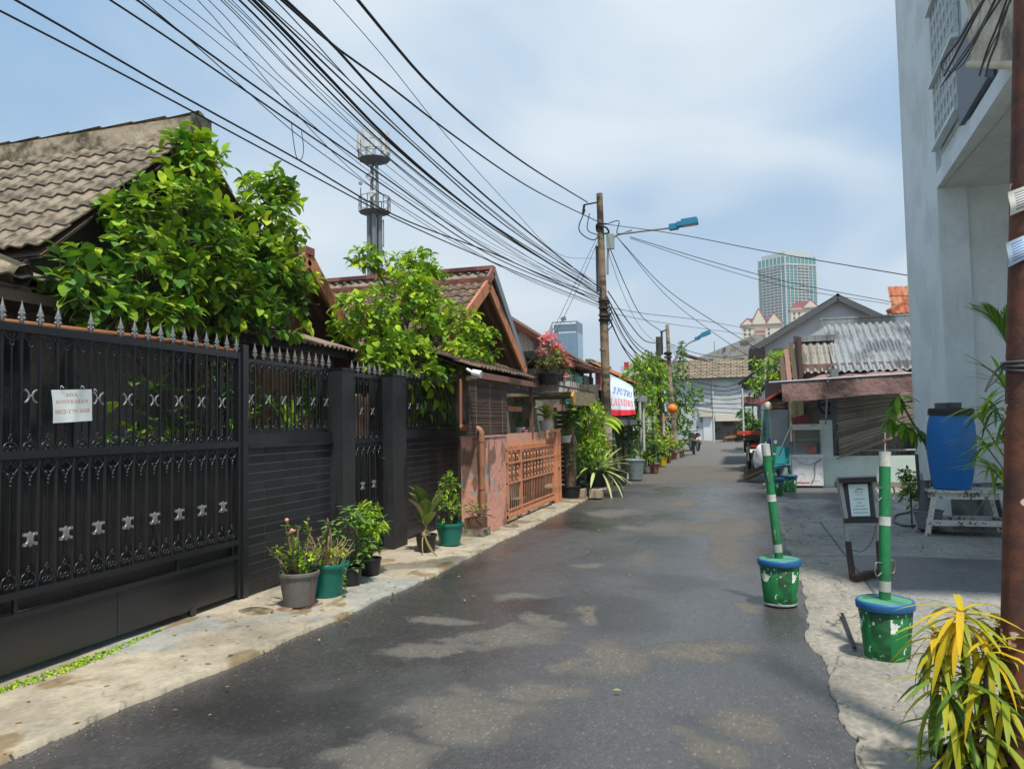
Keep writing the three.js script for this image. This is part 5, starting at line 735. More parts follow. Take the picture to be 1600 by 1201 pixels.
{ const a = PX(559, 0, -3.0); cable([[559, 0], [600, 50], [660, 120], [740, 195], [820, 255], [918, 316]], V(a.x, 0, a.z), V(P1.x - 0.4, 0, P1.z), 0.017, { on: 9, label: 'thick twisted power cable strung highest, to the top of the weathered pole' }); }
{ const a = PX(440, 0, -3.3); cable([[440, 0], [515, 66], [600, 128], [700, 205], [820, 288], [938, 348]], V(a.x, 0, a.z), pB, 0.013, { on: 9, label: 'thick black power cable just below the topmost one' }); }
{ const p = PX(466, 200, -4.0); single('loose_wire', [tube([PX(455, 190, -4.0), PX(459, 225, -4.0), PX(464, 247, -4.0), PX(470, 249, -4.0), PX(474, 235, -4.0), PX(471, 205, -4.0)], 0.004, 30, 5)], cableM, 'small loose wire loop dangling from an overhead cable', 'wire'); }
const p2 = V(P2.x, 0, P2.z), p3 = V(P3.x, 0, P3.z), gB = 'cables between the weathered pole and the far poles';
[[[948, 462], [975, 515], [1000, 548], [1028, 560]], [[949, 470], [972, 520], [1000, 556], [1026, 563]], [[948, 478], [965, 512], [990, 548], [1026, 567]], [[950, 455], [980, 500], [1005, 530], [1030, 537]], [[948, 485], [970, 535], [1000, 570], [1020, 596]], [[949, 474], [978, 530], [1010, 575], [1022, 590]], [[948, 490], [975, 545], [1005, 585], [1024, 612]], [[949, 466], [985, 525], [1010, 548], [1030, 555]]].forEach((px, i) => cable(px, pB, p3, 0.018 - (i % 3) * 0.004, { label: 'black cable sagging from the weathered pole to the dark pole' }).userData.group = gB);
[[[950, 380], [975, 440], [1000, 490], [1036, 519]], [[951, 395], [970, 450], [1000, 510], [1040, 545]]].forEach((px, i) => cable(px, pB, p2, i ? 0.007 : 0.014, { label: 'black cable falling from the lamp arm to the thin grey pole' }).userData.group = 'cables to the thin grey pole');
const rb = V(2.25, 0, -11.7);
cable([[946, 350], [1060, 366], [1200, 393], [1418, 430]], pB, V(2.66, 0, -13.4), 0.009, { label: 'single cable from the pole top across the street to the pale building' });
cable([[985, 370], [1100, 405], [1230, 440], [1395, 472]], pB, V(3.6, 0, -24), 0.011, { label: 'upper one of two parallel cables crossing towards the grey gable' });
cable([[985, 372], [1100, 411], [1230, 448], [1390, 475]], pB, V(3.5, 0, -24.3), 0.009, { label: 'lower one of two parallel cables crossing towards the grey gable' });
cable([[962, 368], [1040, 450], [1120, 505], [1225, 570]], pB, V(1.3, 0, -20.5), 0.011, { label: 'steep drop cable from lamp arm down to the rusty side wall' });
cable([[964, 370], [1045, 465], [1130, 530], [1215, 585]], pB, V(1.2, 0, -21), 0.009, { label: 'steep drop cable from lamp arm to the red lean-to roof' });
cable([[934, 368], [900, 440], [858, 525], [815, 580]], pB, V(-4.3, 0, -16.2), 0.007, { label: 'left of two guy wires running down from pole to brown gable' });
cable([[937, 370], [905, 445], [868, 520], [825, 590]], pB, V(-4.2, 0, -16.4), 0.007, { label: 'right of two guy wires running down from pole to brown gable' });
cable([[950, 480], [1010, 490], [1080, 498], [1180, 515]], pB, V(0.6, 0, -27), 0.008, { label: 'thin cable from the pole to the grey gable eave, upper' });
cable([[950, 488], [1010, 500], [1090, 512], [1180, 524]], pB, V(0.6, 0, -27.2), 0.007, { label: 'thin cable from the pole to the grey gable eave, lower' });
[[[1047, 537], [1090, 552], [1140, 558], [1188, 548]], [[1048, 540], [1095, 562], [1140, 570], [1192, 575]], [[1048, 542], [1090, 575], [1130, 590], [1165, 600]], [[1048, 545], [1085, 592], [1120, 602], [1165, 612]]].forEach((px, i) => cable(px, p2, V(0.4, 0, -38), 0.016 - i * 0.002, { label: 'black cable from the thin grey pole towards the far houses' }).userData.group = 'cables over the street end');
for (let i = 0; i < 7; i++) { const v0 = 575 + i * 7; cable([[1075, v0 + 18], [1105, v0 + 26], [1140, v0 + 28], [1172, v0 + 14 + i * 3]], V(-3, 0, -45), V(0.6, 0, -42), 0.022, { label: 'sagging dark cable in front of the pale end building' }).userData.group = 'cables before the end building'; }
// ---------------------------------------------------------------- far buildings
{ // cellular tower
  const c = PZ(588, 660, 85), t = thing('cell_tower', 'steel cellular tower with two railed platforms and white antenna panels', 'tower', [c.x, 0, c.z]), Y = (v) => PZ(588, v, 85).y, m = mat([0.17, 0.185, 0.19], 0.55, { metalness: 0.2 }), wh = mat([0.62, 0.62, 0.58], 0.5), s = c.distanceTo(camera.position) / FOCAL;
  const y0 = Y(332), y1 = Y(250), yt = Y(207), R = 24 * s, r = 8.8 * s;
  for (let k = 0; k < 5; k++) mesh('mast_column', [rod(V(r * Math.cos(k * 1.257), 0, r * Math.sin(k * 1.257)), V(r * Math.cos(k * 1.257), y0, r * Math.sin(k * 1.257)), 3.9 * s, 3.7 * s, 10)], m, t);
  for (let k = 0; k < 4; k++) mesh('mast_leg', [rod(V(r * 0.8 * Math.cos(k * 1.57 + 0.4), y0, r * 0.8 * Math.sin(k * 1.57 + 0.4)), V(r * 0.5 * Math.cos(k * 1.57 + 0.4), y1 + 4 * s, r * 0.7 * Math.sin(k * 1.57 + 0.4)), 1.9 * s)], m, t);
  const br = []; for (let j = 0; j < 7; j++) for (let k = 0; k < 4; k++) { const a = k * 1.57 + 0.4, b = a + 1.57, ya = mix(y0, y1, j / 7), yb = mix(y0, y1, (j + 1) / 7); br.push(rod(V(r * 0.7 * Math.cos(a), ya, r * 0.7 * Math.sin(a)), V(r * 0.7 * Math.cos(b), yb, r * 0.7 * Math.sin(b)), 0.6 * s)); } mesh('bracing', br, m, t);
  for (const [y, hh] of [[y0, 30 * s], [y1, 34 * s]]) { mesh('platform', [lathe([[0, -6 * s], [R * 0.35, -6 * s], [R, 0], [R, 1.5 * s], [0, 1.5 * s]], 12).translate(0, y, 0)], mat([0.07, 0.075, 0.08], 0.7), t); for (const f of [0.5, 1]) mesh('rail', [new THREE.TorusGeometry(R, 0.6 * s, 5, 12).rotateX(Math.PI / 2).translate(0, y + hh * 0.8 * f, 0)], m, t); for (let k = 0; k < 12; k++) mesh('rail_post', [rod(V(R * Math.cos(k * 0.5236), y, R * Math.sin(k * 0.5236)), V(R * Math.cos(k * 0.5236), y + hh * 0.8, R * Math.sin(k * 0.5236)), 0.8 * s)], m, t); }
  for (const a of [0.1, 0.55, 1.0, 1.45, 1.85, 2.3, 2.75, 3.1, 4.0, 5.2]) mesh('antenna_panel', [box(3.4 * s, (a * 7 % 1 > 0.5 ? 34 : 24) * s, 5 * s, R * 1.04 * Math.cos(a), y1 + 25 * s, R * 1.04 * Math.sin(a), 0, -a)], wh, t);
  for (const [a, y, q, rad] of [[1.9, Y(278), 11, 5.5], [0.9, Y(268), 9, 3.6], [1.6, Y(305), 11, 5.2], [3.3, Y(282), 27, 2.8]]) { const d = mesh('dish', [new THREE.CylinderGeometry(rad * s, rad * s, 3 * s, 18).rotateX(Math.PI / 2)], wh, t); at(d, q * s * Math.cos(a), y, q * s * Math.sin(a), 0, 0, 0); }
  mesh('ladder', [rod(V(r + 6 * s, y0 - 55 * s, 0), V(r + 6 * s, y0 - 12 * s, 0), 0.9 * s), ...[0, 1].map((k) => rod(V(r, y0 - 15 * s - k * 38 * s, 0), V(r + 6 * s, y0 - 15 * s - k * 38 * s, 0), 0.8 * s))], m, t); mesh('lightning_rod', [rod(V(R * 0.2, yt - 4 * s, 0), V(R * 0.2, yt, 0), 0.8 * s), rod(V(-R, y0, 0), V(-R, y0 + 42 * s, 0), 0.8 * s)], m, t); }
function slabTower(name, label, z, u0, uc, u1, vTop, spec) { const c = PZ(uc, 657, z), l = PZ(u0, 657, z), r = PZ(u1, 657, z), t = thing(name, label, 'skyscraper', [c.x, 0, c.z]); spec(t, c.x - l.x, r.x - c.x, PZ(uc, vTop, z).y); }
const tealGlass = mat([0.03, 0.27, 0.27], 0.35), paleConc = mat([0.55, 0.54, 0.48], 0.8), winDark = mat([0.06, 0.07, 0.08], 0.25);
slabTower('residential_tower', 'tall green glass residential tower with rows of balconies', 870, 1194, 1236, 1287, 393, (t, a, b, H) => {
  const wl = a * 1.25, wr = b * 1.2, tl = Math.acos(a / wl), tr = Math.acos(b / wr);
  const L = (s, d = 0) => V(-s * Math.cos(tl) - d * Math.sin(tl), 0, -s * Math.sin(tl) + d * Math.cos(tl)), Rr = (s, d = 0) => V(s * Math.cos(tr) + d * Math.sin(tr), 0, -s * Math.sin(tr) + d * Math.cos(tr));
  const body = [[0, 0], [L(wl).x, -L(wl).z], [L(wl).x + Rr(wr).x, -(L(wl).z + Rr(wr).z)], [Rr(wr).x, -Rr(wr).z]], sh = new THREE.Shape(body.map(([x, z]) => new THREE.Vector2(x, z)));
  mesh('body', [new THREE.ExtrudeGeometry(sh, { depth: H - 4, bevelEnabled: false }).rotateX(-Math.PI / 2)], tealGlass, t); mesh('roof_crown', [new THREE.ExtrudeGeometry(sh, { depth: 5, bevelEnabled: false }).scale(0.86, 0.86, 1).rotateX(-Math.PI / 2).translate(0, H - 4, -3)], paleConc, t);
  const n = Math.floor((H - 12) / 3.25), up = (p, y) => V(p.x, y, p.z);
  for (const [F, w, fins, bal] of [[L, wl, 7, [1, 6]], [Rr, wr, 8, [3, 6]]]) {
    for (let i = 0; i <= fins; i++) mesh('fin', [bar(up(F(w * i / fins, 0.6), 0), up(F(w * i / fins, 0.6), H - 4), 0.9, 0.9, V(0, 0, 1))], paleConc, t);
    const sl = [], wn = []; for (let k = 1; k <= n; k++) { const y = k * 3.25; for (let i = bal[0]; i < bal[1]; i++) { const s0 = w * i / fins, s1 = w * (i + 1) / fins; sl.push(bar(up(F(s0, 0.9), y), up(F(s1, 0.9), y), 1.3, 0.95)); wn.push(bar(up(F(s0 + 1.4, 0.25), y - 1.6), up(F(s1 - 1.4, 0.25), y - 1.6), 0.4, 1.9)); } sl.push(bar(up(F(0, 0.3), y), up(F(w, 0.3), y), 0.5, 0.4)); }
    stuff(mesh('balcony_slabs', sl, paleConc, t)); stuff(mesh('windows', wn, winDark, t)); mesh('cornice', [bar(up(F(0, 0.6), H - 13), up(F(w, 0.6), H - 13), 1.6, 1.6)], paleConc, t); }
  for (let i = 0; i < 5; i++) mesh('roof_aerial', [rod(V(-6 + i * 4, H, -10), V(-6 + i * 4, H + 5 + (i % 2) * 4, -10), 0.3)], paleConc, t); });
slabTower('glass_office_tower', 'blue glass office tower with open steel crown behind the flowers', 700, 846, 866, 905, 503, (t, a, b, H) => {
  const d = 26, g = mat([0.10, 0.24, 0.34], 0.12), g2 = mat([0.045, 0.1, 0.16], 0.15), fr = mat([0.1, 0.14, 0.18], 0.5);
  mesh('front_glass', [prism([[0, 0], [b, 0], [b, H - 11], [0, H - 11]], d, 'z').translate(0, 0, -d)], g, t); mesh('side_glass', [quadSheet(V(-a, 0, -d), V(-0.01, 0, 0), V(-0.01, H, 0), V(-a, H - 9, -d)), quadSheet(V(-a, 0, -d), V(0, 0, -d), V(0, H - 5, -d), V(-a, H - 9, -d))], g2, t);
  for (let i = 0; i <= 12; i++) mesh('mullion', [ext(b * i / 12 - 0.22, b * i / 12 + 0.22, 0, H - (i % 3 ? 6 : 0), 0.02, 0.5)], i % 3 ? g : fr, t); for (let k = 1; k < 16; k++) mesh('floor_band', [ext(0, b, k * 4.2 - 0.3, k * 4.2 + 0.3, 0.02, 0.34)], g2, t); mesh('crown_beam', [ext(0, b, H - 0.9, H, 0.6, -0.6), ext(0, b, H - 7, H - 6.4, 0.6, 0), ext(b - 0.8, b, H - 11, H, 0.5, -d)], fr, t); mesh('crown_screen', [ext(0.3, b - 0.9, H - 9, H - 2, -5, -5.5)], g2, t); mesh('roof_sign', [box(5, 4, 1, 10, H + 3, -4, 0, 0, 0.3)], fr, t); });
{ const creamW = mat([0.72, 0.64, 0.46], 0.8), redR = mat([0.34, 0.09, 0.09], 0.8), z = 600, q = (u, v) => PZ(u, v, z);
  const block = (label, u0, u1, vt, gables, rows) => { const a = q(u0, vt), b = q(u1, vt), t = thing('apartment_block', label, 'building', [a.x, 0, a.z]), w = b.x - a.x, H = a.y; mesh('wall', [ext(0, w, 0, H, 0, -20)], creamW, t); for (const [g0, g1, gh] of gables) { mesh('gable', [prism([[g0 * w, H], [g1 * w, H], [(g0 + g1) / 2 * w, H + gh]], 1.4, 'z')], creamW, t); mesh('gable_roof', [bar(V(g0 * w - 0.8, H, -3), V((g0 + g1) / 2 * w, H + gh + 0.8, -3), 8, 1), bar(V(g1 * w + 0.8, H, -3), V((g0 + g1) / 2 * w, H + gh + 0.8, -3), 8, 1)], redR, t); } mesh('roof', [prism([[-1, H], [w + 1, H], [w * 0.8, H + 5], [w * 0.2, H + 5]], 16, 'z').translate(0, 0, -18)], redR, t); const wn = []; for (let k = 0; k < rows; k++) for (let i = 0; i < Math.round(w / 3.4); i++) if (i % 4 < 2 || w < 14) wn.push(ext(1.6 + i * 3.4, 3.0 + i * 3.4, H - 4.6 - k * 3.2, H - 3 - k * 3.2, 0.02, 0.3)); stuff(mesh('windows', wn, winDark, t)); mesh('cornice', [ext(-0.6, w + 0.6, H - 1.2, H - 0.3, 0.02, 0.9)], mat([0.66, 0.4, 0.3], 0.8), t); return [t, w, H]; };
  const [t, w, H] = block('cream apartment block with red gabled roofs and pink balconies', 1159, 1222, 508, [[0.0, 0.3, 4], [0.25, 0.62, 11], [0.62, 1.0, 7]], 9); for (let k = 0; k < 7; k++) mesh('balcony', [ext(w * 0.33, w * 0.6, H - 4.9 - k * 3.2, H - 3.6 - k * 3.2, 0.3, 2)], mat([0.6, 0.33, 0.26], 0.8), t);
  block('smaller cream block with red gable peeping above the grey gable house', 1236, 1280, 482, [[0.45, 0.95, 5]], 3); }
{ const t = thing('white_building', 'distant white building with small red sign between pole and trees', 'building', PZ(972, 657, 110)); const H = PZ(985, 572, 110).y; t.position.y = 0; mesh('wall', [ext(0, 3.2, 0, H, 0, -6), ext(3.2, 5, 0, H - 0.8, -1, -6)], potM.white, t); mesh('sign', [ext(0.5, 1.2, H - 0.3, H + 0.6, 0.02, 0.1)], mat([0.5, 0.02, 0.03], 0.6), t); }
{ const a = PZ(1110, 560, 80), t = thing('far_hall', 'pale grey pitched hall roof behind the end building', 'building', [PZ(1185, 657, 80).x, 0, -80]); const ap = PZ(1185, 522, 80).y; mesh('hall', [prism([[-6, 0], [6, 0], [6, a.y], [0, ap], [-6, a.y]], 12, 'z').translate(0, 0, -12)], mat([0.4, 0.39, 0.36], 0.85, { map: T.grime }), t); }
{ const t = thing('aerial', 'thin television aerial standing on the end building roof', 'aerial', PZ(1117, 562, 60)); mesh('mast', [rod(V(0, -0.3, 0), V(0, 1.4, 0), 0.03)], galv, t); mesh('mount', [ext(-0.12, 0.12, -0.3, 0.15, 0.1, -0.1)], galv, t); }
{ // building closing the street
  const z = 58.2, q = (u, v) => PZ(u, v, z), t = thing('end_building', 'pale grey two-storey building with tiled roof closing the end of the street', 'building', [0, 0, -z]), w0 = mat([0.5, 0.55, 0.58], 0.85, { map: T.soft }), w1 = mat([0.56, 0.6, 0.61], 0.85, { map: T.soft }), xL = q(1040, 600).x, xM = q(1112, 600).x, xR = q(1188, 600).x + 1.2, yE = q(1100, 590).y, yT = q(1100, 562).y, yB = q(1100, 655).y;
  mesh('left_wall', [ext(xL, xM, 0, yE, 0, -6)], w0, t); mesh('right_wall', [ext(xM + 0.01, xR, yB, yE, 0.05, -6)], w1, t); mesh('garage_back', [ext(xM, xR, 0, yB, -1.2, -6)], mat([0.3, 0.27, 0.23], 0.9, { map: T.grime }), t); mesh('lintel', [ext(xM + 0.2, xR, yB - 0.15, yB + 0.35, 0.2, -0.2)], mat([0.62, 0.57, 0.48], 0.85), t); mesh('green_band', [ext(xM + 0.4, xR, yE - 0.35, yE - 0.05, 0.055, 0.09)], mat([0.28, 0.52, 0.42], 0.8), t);
  mesh('down_pipe', [cyl(0.06, 0.06, yE, xM + 0.08, 0, 0.12, 8)], potM.white, t); const dx = q(1107, 670).x; mesh('door', [ext(dx - 0.35, dx + 0.4, 0.1, 1.9, 0.02, 0.06)], mat([0.62, 0.66, 0.68], 0.6), t); mesh('door_canopy', [ext(q(1093, 645).x, xM, q(1100, 651).y, q(1100, 640).y, 0.02, 0.35)], mat([0.55, 0.5, 0.42], 0.85), t); mesh('window', [ext(q(1094, 660).x, xM - 0.05, 1.42, 2.1, 0.02, 0.05)], mat([0.14, 0.2, 0.24], 0.4), t); mesh('window_pane', [ext(dx - 0.3, dx + 0.38, 1.95, 2.35, 0.055, 0.07)], mat([0.5, 0.56, 0.58], 0.3), t); mesh('band', [ext(xL, xM, 2.75, 2.82, 0.02, 0.08)], mat([0.2, 0.22, 0.24], 0.8), t);
  const tm = [[0.36, 0.32, 0.27], [0.42, 0.37, 0.31], [0.31, 0.28, 0.24], [0.4, 0.33, 0.29]].map((c) => mat(c, 0.9, { map: T.moss })), nC = 20, w = (xR - xL + 0.6) / nC; tileRoof(t, V(xR + 0.3, yE - 0.1, 0.5), V(-1, 0, 0), V(0, yT - yE + 0.1, -1.8), nC, 5, w, 0.43, tm); mesh('roof_deck', [quadSheet(V(xL - 0.3, yE - 0.13, 0.5), V(xR + 0.3, yE - 0.13, 0.5), V(xR + 0.3, yT - 0.03, -1.3), V(xL - 0.3, yT - 0.03, -1.3))], deckWood, t); mesh('ridge', [bar(V(xL - 0.3, yT + 0.06, -1.35), V(xR + 0.3, yT + 0.06, -1.35), 0.2, 0.12)], plaster, t);
  const o = thing('red_shed', 'orange red shed with slanting brown roof behind the end building', 'shed', q(1062, 560)); o.position.z -= 3; mesh('wall', [ext(-0.1, 2.2, -6.4, 0.0, 0, -2)], mat([0.75, 0.16, 0.06], 0.8), o); mesh('roof', [bar(V(-0.2, 0.6, 0), V(2.6, -0.3, 0), 2.6, 0.12)], brownPaint, o); const r = thing('flag_roof', 'small red awning roof left of the end building', 'awning', q(1050, 577)); r.position.z += 8; mesh('roof', [box(1.4, 0.08, 1.2, 0, 0, 0, 0.4, 0, -0.3)], redPaint, r); mesh('post', [rod(V(-0.4, 0, 0), V(-0.4, -4.6, 0), 0.05)], galv, r); }

// ---------------------------------------------------------------- pale building on the right
const pale = mat([0.70, 0.79, 0.81], 0.75, { map: T.soft, bump: T.bump, bs: 0.001 }), paleIn = mat([0.70, 0.78, 0.78], 0.75, { map: T.soft, bump: T.bump, bs: 0.001 });
{ const t = thing('pale_building', 'tall pale blue-grey house with overhanging upper storey beside the blue barrel', 'building', [2.2, 0, -11.6]);
  mesh('end_wall', [ext(0.44, 0.8, 0, 9.4, 0, -2.15)], pale, t); mesh('porch_wall', [ext(0.8, 6, 0, 4.62, -0.06, -2.15)], paleIn, t);
  // upper storey: its street face turns slightly towards the road
  const a = [0.44, 0], b = [0.13, 6.1], yb = 4.62, f = (s, d) => V(mix(a[0], b[0], s) + d, 0, mix(a[1], b[1], s));
  const sh = new THREE.Shape([[a[0] + 0.06, -a[1]], [b[0] + 0.06, -b[1]], [6, -b[1]], [6, 2.1], [a[0] + 0.1, 2.1]].map(([x, z]) => new THREE.Vector2(x, z)));
  mesh('upper_storey', [new THREE.ExtrudeGeometry(sh, { depth: 3.4, bevelEnabled: false }).rotateX(-Math.PI / 2).translate(0, yb + 0.2, 0)], pale, t);
  const sl = new THREE.Shape([[a[0], -a[1]], [b[0], -b[1] - 0.04], [6, -b[1] - 0.04], [6, 0]].map(([x, z]) => new THREE.Vector2(x, z)));
  mesh('floor_slab', [new THREE.ExtrudeGeometry(sl, { depth: 0.2, bevelEnabled: false }).rotateX(-Math.PI / 2).translate(0, yb, 0)], mat([0.70, 0.78, 0.82], 0.7, { map: T.soft }), t);
  mesh('soffit', [ext(0.5, 5.9, yb - 0.012, yb - 0.002, -0.1, 5.95)], mat([0.66, 0.72, 0.71], 0.85, { map: T.soft }), t);
  const block = shape(ext(0, 0.05, 0, 0.2, 0, 0.035), ext(0, 0.05, 0, 0.2, 0.165, 0.2), ext(0, 0.05, 0, 0.035, 0.035, 0.165), ext(0, 0.05, 0.165, 0.2, 0.035, 0.165), ext(0.005, 0.045, 0.035, 0.165, 0.088, 0.112)), bm = mat([0.6, 0.68, 0.7], 0.8, { map: T.grain });
  mesh('vent_recess', [bar(f(0.011, 0.052).setY(6.5), f(0.255, 0.052).setY(6.5), 0.006, 2.9)], pale, t);
  for (let j = 0; j < 13; j++) for (let i = 0; i < 7; i++) { const o = mesh('vent_block', block, bm, t); const p = f(0.0165 + i * 0.0337, -0.012); at(o, p.x, 5.18 + j * 0.205, p.z, 0, 0.052, 0); o.rotation.y = -Math.atan2(a[0] - b[0], b[1] - a[1]) * 1; }
  for (const y of [5.13, 6.0, 7.0]) mesh('vent_sill', [bar(f(0.011, -0.02).setY(y), f(0.262, -0.02).setY(y), 0.09, 0.05)], pale, t);
  mesh('dark_tile_base', [ext(0.46, 5.5, 0, 0.62, -0.058, -0.04)], mat([0.018, 0.02, 0.03], 0.3, { bump: T.bump, bs: 0.001 }), t);
  mesh('dark_grey_panel', [bar(f(0.275, -0.01).setY(5.35), f(0.495, -0.01).setY(5.35), 0.06, 0.95)], mat([0.13, 0.16, 0.2], 0.6), t);  // flat dark grey panel set against the upper street face
}
{ const X = 2.12, t = thing('canvas_sheet', 'cream canvas sheet rolled down from the upper storey', 'canvas'), c = [[1514, 104], [1612, 106], [1612, -40], [1506, -40]].map(([u, v]) => PX(u, v, X)); mesh('cloth', [quadSheet(...c, 24, 20, (u, v, q) => { q.x += 0.025 * Math.sin(u * 9 + v * 4) * (1 - v) + 0.015 * Math.sin(v * 13); }), quadSheet(...c.map((p) => p.clone().add(V(0.012, 0, 0))), 24, 20, (u, v, q) => { q.x += 0.025 * Math.sin(u * 9 + v * 4) * (1 - v) + 0.015 * Math.sin(v * 13); })], mat([0.72, 0.66, 0.52], 0.85, { map: T.grime, bump: T.bumpBig, bs: 0.02 }), t); mesh('roller', [rod(c[0].clone().add(V(0.01, 0.02, 0.0)), c[1].clone().add(V(0.01, 0.02, 0)), 0.035, 0.035, 10)], mat([0.66, 0.58, 0.42], 0.8), t); }
{ const X = 1.98, t = thing('cable_bundle', 'tangled bundle of grey cables dangling before the canvas sheet', 'cables'), m = mat([0.09, 0.085, 0.1], 0.7); [[[1562, -20], [1530, 45], [1495, 100], [1470, 136]], [[1575, -20], [1545, 30], [1510, 85], [1478, 126]], [[1550, -20], [1520, 25], [1500, 60], [1478, 88], [1472, 98]], [[1585, -20], [1570, 30], [1550, 75], [1535, 108]], [[1580, -20], [1558, 40], [1544, 80], [1530, 118]], [[1548, -20], [1512, 50], [1490, 95], [1475, 118]], [[1566, -20], [1538, 42], [1505, 100], [1485, 112], [1470, 104], [1478, 90]], [[1590, -20], [1565, 35], [1558, 60], [1545, 100], [1540, 120]]].forEach((p, i) => mesh('cable_end', [tube(p.map(([u, v], j) => PX(u + rr(-2, 2), v, X + 0.02 * (i % 3))), 0.006 + (i % 3) * 0.003, 30, 6)], m, t)); }
{ const p = PX(1592, 240, 2.7), t = thing('cctv_unit', 'small black CCTV unit under the overhanging storey', 'lamp', [p.x + 0.15, 4.6, p.z]); mesh('bracket', [rod(V(0, 0, 0), V(0, -0.12, 0), 0.015)], black, t); mesh('barrel', [rod(V(0.12, -0.1, -0.05), V(-0.1, -0.18, 0.02), 0.05, 0.045, 12)], black, t); }  // small CCTV unit on a bracket, gives no light
{ // rusty pole at the frame edge
  const b = PG(1576, 1240), a = V(b.x + 0.03, 0, b.z); const t = thing('steel_pole', 'rusty brown steel pole with pasted papers at the pavement edge', 'pole', a), top = PZ(1612, 100, -a.z).sub(a);
  const q = top.clone().multiplyScalar(1.5), g = new THREE.CylinderGeometry(0.066, 0.068, q.length(), 28, 1); basisTo(g.rotateX(Math.PI / 2), V(0, 0, 0), q); mesh('shaft', [g], mat(0xffffff, 0.75, { map: T.rust, bump: T.bump, bs: 0.001 }), t);
  const paper = (v0, v1, u0, u1, label, col, lines) => { const tex = canvasTex(128, 192, (k, w, h) => { k.fillStyle = col; k.fillRect(0, 0, w, h); k.fillStyle = lines; for (let i = 0; i < 7; i++) k.fillRect(22, 26 + i * 22, 60 + (i * 37) % 45, 10); }), z = -a.z - 0.055; const [g2, m] = printed(PZ(u0 + 2, v1, z), PZ(u1, v1 - 14, z), PZ(u1 + 4, v0 - 8, z), PZ(u0, v0 + 6, z), tex, 0.7, (u, v, p) => { p.z += 0.03 * Math.sin(u * 2.4) - 0.01 + 0.01 * Math.sin(v * 5); }); const o = mesh(numbered('pasted_paper'), g2, m, scene); o.userData = { label, category: 'paper' }; };
  paper(292, 336, 1578, 1622, 'white printed paper pasted higher on the rusty pole', '#d8d8c8', '#77778c'); paper(372, 417, 1575, 1606, 'pale blue printed paper pasted lower on the rusty pole', '#b4c6d8', '#5d7fb0');
  const w = thing('cable_tie', 'grey wires wound round the rusty pole', 'wire'); for (let i = 0; i < 3; i++) { const p = PZ(1600, 566 + i * 4, -a.z); mesh('coil', [new THREE.TorusGeometry(0.075, 0.006, 6, 24).rotateX(Math.PI / 2 + 0.12 * i).translate(p.x, p.y, p.z)], mat([0.07, 0.075, 0.08], 0.6), w); } mesh('tail', [tube([PZ(1570, 566, -a.z - 0.02), PZ(1556, 580, -a.z), PZ(1545, 600, -a.z), PZ(1540, 612, -a.z)], 0.005, 20, 5), tube([PZ(1570, 570, -a.z - 0.02), PZ(1560, 590, -a.z), PZ(1543, 606, -a.z)], 0.004, 20, 5)], mat([0.07, 0.075, 0.08], 0.6), w); }
{ // yellow strap-leaved plant in the corner
  const z = 3.55, b = PZ(1520, 1201, z), [t, h] = potted('yellow_plant', 'yellow-green strap-leaved plant drooping beside the rusty pole', [b.x, 0.0, -z], 0.13, 0.1, 0.14, potM.black), L0 = V(b.x, 0.03, -z), ym = [[0.40, 0.31, 0.012], [0.27, 0.27, 0.015], [0.46, 0.31, 0.015], [0.2, 0.235, 0.02]].map((c) => leafMat(c, 0.3, 0.45)), gm = [[0.11, 0.19, 0.025], [0.18, 0.235, 0.03], [0.07, 0.135, 0.022]].map((c) => leafMat(c, 0.25, 0.45));
  const head = (u, v, n, mats, s, dz = 0) => { const p = PZ(u, v, z + dz).sub(L0); mesh('stem', [tube([V(rr(-0.04, 0.04), h, rr(-0.04, 0.04)), V(p.x * 0.6, h + (p.y - h) * 0.5, p.z * 0.6), p], 0.011, 12, 6)], thorn, t); for (let i = 0; i < n; i++) { const a = i * 2.39996 + rr(-0.2, 0.2), e = mix(0.95, -0.7, i / n); leafPart(t, pick([LEAF.strap, LEAF.strap3, LEAF.strap]), pick(mats), p.clone().add(V(0, 0.03 - 0.075 * i / n, 0)), V(Math.cos(a), e, Math.sin(a)), s * rr(0.6, 1.1), rr(0.95, 1.4)); } };
  head(1502, 955, 40, ym, 0.225); head(1460, 985, 20, ym, 0.18, 0.05); head(1560, 968, 20, ym, 0.2, 0.1); head(1545, 1010, 24, ym, 0.24, -0.05); head(1470, 1020, 16, ym.concat(gm), 0.22); head(1478, 1065, 22, gm.concat(ym.slice(1, 2)), 0.26, -0.05); head(1530, 1060, 22, gm.concat(ym[3]), 0.28); head(1570, 1085, 18, ym, 0.22, -0.06); head(1500, 1130, 26, gm.concat(ym[1]), 0.25); head(1555, 1140, 24, gm.concat(ym), 0.25); head(1470, 1180, 20, gm.concat(ym[3]), 0.2); head(1530, 1190, 20, gm, 0.2); }
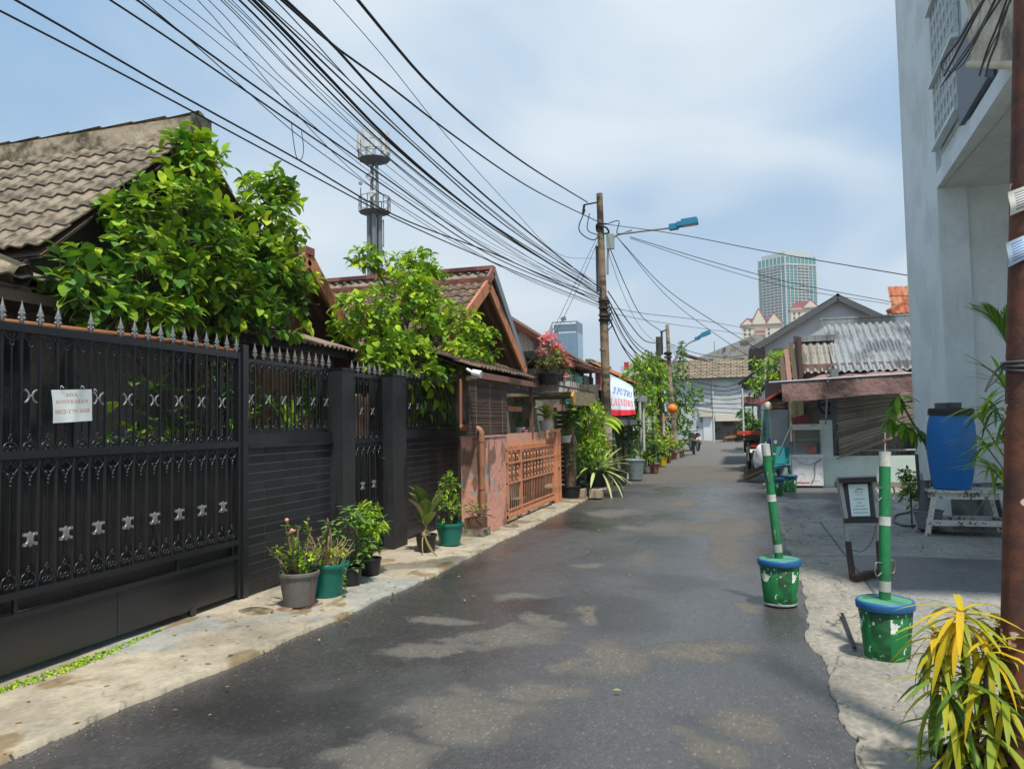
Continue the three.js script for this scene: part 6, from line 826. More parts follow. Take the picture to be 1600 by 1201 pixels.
{ // palms by the wall
  const t = thing('lady_palm', 'bright green fan palm clump in pot beside the barrel table', 'palm', [3.0, RY, -9.2]); const h = pot(t, 0.22, 0.17, 0.3, potM.black), I = V(3.0, RY, -9.2), pm = [[0.14, 0.26, 0.02], [0.2, 0.31, 0.02], [0.07, 0.16, 0.02], [0.25, 0.33, 0.03]].map((c) => leafMat(c, 0.3));
  for (const [u, v, n, s] of [[1570, 640, 13, 0.55], [1585, 610, 11, 0.6], [1548, 660, 11, 0.5], [1580, 690, 14, 0.55], [1556, 700, 13, 0.5], [1575, 740, 13, 0.45], [1592, 660, 12, 0.5], [1590, 760, 10, 0.45], [1560, 730, 10, 0.42]]) { const p = PZ(u - 12, v, 9.2 + rr(-0.15, 0.15)).sub(I); mesh('stem', [tube([V(rr(-0.06, 0.06), h, rr(-0.06, 0.06)), V(p.x * 0.6, mix(h, p.y, 0.6), p.z * 0.6), p], 0.009, 10, 5)], mat([0.2, 0.2, 0.08], 0.8), t); const fx = rr(-1, 0.2), fz = rr(-0.2, 0.8); for (let i = 0; i < n; i++) { const a = mix(-2.0, 2.0, i / (n - 1)), side = V(-fz, 0, fx); leafPart(t, pick([LEAF.strap, LEAF.strap2, LEAF.strap]), pick(pm), p, V(fx, 0.35, fz).multiplyScalar(Math.cos(a)).addScaledVector(side, Math.sin(a)).add(V(0, rr(0, 0.35), 0)), s * rr(0.65, 1), 0.8); } }
  const r = thing('red_palm', 'young palm frond with red crownshaft behind the rusty pole', 'palm', [3.15, RY, -9.9]); pot(r, 0.18, 0.14, 0.26, potM.black); const J = V(3.15, RY, -9.9), s0 = PZ(1576, 560, 9.9).sub(J); mesh('stem', [tube([V(0, 0.2, 0), V(s0.x * 0.5, s0.y * 0.5, 0), s0], 0.02, 12, 7)], mat([0.16, 0.18, 0.07], 0.7), r); mesh('crownshaft', [rod(s0, s0.clone().add(V(0.01, 0.22, 0)), 0.03, 0.018)], mat([0.45, 0.08, 0.03], 0.6), r);
  for (const path of [[[1576, 545], [1565, 515], [1545, 492], [1520, 480]], [[1577, 545], [1575, 510], [1582, 490], [1600, 478]]]) { const P = path.map(([u, v]) => PZ(u, v, 9.9).sub(J)), c = new THREE.CatmullRomCurve3(P); mesh('rachis', [new THREE.TubeGeometry(c, 16, 0.006, 5)], pm[2], r); for (let i = 2; i < 22; i++) { const p = c.getPoint(i / 22), d = c.getTangent(i / 22); for (const s of [-1, 1]) leafPart(r, LEAF.strap2, pm[i % 3 ? 2 : 0], p, d.clone().multiplyScalar(0.9).add(V(0.12 * s, 0.55 * (s > 0 ? 1 : 0.55), 0.5 * s)), 0.26 * Math.sin(Math.PI * Math.min(0.9, i / 22 + 0.12)) + 0.06, 0.75); } } }
// ---- barrel, table and things by the wall
{ const c = V(2.50, 0.595, -10.95), t = thing('plastic_barrel', 'tall blue plastic barrel with black lid standing on a white table', 'barrel', c); mesh('body', [lathe([[0, 0], [0.2, 0], [0.215, 0.02], [0.245, 0.2], [0.277, 0.45], [0.28, 0.6], [0.268, 0.8], [0.245, 0.92], [0.235, 0.955], [0, 0.955]], 40)], mat([0.003, 0.15, 0.46], 0.42, { bump: T.bump, bs: 0.0006 }), t); mesh('lid', [lathe([[0, 1.015], [0.25, 1.015], [0.258, 1.005], [0.262, 0.93], [0.245, 0.925]], 36)], mat([0.015, 0.015, 0.02], 0.5), t); mesh('seam_ring', [new THREE.TorusGeometry(0.262, 0.006, 6, 40).rotateX(Math.PI / 2).translate(0, 0.935, 0)], mat([0.04, 0.04, 0.05], 0.4), t);
  single('stone_slab', [box(0.27, 0.07, 0.16, 0, 0.035, 0)], mat([0.13, 0.13, 0.13], 0.9, { map: T.grime }), 'grey stone block lying on the blue barrel lid', 'stone').position.set(2.5, 1.611, -10.95); t.rotation.z = -0.03; }
{ const t = thing('wooden_table', 'worn white wooden table with splayed legs and lower shelf', 'table', [2.62, RY, -10.98]), m = mat(0xffffff, 0.8, { map: T.chip, bump: T.bump, bs: 0.002 });
  mesh('table_top', [ext(-0.42, 0.42, 0.535, 0.565, 0.27, -0.27)], m, t); mesh('apron', [ext(-0.38, 0.38, 0.455, 0.533, 0.235, 0.21), ext(-0.38, 0.38, 0.455, 0.533, -0.21, -0.235), ext(-0.385, -0.36, 0.455, 0.533, 0.208, -0.208), ext(0.36, 0.385, 0.455, 0.533, 0.208, -0.208)], m, t);
  for (const sx of [-1, 1]) for (const sz of [-1, 1]) mesh('leg', [bar(V(sx * 0.36, 0.53, sz * 0.23), V(sx * 0.47, 0, sz * 0.27), 0.055, 0.055, V(0, 0, 1))], m, t);
  mesh('stretcher', [ext(-0.42, 0.42, 0.13, 0.2, 0.265, 0.235)], m, t); mesh('stretcher', [ext(-0.42, 0.42, 0.13, 0.2, -0.235, -0.265)], m, t); mesh('lower_shelf', [ext(-0.42, 0.42, 0.115, 0.13, 0.23, -0.23)], mat([0.16, 0.13, 0.11], 0.9, { map: T.wood }), t); for (const s of [-1, 1]) mesh('stretcher', [ext(s * 0.43 - 0.015, s * 0.43 + 0.015, 0.13, 0.2, 0.23, -0.23)], m, t);
  const b = thing('leaning_board', 'grey board leaning on the wall under the white table', 'board', [2.85, RY, -11.45]); mesh('board', [box(0.5, 0.6, 0.02, 0, 0.3, 0, -0.12)], mat([0.3, 0.32, 0.32], 0.8, { map: T.grime }), b); mesh('batten', [box(0.03, 0.6, 0.015, 0.1, 0.3, 0.03, -0.12)], mat([0.18, 0.17, 0.15], 0.8), b); }
{ const p = PG(1452, 836), t = thing('grey_basin', 'grey plastic bucket standing on a wet stone by the table', 'bucket', [p.x, RY + 0.05, p.z]); mesh('body', [lathe([[0, 0], [0.115, 0], [0.125, 0.02], [0.17, 0.22], [0.185, 0.225], [0.185, 0.24], [0.165, 0.24], [0.115, 0.03], [0, 0.03]], 28)], mat([0.22, 0.26, 0.265], 0.55, { map: T.grain }), t); rock('wet_stone', 'dark wet stone under the grey plastic bucket', V(p.x + 0.04, 0.0, p.z - 0.08), 0.2, 0.06, 0.14, mat([0.06, 0.055, 0.05], 0.4), 21, undefined, 'stone');
  const v = thing('tall_vase', 'slim grey ribbed pipe standing behind the grey bucket', 'pipe', [2.22, RY, -11.1]); mesh('tube', [lathe([[0.05, 0], [0.085, 0.3], [0.06, 0.62], [0.075, 0.66]], 16)], mat([0.12, 0.13, 0.14], 0.6), v); mesh('stake', [rod(V(-0.05, 0, 0), V(-0.08, 1.0, 0.02), 0.02)], mat([0.05, 0.06, 0.06], 0.7), v); mesh('white_pipe', [rod(V(0.02, 0, -0.1), V(-0.02, 0.75, -0.1), 0.022)], potM.white, v);
  single('hose', [tube([PG(1452, 816, 0.05), PG(1420, 822, 0.045), PG(1400, 816, 0.045), PG(1402, 804, 0.045), PG(1420, 800, 0.045), PG(1428, 792, 0.045), PG(1437, 784, 0.05), V(2.3, 0.3, -11.35)], 0.013, 60, 7)], mat([0.03, 0.09, 0.075], 0.45), 'dark green garden hose curling over the wet pavement', 'hose');
  single('dark_patch', [quadSheet(PG(1405, 760, 0.042), PG(1440, 778, 0.042), PG(1440, 764, 0.042), PG(1425, 757, 0.042))], mat([0.03, 0.03, 0.035], 0.6), 'dark flat patch by the corner of the pale building', 'drain'); }  // plain dark patch laid flat on the pavement
{ const b = V(2.34, RY, -11.52), t = thing('mango_sapling', 'leaning mango sapling with drooping long leaves beside the barrel', 'tree', b); const h = pot(t, 0.15, 0.12, 0.2, potM.black), q = (u, v) => PZ(u, v, 11.3).sub(b), tr = [V(0, h, 0), q(1455, 715), q(1438, 680), q(1418, 645), q(1405, 622)]; mesh('trunk', [tube(tr, 0.014, 24, 6)], mat([0.13, 0.12, 0.06], 0.8), t);
  const mm = [[0.12, 0.25, 0.015], [0.17, 0.3, 0.02], [0.07, 0.17, 0.015]].map((c) => leafMat(c, 0.32)); for (const [u, v, n] of [[1404, 618, 15], [1392, 655, 16], [1410, 660, 14], [1425, 668, 10], [1440, 672, 6], [1400, 632, 8]]) { const p = q(u, v); for (let i = 0; i < n; i++) { const a = i * 2.4; leafPart(t, LEAF.narrow, pick(mm), p, V(Math.cos(a) * 0.8, rr(-1.5, 0.25), Math.sin(a) * 0.8), rr(0.2, 0.32), 0.95, V(Math.cos(a), 0.7, Math.sin(a))); } }
  const s = thing('low_shrub', 'small dark shrub at the corner of the pale building', 'shrub', [2.12, RY, -11.45]); bush(s, 'foliage', [[0, 0.62, 0, 0.14, 0.22, 0.12], [-0.05, 0.42, 0.05, 0.14, 0.12, 0.12]], 70, 5, 0.075, LEAF.oval, DARK.concat(GREEN)); mesh('stem', [rod(V(0, 0, 0), V(0, 0.55, 0), 0.012)], barkM, s); }
// ---- green bollards made of paint buckets
const bucketM = mat(0xffffff, 0.6, { map: T.peel, bump: T.bump, bs: 0.001 }), blueRim = mat([0.015, 0.14, 0.36], 0.5, { map: T.grain }), lidM = mat([0.09, 0.33, 0.2], 0.8, { map: T.grime }), poleG = mat([0.016, 0.23, 0.075], 0.55, { map: T.grime, bump: T.bump, bs: 0.001 }), bandM = mat([0.62, 0.64, 0.58], 0.7, { map: T.grime });
function bollard(label, p, top, hooks = true) { const t = thing('bucket_bollard', label, 'bollard', p, rr(0, 6), 'green bucket bollards'); const d = top.clone().sub(p).applyAxisAngle(UPV, -t.rotation.y), s = V(0, 0.36, 0), L = d.clone().sub(s), q = (f) => s.clone().addScaledVector(L, f);
  mesh('bucket', [lathe([[0, 0], [0.125, 0], [0.13, 0.012], [0.158, 0.325], [0, 0.33]], 32)], bucketM, t); mesh('base_ring', [lathe([[0.1265, 0.001], [0.1325, 0.004], [0.1335, 0.016], [0.1315, 0.018]], 32)], bandM, t); mesh('rim', [lathe([[0.157, 0.315], [0.17, 0.32], [0.172, 0.355], [0.162, 0.37], [0.155, 0.368]], 32)], blueRim, t); mesh('lid', [lathe([[0.157, 0.366], [0, 0.372]], 28)], lidM, t);
  mesh('post', [rod(s, q(1), 0.034, 0.034, 16)], poleG, t); mesh('white_band', [rod(q(0.9), q(1.002), 0.0355, 0.0355, 16)], bandM, t); mesh('white_band', [rod(q(0.06), q(0.13), 0.0355, 0.0355, 16)], bandM, t); mesh('white_band', [rod(q(0.5), q(0.56), 0.0355, 0.0355, 16)], bandM, t);
  if (hooks) for (const f of [0.22, 0.72]) { const m = mat([0.16, 0.17, 0.14], 0.5, { metalness: 0.4 }), k = 0; for (const sd of [-1, 1]) mesh('chain_hook', [tube([q(f).add(V(sd * 0.03, 0.03, 0)), q(f).add(V(sd * 0.085, 0.035, 0)), q(f).add(V(sd * 0.1, -0.01, 0)), q(f).add(V(sd * 0.08, -0.045, 0)), q(f).add(V(sd * 0.035, -0.03, 0))], 0.006, 20, 5)], m, t); } return t; }
bollard('green bucket bollard with leaning white-banded post standing in the road edge', PG(1220, 943), PZ(1196, 694, 6.75));
bollard('green bucket bollard with upright post in front of the notice stand', PG(1387, 1030), PZ(1383, 706, 5.42));
{ const p = PZ(1383, 700, 5.42); const t = thing('bent_rod', 'rusty rod with knot sticking out of the upright bollard post', 'rod', p); mesh('rod', [rod(V(0, -0.06, 0), V(0.004, 0.1, 0), 0.005)], mat([0.3, 0.3, 0.28], 0.6), t); mesh('knot', [ball(0.011, 0, 0.045, 0, 8), ball(0.009, 0.008, 0.055, 0.004, 8)], mat([0.22, 0.1, 0.03], 0.8), t); }
bollard('small far green bucket bollard with strongly leaning post near the display fridge', PG(1214, 776), PZ(1196, 692, 16.4), false);
bollard('far green bucket bollard close beside the display fridge', PG(1234, 770), PZ(1229, 742, 16.9), false);
bollard('farthest green bucket bollard with upright post by the grey shed', V(0.62, RY, -18.6), PZ(1212, 688, 18.6), false);
{ // notice stand
  const z0 = 8.15, q = (u, v, dz = 0) => PZ(u, v, z0 + dz), t = thing('notice_stand', 'small tilted black-framed notice stand with metal legs on the pavement', 'sign stand'), al = mat([0.42, 0.42, 0.38], 0.55, { metalness: 0.3, map: T.grain }), bk = mat([0.012, 0.013, 0.016], 0.4), br = mat([0.06, 0.032, 0.022], 0.8, { map: T.wood });
  const TL = q(1311, 748, 0.12), TR = q(1364, 746, 0.12), BL = q(1322, 813), BR = q(1372, 812); mesh('hood', [bar(TL.clone().add(V(-0.01, 0.02, 0.03)), TR.clone().add(V(0.02, 0.02, 0.03)), 0.14, 0.025)], mat([0.3, 0.32, 0.36], 0.35, { metalness: 0.4 }), t); mesh('hood_lip', [bar(TL.clone().add(V(-0.01, -0.01, 0.1)), TR.clone().add(V(0.02, -0.01, 0.1)), 0.012, 0.05)], bk, t);
  for (const [a, b] of [[TL, BL], [TR, BR]]) mesh('frame_side', [bar(a, b, 0.035, 0.05)], al, t); mesh('frame_foot', [bar(BL.clone().add(V(-0.02, 0, 0.01)), BR.clone().add(V(0.02, 0, 0.01)), 0.06, 0.045)], bk, t);
  const nrm = V(0, 0, 1), board = [BL, BR, TR, TL].map((p, i) => p.clone().add(V(i === 0 || i === 3 ? 0.025 : -0.025, 0, 0.008))); mesh('backboard', [quadSheet(...board), quadSheet(...board.map((p) => p.clone().add(V(0, 0, -0.02))))], bk, t);
  const tex = canvasTex(256, 384, (k, w, h) => { k.fillStyle = '#cfdfd8'; k.fillRect(0, 0, w, h); k.fillStyle = '#7f98a4'; k.beginPath(); k.moveTo(60, 100); k.lineTo(130, 40); k.lineTo(220, 78); k.lineTo(130, 70); k.closePath(); k.fill(); k.fillRect(70, 92, 120, 8); for (let i = 0; i < 5; i++) k.fillRect(80 + i * 22, 104, 6, 34); k.fillStyle = '#3a4c58'; k.textAlign = 'center'; k.font = 'bold 22px sans-serif'; ['MOHON MAAF', 'BAGI', 'YANG TIDAK', 'BERKEPENTINGAN', 'DILARANG MASUK'].forEach((s, i) => k.fillText(s, w / 2, 190 + i * 40, 210)); });
  const f = (u, v) => { const a = BL.clone().lerp(BR, u), b = TL.clone().lerp(TR, u); return a.lerp(b, v).add(V(0, 0, 0.014)); }; const [g, m] = printed(f(0.2, 0.1), f(0.78, 0.1), f(0.82, 0.86), f(0.24, 0.86), tex, 0.4); mesh('notice_sheet', g, m, t);
  const legs = [[BL, q(1326, 858), G(1333, 905, RY)], [BR, q(1374, 857), G(1378, 901, RY)]]; for (const [a, b, c] of legs) { mesh('leg', [bar(a, b, 0.03, 0.035, V(0, 0, 1))], al, t); mesh('leg_shoe', [bar(b.clone().add(V(0, 0.06, 0)), c, 0.05, 0.05, V(0, 0, 1))], br, t); } const [, , c0] = legs[0], [, , c1] = legs[1]; mesh('foot_bar', [bar(c0.clone().add(V(0, 0.03, 0.1)), c0.clone().add(V(0.14, 0.03, -0.1)), 0.06, 0.05), bar(c1.clone().add(V(-0.14, 0.03, 0.06)), c1.clone().add(V(0.05, 0.03, -0.12)), 0.06, 0.05), rod(c0.clone().add(V(0, 0.04, 0)), c1.clone().add(V(0, 0.04, 0)), 0.006)], br, t);
  for (const [a, u] of [[TL, 1306], [TR, 1360]]) mesh('back_strut', [bar(a.clone().add(V(-0.01, 0, -0.05)), V(a.x + 0.12, RY, a.z - 0.32), 0.025, 0.025, V(0, 0, 1))], al, t); mesh('wire_loop', [tube([BR.clone(), q(1360, 850), q(1345, 862), q(1330, 858)], 0.003, 20, 4)], bk, t); }
// single cracks with depth are part of the pavement; a black strip lies by the upright bollard
single('rubber_strip', [bar(PG(1316, 958, 0.035), PG(1336, 1012, 0.035), 0.022, 0.012)], mat([0.012, 0.012, 0.012], 0.6), 'thin black rubber strip stuck in the pavement near the upright bollard', 'strip');
// ---------------------------------------------------------------- mint house with awning
const mint = mat([0.64, 0.77, 0.71], 0.8, { map: T.soft, bump: T.bump, bs: 0.001 });
{ const Z = 18.1, t = thing('mint_house', 'low mint-walled house with grey corrugated roofs and open front', 'house', [1.62, 0, -Z]), q = (u, v, z = Z) => { const p = PZ(u, v, z); return V(p.x - 1.62, p.y, p.z + Z); };
  const wt = q(1350, 712).y; mesh('low_wall', [ext(0.24, 4.2, 0, wt, 0, -0.14)], mint, t); mesh('wall_footing', [ext(0.24, 4.2, 0, 0.14, 0.01, 0.03)], potM.cement, t); mesh('pillar', [ext(0, 0.238, 0, q(1290, 656).y, 0.06, -0.2)], mint, t); mesh('inner_post', [ext(0.24, 0.42, wt, 2.6, -0.06, -0.14)], mat([0.2, 0.23, 0.25], 0.7, { map: T.grime }), t); mesh('wall_rail', [rod(V(0.42, wt + 0.12, -0.05), V(4.2, wt + 0.12, -0.05), 0.018)], galv, t);
  mesh('inner_wall', [ext(-0.3, 4.4, 0, 2.7, -2.2, -2.3), ext(-0.6, -0.55, 1.0, 2.7, -0.6, -2.2)], darkWall, t); mesh('upper_wall', [ext(-0.3, 4.4, 2.2, 2.75, -0.5, -0.6)], mat([0.3, 0.2, 0.17], 0.85, { map: T.grime }), t);
  const sheet = (x0, x1, a, b, m, n) => { const w = x1 - x0, cx = (x0 + x1) / 2; mesh(n, [basisTo(waves(w, a.distanceTo(b), 0.155, 0.028, 0.01), V(cx, a.y, a.z), V(cx, b.y, b.z))], m, t); };
  const zi = mat([0.34, 0.37, 0.39], 0.55, { map: T.grime, metalness: 0.1 }), zi2 = mat([0.36, 0.34, 0.29], 0.7, { map: T.grime });
  const rA = q(1350, 579, 18.3), rB = q(1350, 500, 20.6), xl = q(1285, 503, 20.6).x; sheet(xl, xl + 4.2, V(0, rA.y, rA.z), V(0, rB.y, rB.z), zi, 'roof_sheet'); mesh('ridge_cap', [bar(V(xl - 0.05, rB.y + 0.06, rB.z), V(xl + 4.2, rB.y + 0.06, rB.z), 0.36, 0.05), bar(V(xl - 0.05, rB.y - 0.06, rB.z + 0.16), V(xl + 4.2, rB.y - 0.06, rB.z + 0.16), 0.03, 0.16)], zi, t);
  const rC = q(1270, 581, 18.5), rD = q(1262, 533, 19.6), x2 = q(1250, 533, 19.6).x; sheet(x2, xl + 0.12, V(0, rC.y - 0.01, rC.z), V(0, rD.y, rD.z), zi2, 'low_roof_sheet'); mesh('low_ridge_cap', [bar(V(x2 - 0.15, rD.y + 0.05, rD.z), V(xl + 0.16, rD.y + 0.05, rD.z), 0.3, 0.14)], zi, t);
  mesh('side_board', [ext(x2 - 0.12, x2 - 0.04, 2.3, rD.y, -0.4, -1.6)], mat([0.13, 0.08, 0.06], 0.9, { map: T.wood }), t); for (const k of [0, 1, 2]) mesh('prop_board', [bar(V(x2 - 0.2 - k * 0.13, 2.35, -0.3), V(x2 - 0.26 - k * 0.1, rD.y - 0.1 - k * 0.15, -0.6), 0.1, 0.03, V(0, 0, 1))], k === 1 ? mat([0.36, 0.2, 0.17], 0.85) : mat([0.17, 0.12, 0.09], 0.9, { map: T.wood }), t);
  mesh('back_wall', [ext(-0.3, 4.4, 0, 3.4, -2.5, -2.6)], greyWall, t); }
{ const t = thing('cloth_awning', 'sagging brown cloth awning over the mint house front', 'awning'), q = (u, v, z) => PZ(u, v, z), m = mat([0.33, 0.2, 0.18], 0.85, { map: T.grime, bump: T.bumpBig, bs: 0.02 }), A = [q(1223, 627, 17.2), q(1428, 613, 17.2), q(1428, 582, 17.2), q(1221, 597, 17.2)], wob = (u, v, p) => { p.z += 0.03 * Math.sin(u * 11 + 1) * (1 - v) + 0.008 * Math.sin(u * 37 + v * 5) * (1 - v); p.y -= 0.015 * Math.sin(u * 7) * (1 - v); };
  mesh('valance', [quadSheet(...A, 60, 8, wob), quadSheet(...A.map((p) => p.clone().add(V(0, 0, -0.01))), 60, 8, wob)], m, t); const B = [A[3], A[2], V(A[2].x, A[2].y + 0.16, -18.5), V(A[3].x + 0.9, A[3].y + 0.2, -18.5)]; mesh('canopy', [quadSheet(...B, 40, 8, (u, v, p) => { p.y += 0.03 * Math.sin(u * 20) * Math.sin(v * 3) - 0.05 * Math.sin(v * Math.PI); }), quadSheet(...B.map((p) => p.clone().add(V(0, -0.01, 0))), 40, 8, (u, v, p) => { p.y += 0.03 * Math.sin(u * 20) * Math.sin(v * 3) - 0.05 * Math.sin(v * Math.PI); })], m, t); mesh('front_pole', [rod(A[3].clone().add(V(-0.25, 0, 0)), A[2].clone().add(V(0.3, 0, 0)), 0.022)], galv, t); const tp = A[3]; mesh('support', [rod(V(1.72, 0.0 + 1.4, -18.0), V(1.72, tp.y, -17.2), 0.02)], galv, t); }
{ const t = thing('split_bamboo_screen', 'loose slatted bamboo screen hanging crooked over the mint house opening', 'screen', [0, 0, 0]), q = (u, v) => PZ(u, v, 17.98), m = [[0.52, 0.45, 0.35], [0.42, 0.36, 0.27], [0.6, 0.54, 0.43], [0.3, 0.25, 0.19]].map((c) => mat(c, 0.8, { map: T.wood })); const n = 64, g = shape(new THREE.CylinderGeometry(0.0085, 0.009, 1, 6).rotateX(Math.PI / 2));
  for (let i = 0; i < n; i++) { const f = i / (n - 1), v0 = mix(612, 714, f), v1 = mix(608, 660, f) + (i % 3) * 1.5, a = q(1306 + 6 * f + rr(-1.5, 1.5), v0), b = q(1428, v1 + rr(-2, 2) + 8 * f * f); const o = mesh('slat', g, pick(m), t); a.z += rr(-0.02, 0.02); const z = b.clone().sub(a); o.position.copy(a).add(b).multiplyScalar(0.5); o.scale.z = z.length(); o.quaternion.setFromUnitVectors(V(0, 0, 1), z.normalize()); }
  for (const u of [1318, 1350, 1385, 1415]) mesh('cord', [rod(q(u, 612), q(u + 3, mix(705, 668, (u - 1306) / 120)), 0.005)], strawM, t); mesh('bottom_pole', [rod(q(1307, 717), q(1398, 683), 0.016, 0.02)], m[1], t); }
{ // food display fridge
  const x0 = PZ(1238, 720, 17.8).x, x1 = PZ(1286, 720, 17.8).x, w = x1 - x0, y = (v) => PZ(1260, v, 17.8).y, t = thing('display_fridge', 'white chest fridge with glass display case and cream cover', 'fridge', [x0, RY, -17.8]), wm = mat([0.88, 0.89, 0.9], 0.35, { map: T.grain }), y1 = y(712), y2 = y(672), cream = mat([0.72, 0.68, 0.58], 0.7, { map: T.grain });
  mesh('chest', [ext(0, w, 0.05, y1 - 0.07, 0, -0.5)], wm, t); mesh('chest_lid', [ext(-0.01, w + 0.01, y1 - 0.065, y1, 0.012, -0.51)], wm, t); mesh('base', [ext(0.02, w - 0.02, 0, 0.05, -0.02, -0.48)], potM.black, t); mesh('red_stripe', [ext(0.06, w * 0.55, 0.1, 0.125, 0.001, 0.004)], mat([0.55, 0.08, 0.06], 0.5), t);
  for (const x of [0.06, w - 0.03]) for (const z of [-0.03, -0.45]) mesh('case_post', [ext(x - 0.012, x + 0.012, y1, y2 - 0.02, z - 0.012, z + 0.012)], galv, t); mesh('case_shelf', [ext(0.06, w - 0.03, (y1 + y2) / 2 + 0.03, (y1 + y2) / 2 + 0.045, -0.03, -0.45)], galv, t); mesh('glass', [ext(0.08, w - 0.045, y1 + 0.005, y2 - 0.03, -0.034, -0.03)], mat([0.9, 0.95, 0.93], 0.05, { transmission: 1, thickness: 0 }), t); mesh('case_back', [ext(0.08, w - 0.045, y1 + 0.005, y2 - 0.03, -0.44, -0.43)], mat([0.3, 0.32, 0.28], 0.7), t); mesh('case_cover', [ext(0.0, w - 0.0, y2 - 0.02, y2 + 0.1, 0.06, -0.5)], cream, t); mesh('side_flap', [quadSheet(V(-0.28, y1 - 0.02, 0.1), V(-0.28, y1 - 0.02, -0.4), V(0.02, y2 + 0.08, -0.4), V(0.02, y2 + 0.08, 0.08)), quadSheet(V(-0.27, y1 - 0.035, 0.1), V(-0.27, y1 - 0.035, -0.4), V(0.03, y2 + 0.065, -0.4), V(0.03, y2 + 0.065, 0.08))], cream, t); mesh('cord', [tube([V(w * 0.98, y1 - 0.1, 0.02), V(w * 0.75, y1 - 0.2, 0.03), V(w * 0.72, 0.25, 0.02), V(w * 0.6, 0.1, 0.03)], 0.006, 20, 5), tube([V(0.0, y1 - 0.05, 0.03), V(w * 0.5, y1 - 0.22, 0.03), V(w * 0.95, y1 - 0.1, 0.03)], 0.004, 20, 5)], cableM, t);
  const c = thing('red_tub', 'small red plastic tub inside the display case', 'tub', [x0 + w * 0.68, RY + y1 + 0.005, -18.0]); mesh('tub', [lathe([[0, 0], [0.085, 0], [0.1, 0.15], [0.085, 0.15], [0.075, 0.02], [0, 0.02]], 18)], mat([0.55, 0.03, 0.03], 0.45), c); mesh('lid', [cyl(0.1, 0.1, 0.02, 0, 0.151, 0, 18)], mat([0.5, 0.05, 0.05], 0.4), c);
  const s = thing('shop_sign', 'small dark red and yellow food sign hanging under the awning', 'sign', PZ(1246, 641, 17.9)); mesh('panel', [box(0.26, 0.42, 0.03, 0, 0, 0)], mat([0.5, 0.46, 0.22], 0.7, { map: T.grime }), s); mesh('red_board', [box(0.34, 0.16, 0.04, 0.06, -0.2, 0.04, 0, 0, 0.25)], mat([0.2, 0.015, 0.02], 0.6), s); const k = thing('extractor_fan', 'dark round fan housing high in the mint house opening', 'fan', PZ(1294, 632, 18.9)); mesh('housing', [new THREE.TorusGeometry(0.2, 0.035, 8, 24), cyl(0.07, 0.07, 0.06, 0, -0.03, 0, 12).rotateX(Math.PI / 2)], mat([0.03, 0.03, 0.035], 0.5), k); for (let i = 0; i < 4; i++) mesh('blade', [box(0.17, 0.07, 0.01, 0.1, 0, 0, 0.5).rotateZ(i * 1.57)], mat([0.05, 0.05, 0.06], 0.5), k); }
{ // grey shed with red lean-to, wood pile
  const x0 = PZ(1207, 700, 19.2).x, x1 = PZ(1246, 700, 19.2).x, yT = PZ(1220, 640, 19.2).y, t = thing('grey_shed', 'narrow grey plastered shed behind the display fridge', 'shed', [x0, 0, -19.2]); mesh('wall', [ext(0, x1 - x0, 0, yT, 0, -3)], mat([0.42, 0.47, 0.49], 0.85, { map: T.soft }), t); mesh('red_roof', [bar(V(-0.3, yT + 0.12, -0.4), V(0.5, yT + 0.6, -0.4), 1.0, 0.06)], mat([0.5, 0.09, 0.06], 0.7, { map: T.grime }), t); mesh('roof_void', [ext(-0.05, x1 - x0 + 0.3, yT + 0.25, yT + 0.75, -0.6, -2.8)], darkWood, t);
  const w = thing('timber_pile', 'bundle of old brown timber stacked on the grey shed', 'timber', [x0, yT, -19.2]); for (let i = 0; i < 13; i++) mesh('plank', [bar(V(rr(-0.12, 0), 0.03 + (i % 5) * 0.05, -0.1 - Math.floor(i / 5) * 0.12), V(x1 - x0 + rr(0.0, 0.25), 0.03 + (i % 5) * 0.05 + rr(-0.02, 0.02), -0.1 - Math.floor(i / 5) * 0.12), 0.06, 0.035)], pick([darkWood, barkM, mat([0.3, 0.17, 0.08], 0.8)]), w);
  const l = thing('wall_lamp', 'cream lamp on the corner of the timber pile', 'lamp', PZ(1201, 634, 19.0)); mesh('shade', [lathe([[0.02, 0.1], [0.08, 0.06], [0.09, -0.06], [0.05, -0.1]], 14)], mat([0.66, 0.6, 0.45], 0.6), l); mesh('stem', [rod(V(0, 0.08, 0), V(0.2, 0.16, 0), 0.02)], darkWood, l);
  const c = thing('hung_cloth', 'mint green cloth hanging in front of a dark doorway', 'cloth', PZ(1195, 668, 21)); mesh('cloth', [quadSheet(V(-0.14, -0.4, 0.05), V(0.12, -0.42, 0), V(0.14, 0.45, 0), V(0.0, 0.45, 0), 10, 10, (u, v, p) => { p.z += 0.04 * Math.sin(u * 9) * (1 - v); })], mat([0.3, 0.62, 0.5], 0.85, { map: T.grime }), c); mesh('line', [rod(V(-0.1, 0.46, 0), V(0.3, 0.46, 0), 0.01)], strawM, c);
  const d = thing('lean_to_house', 'dark ramshackle lean-to house past the grey shed', 'house', [0.95, 0, -23]); mesh('wall', [ext(0, 3, 0, 2.6, 0, -4)], darkWall, d); mesh('roof', [bar(V(-0.35, 2.5, -1.5), V(2.5, 3.3, -1.5), 3.4, 0.06)], rustRoof, d); mesh('red_post', [ext(-0.1, -0.03, 0, 2.3, 0.1, 0.03)], redPaint, d); }
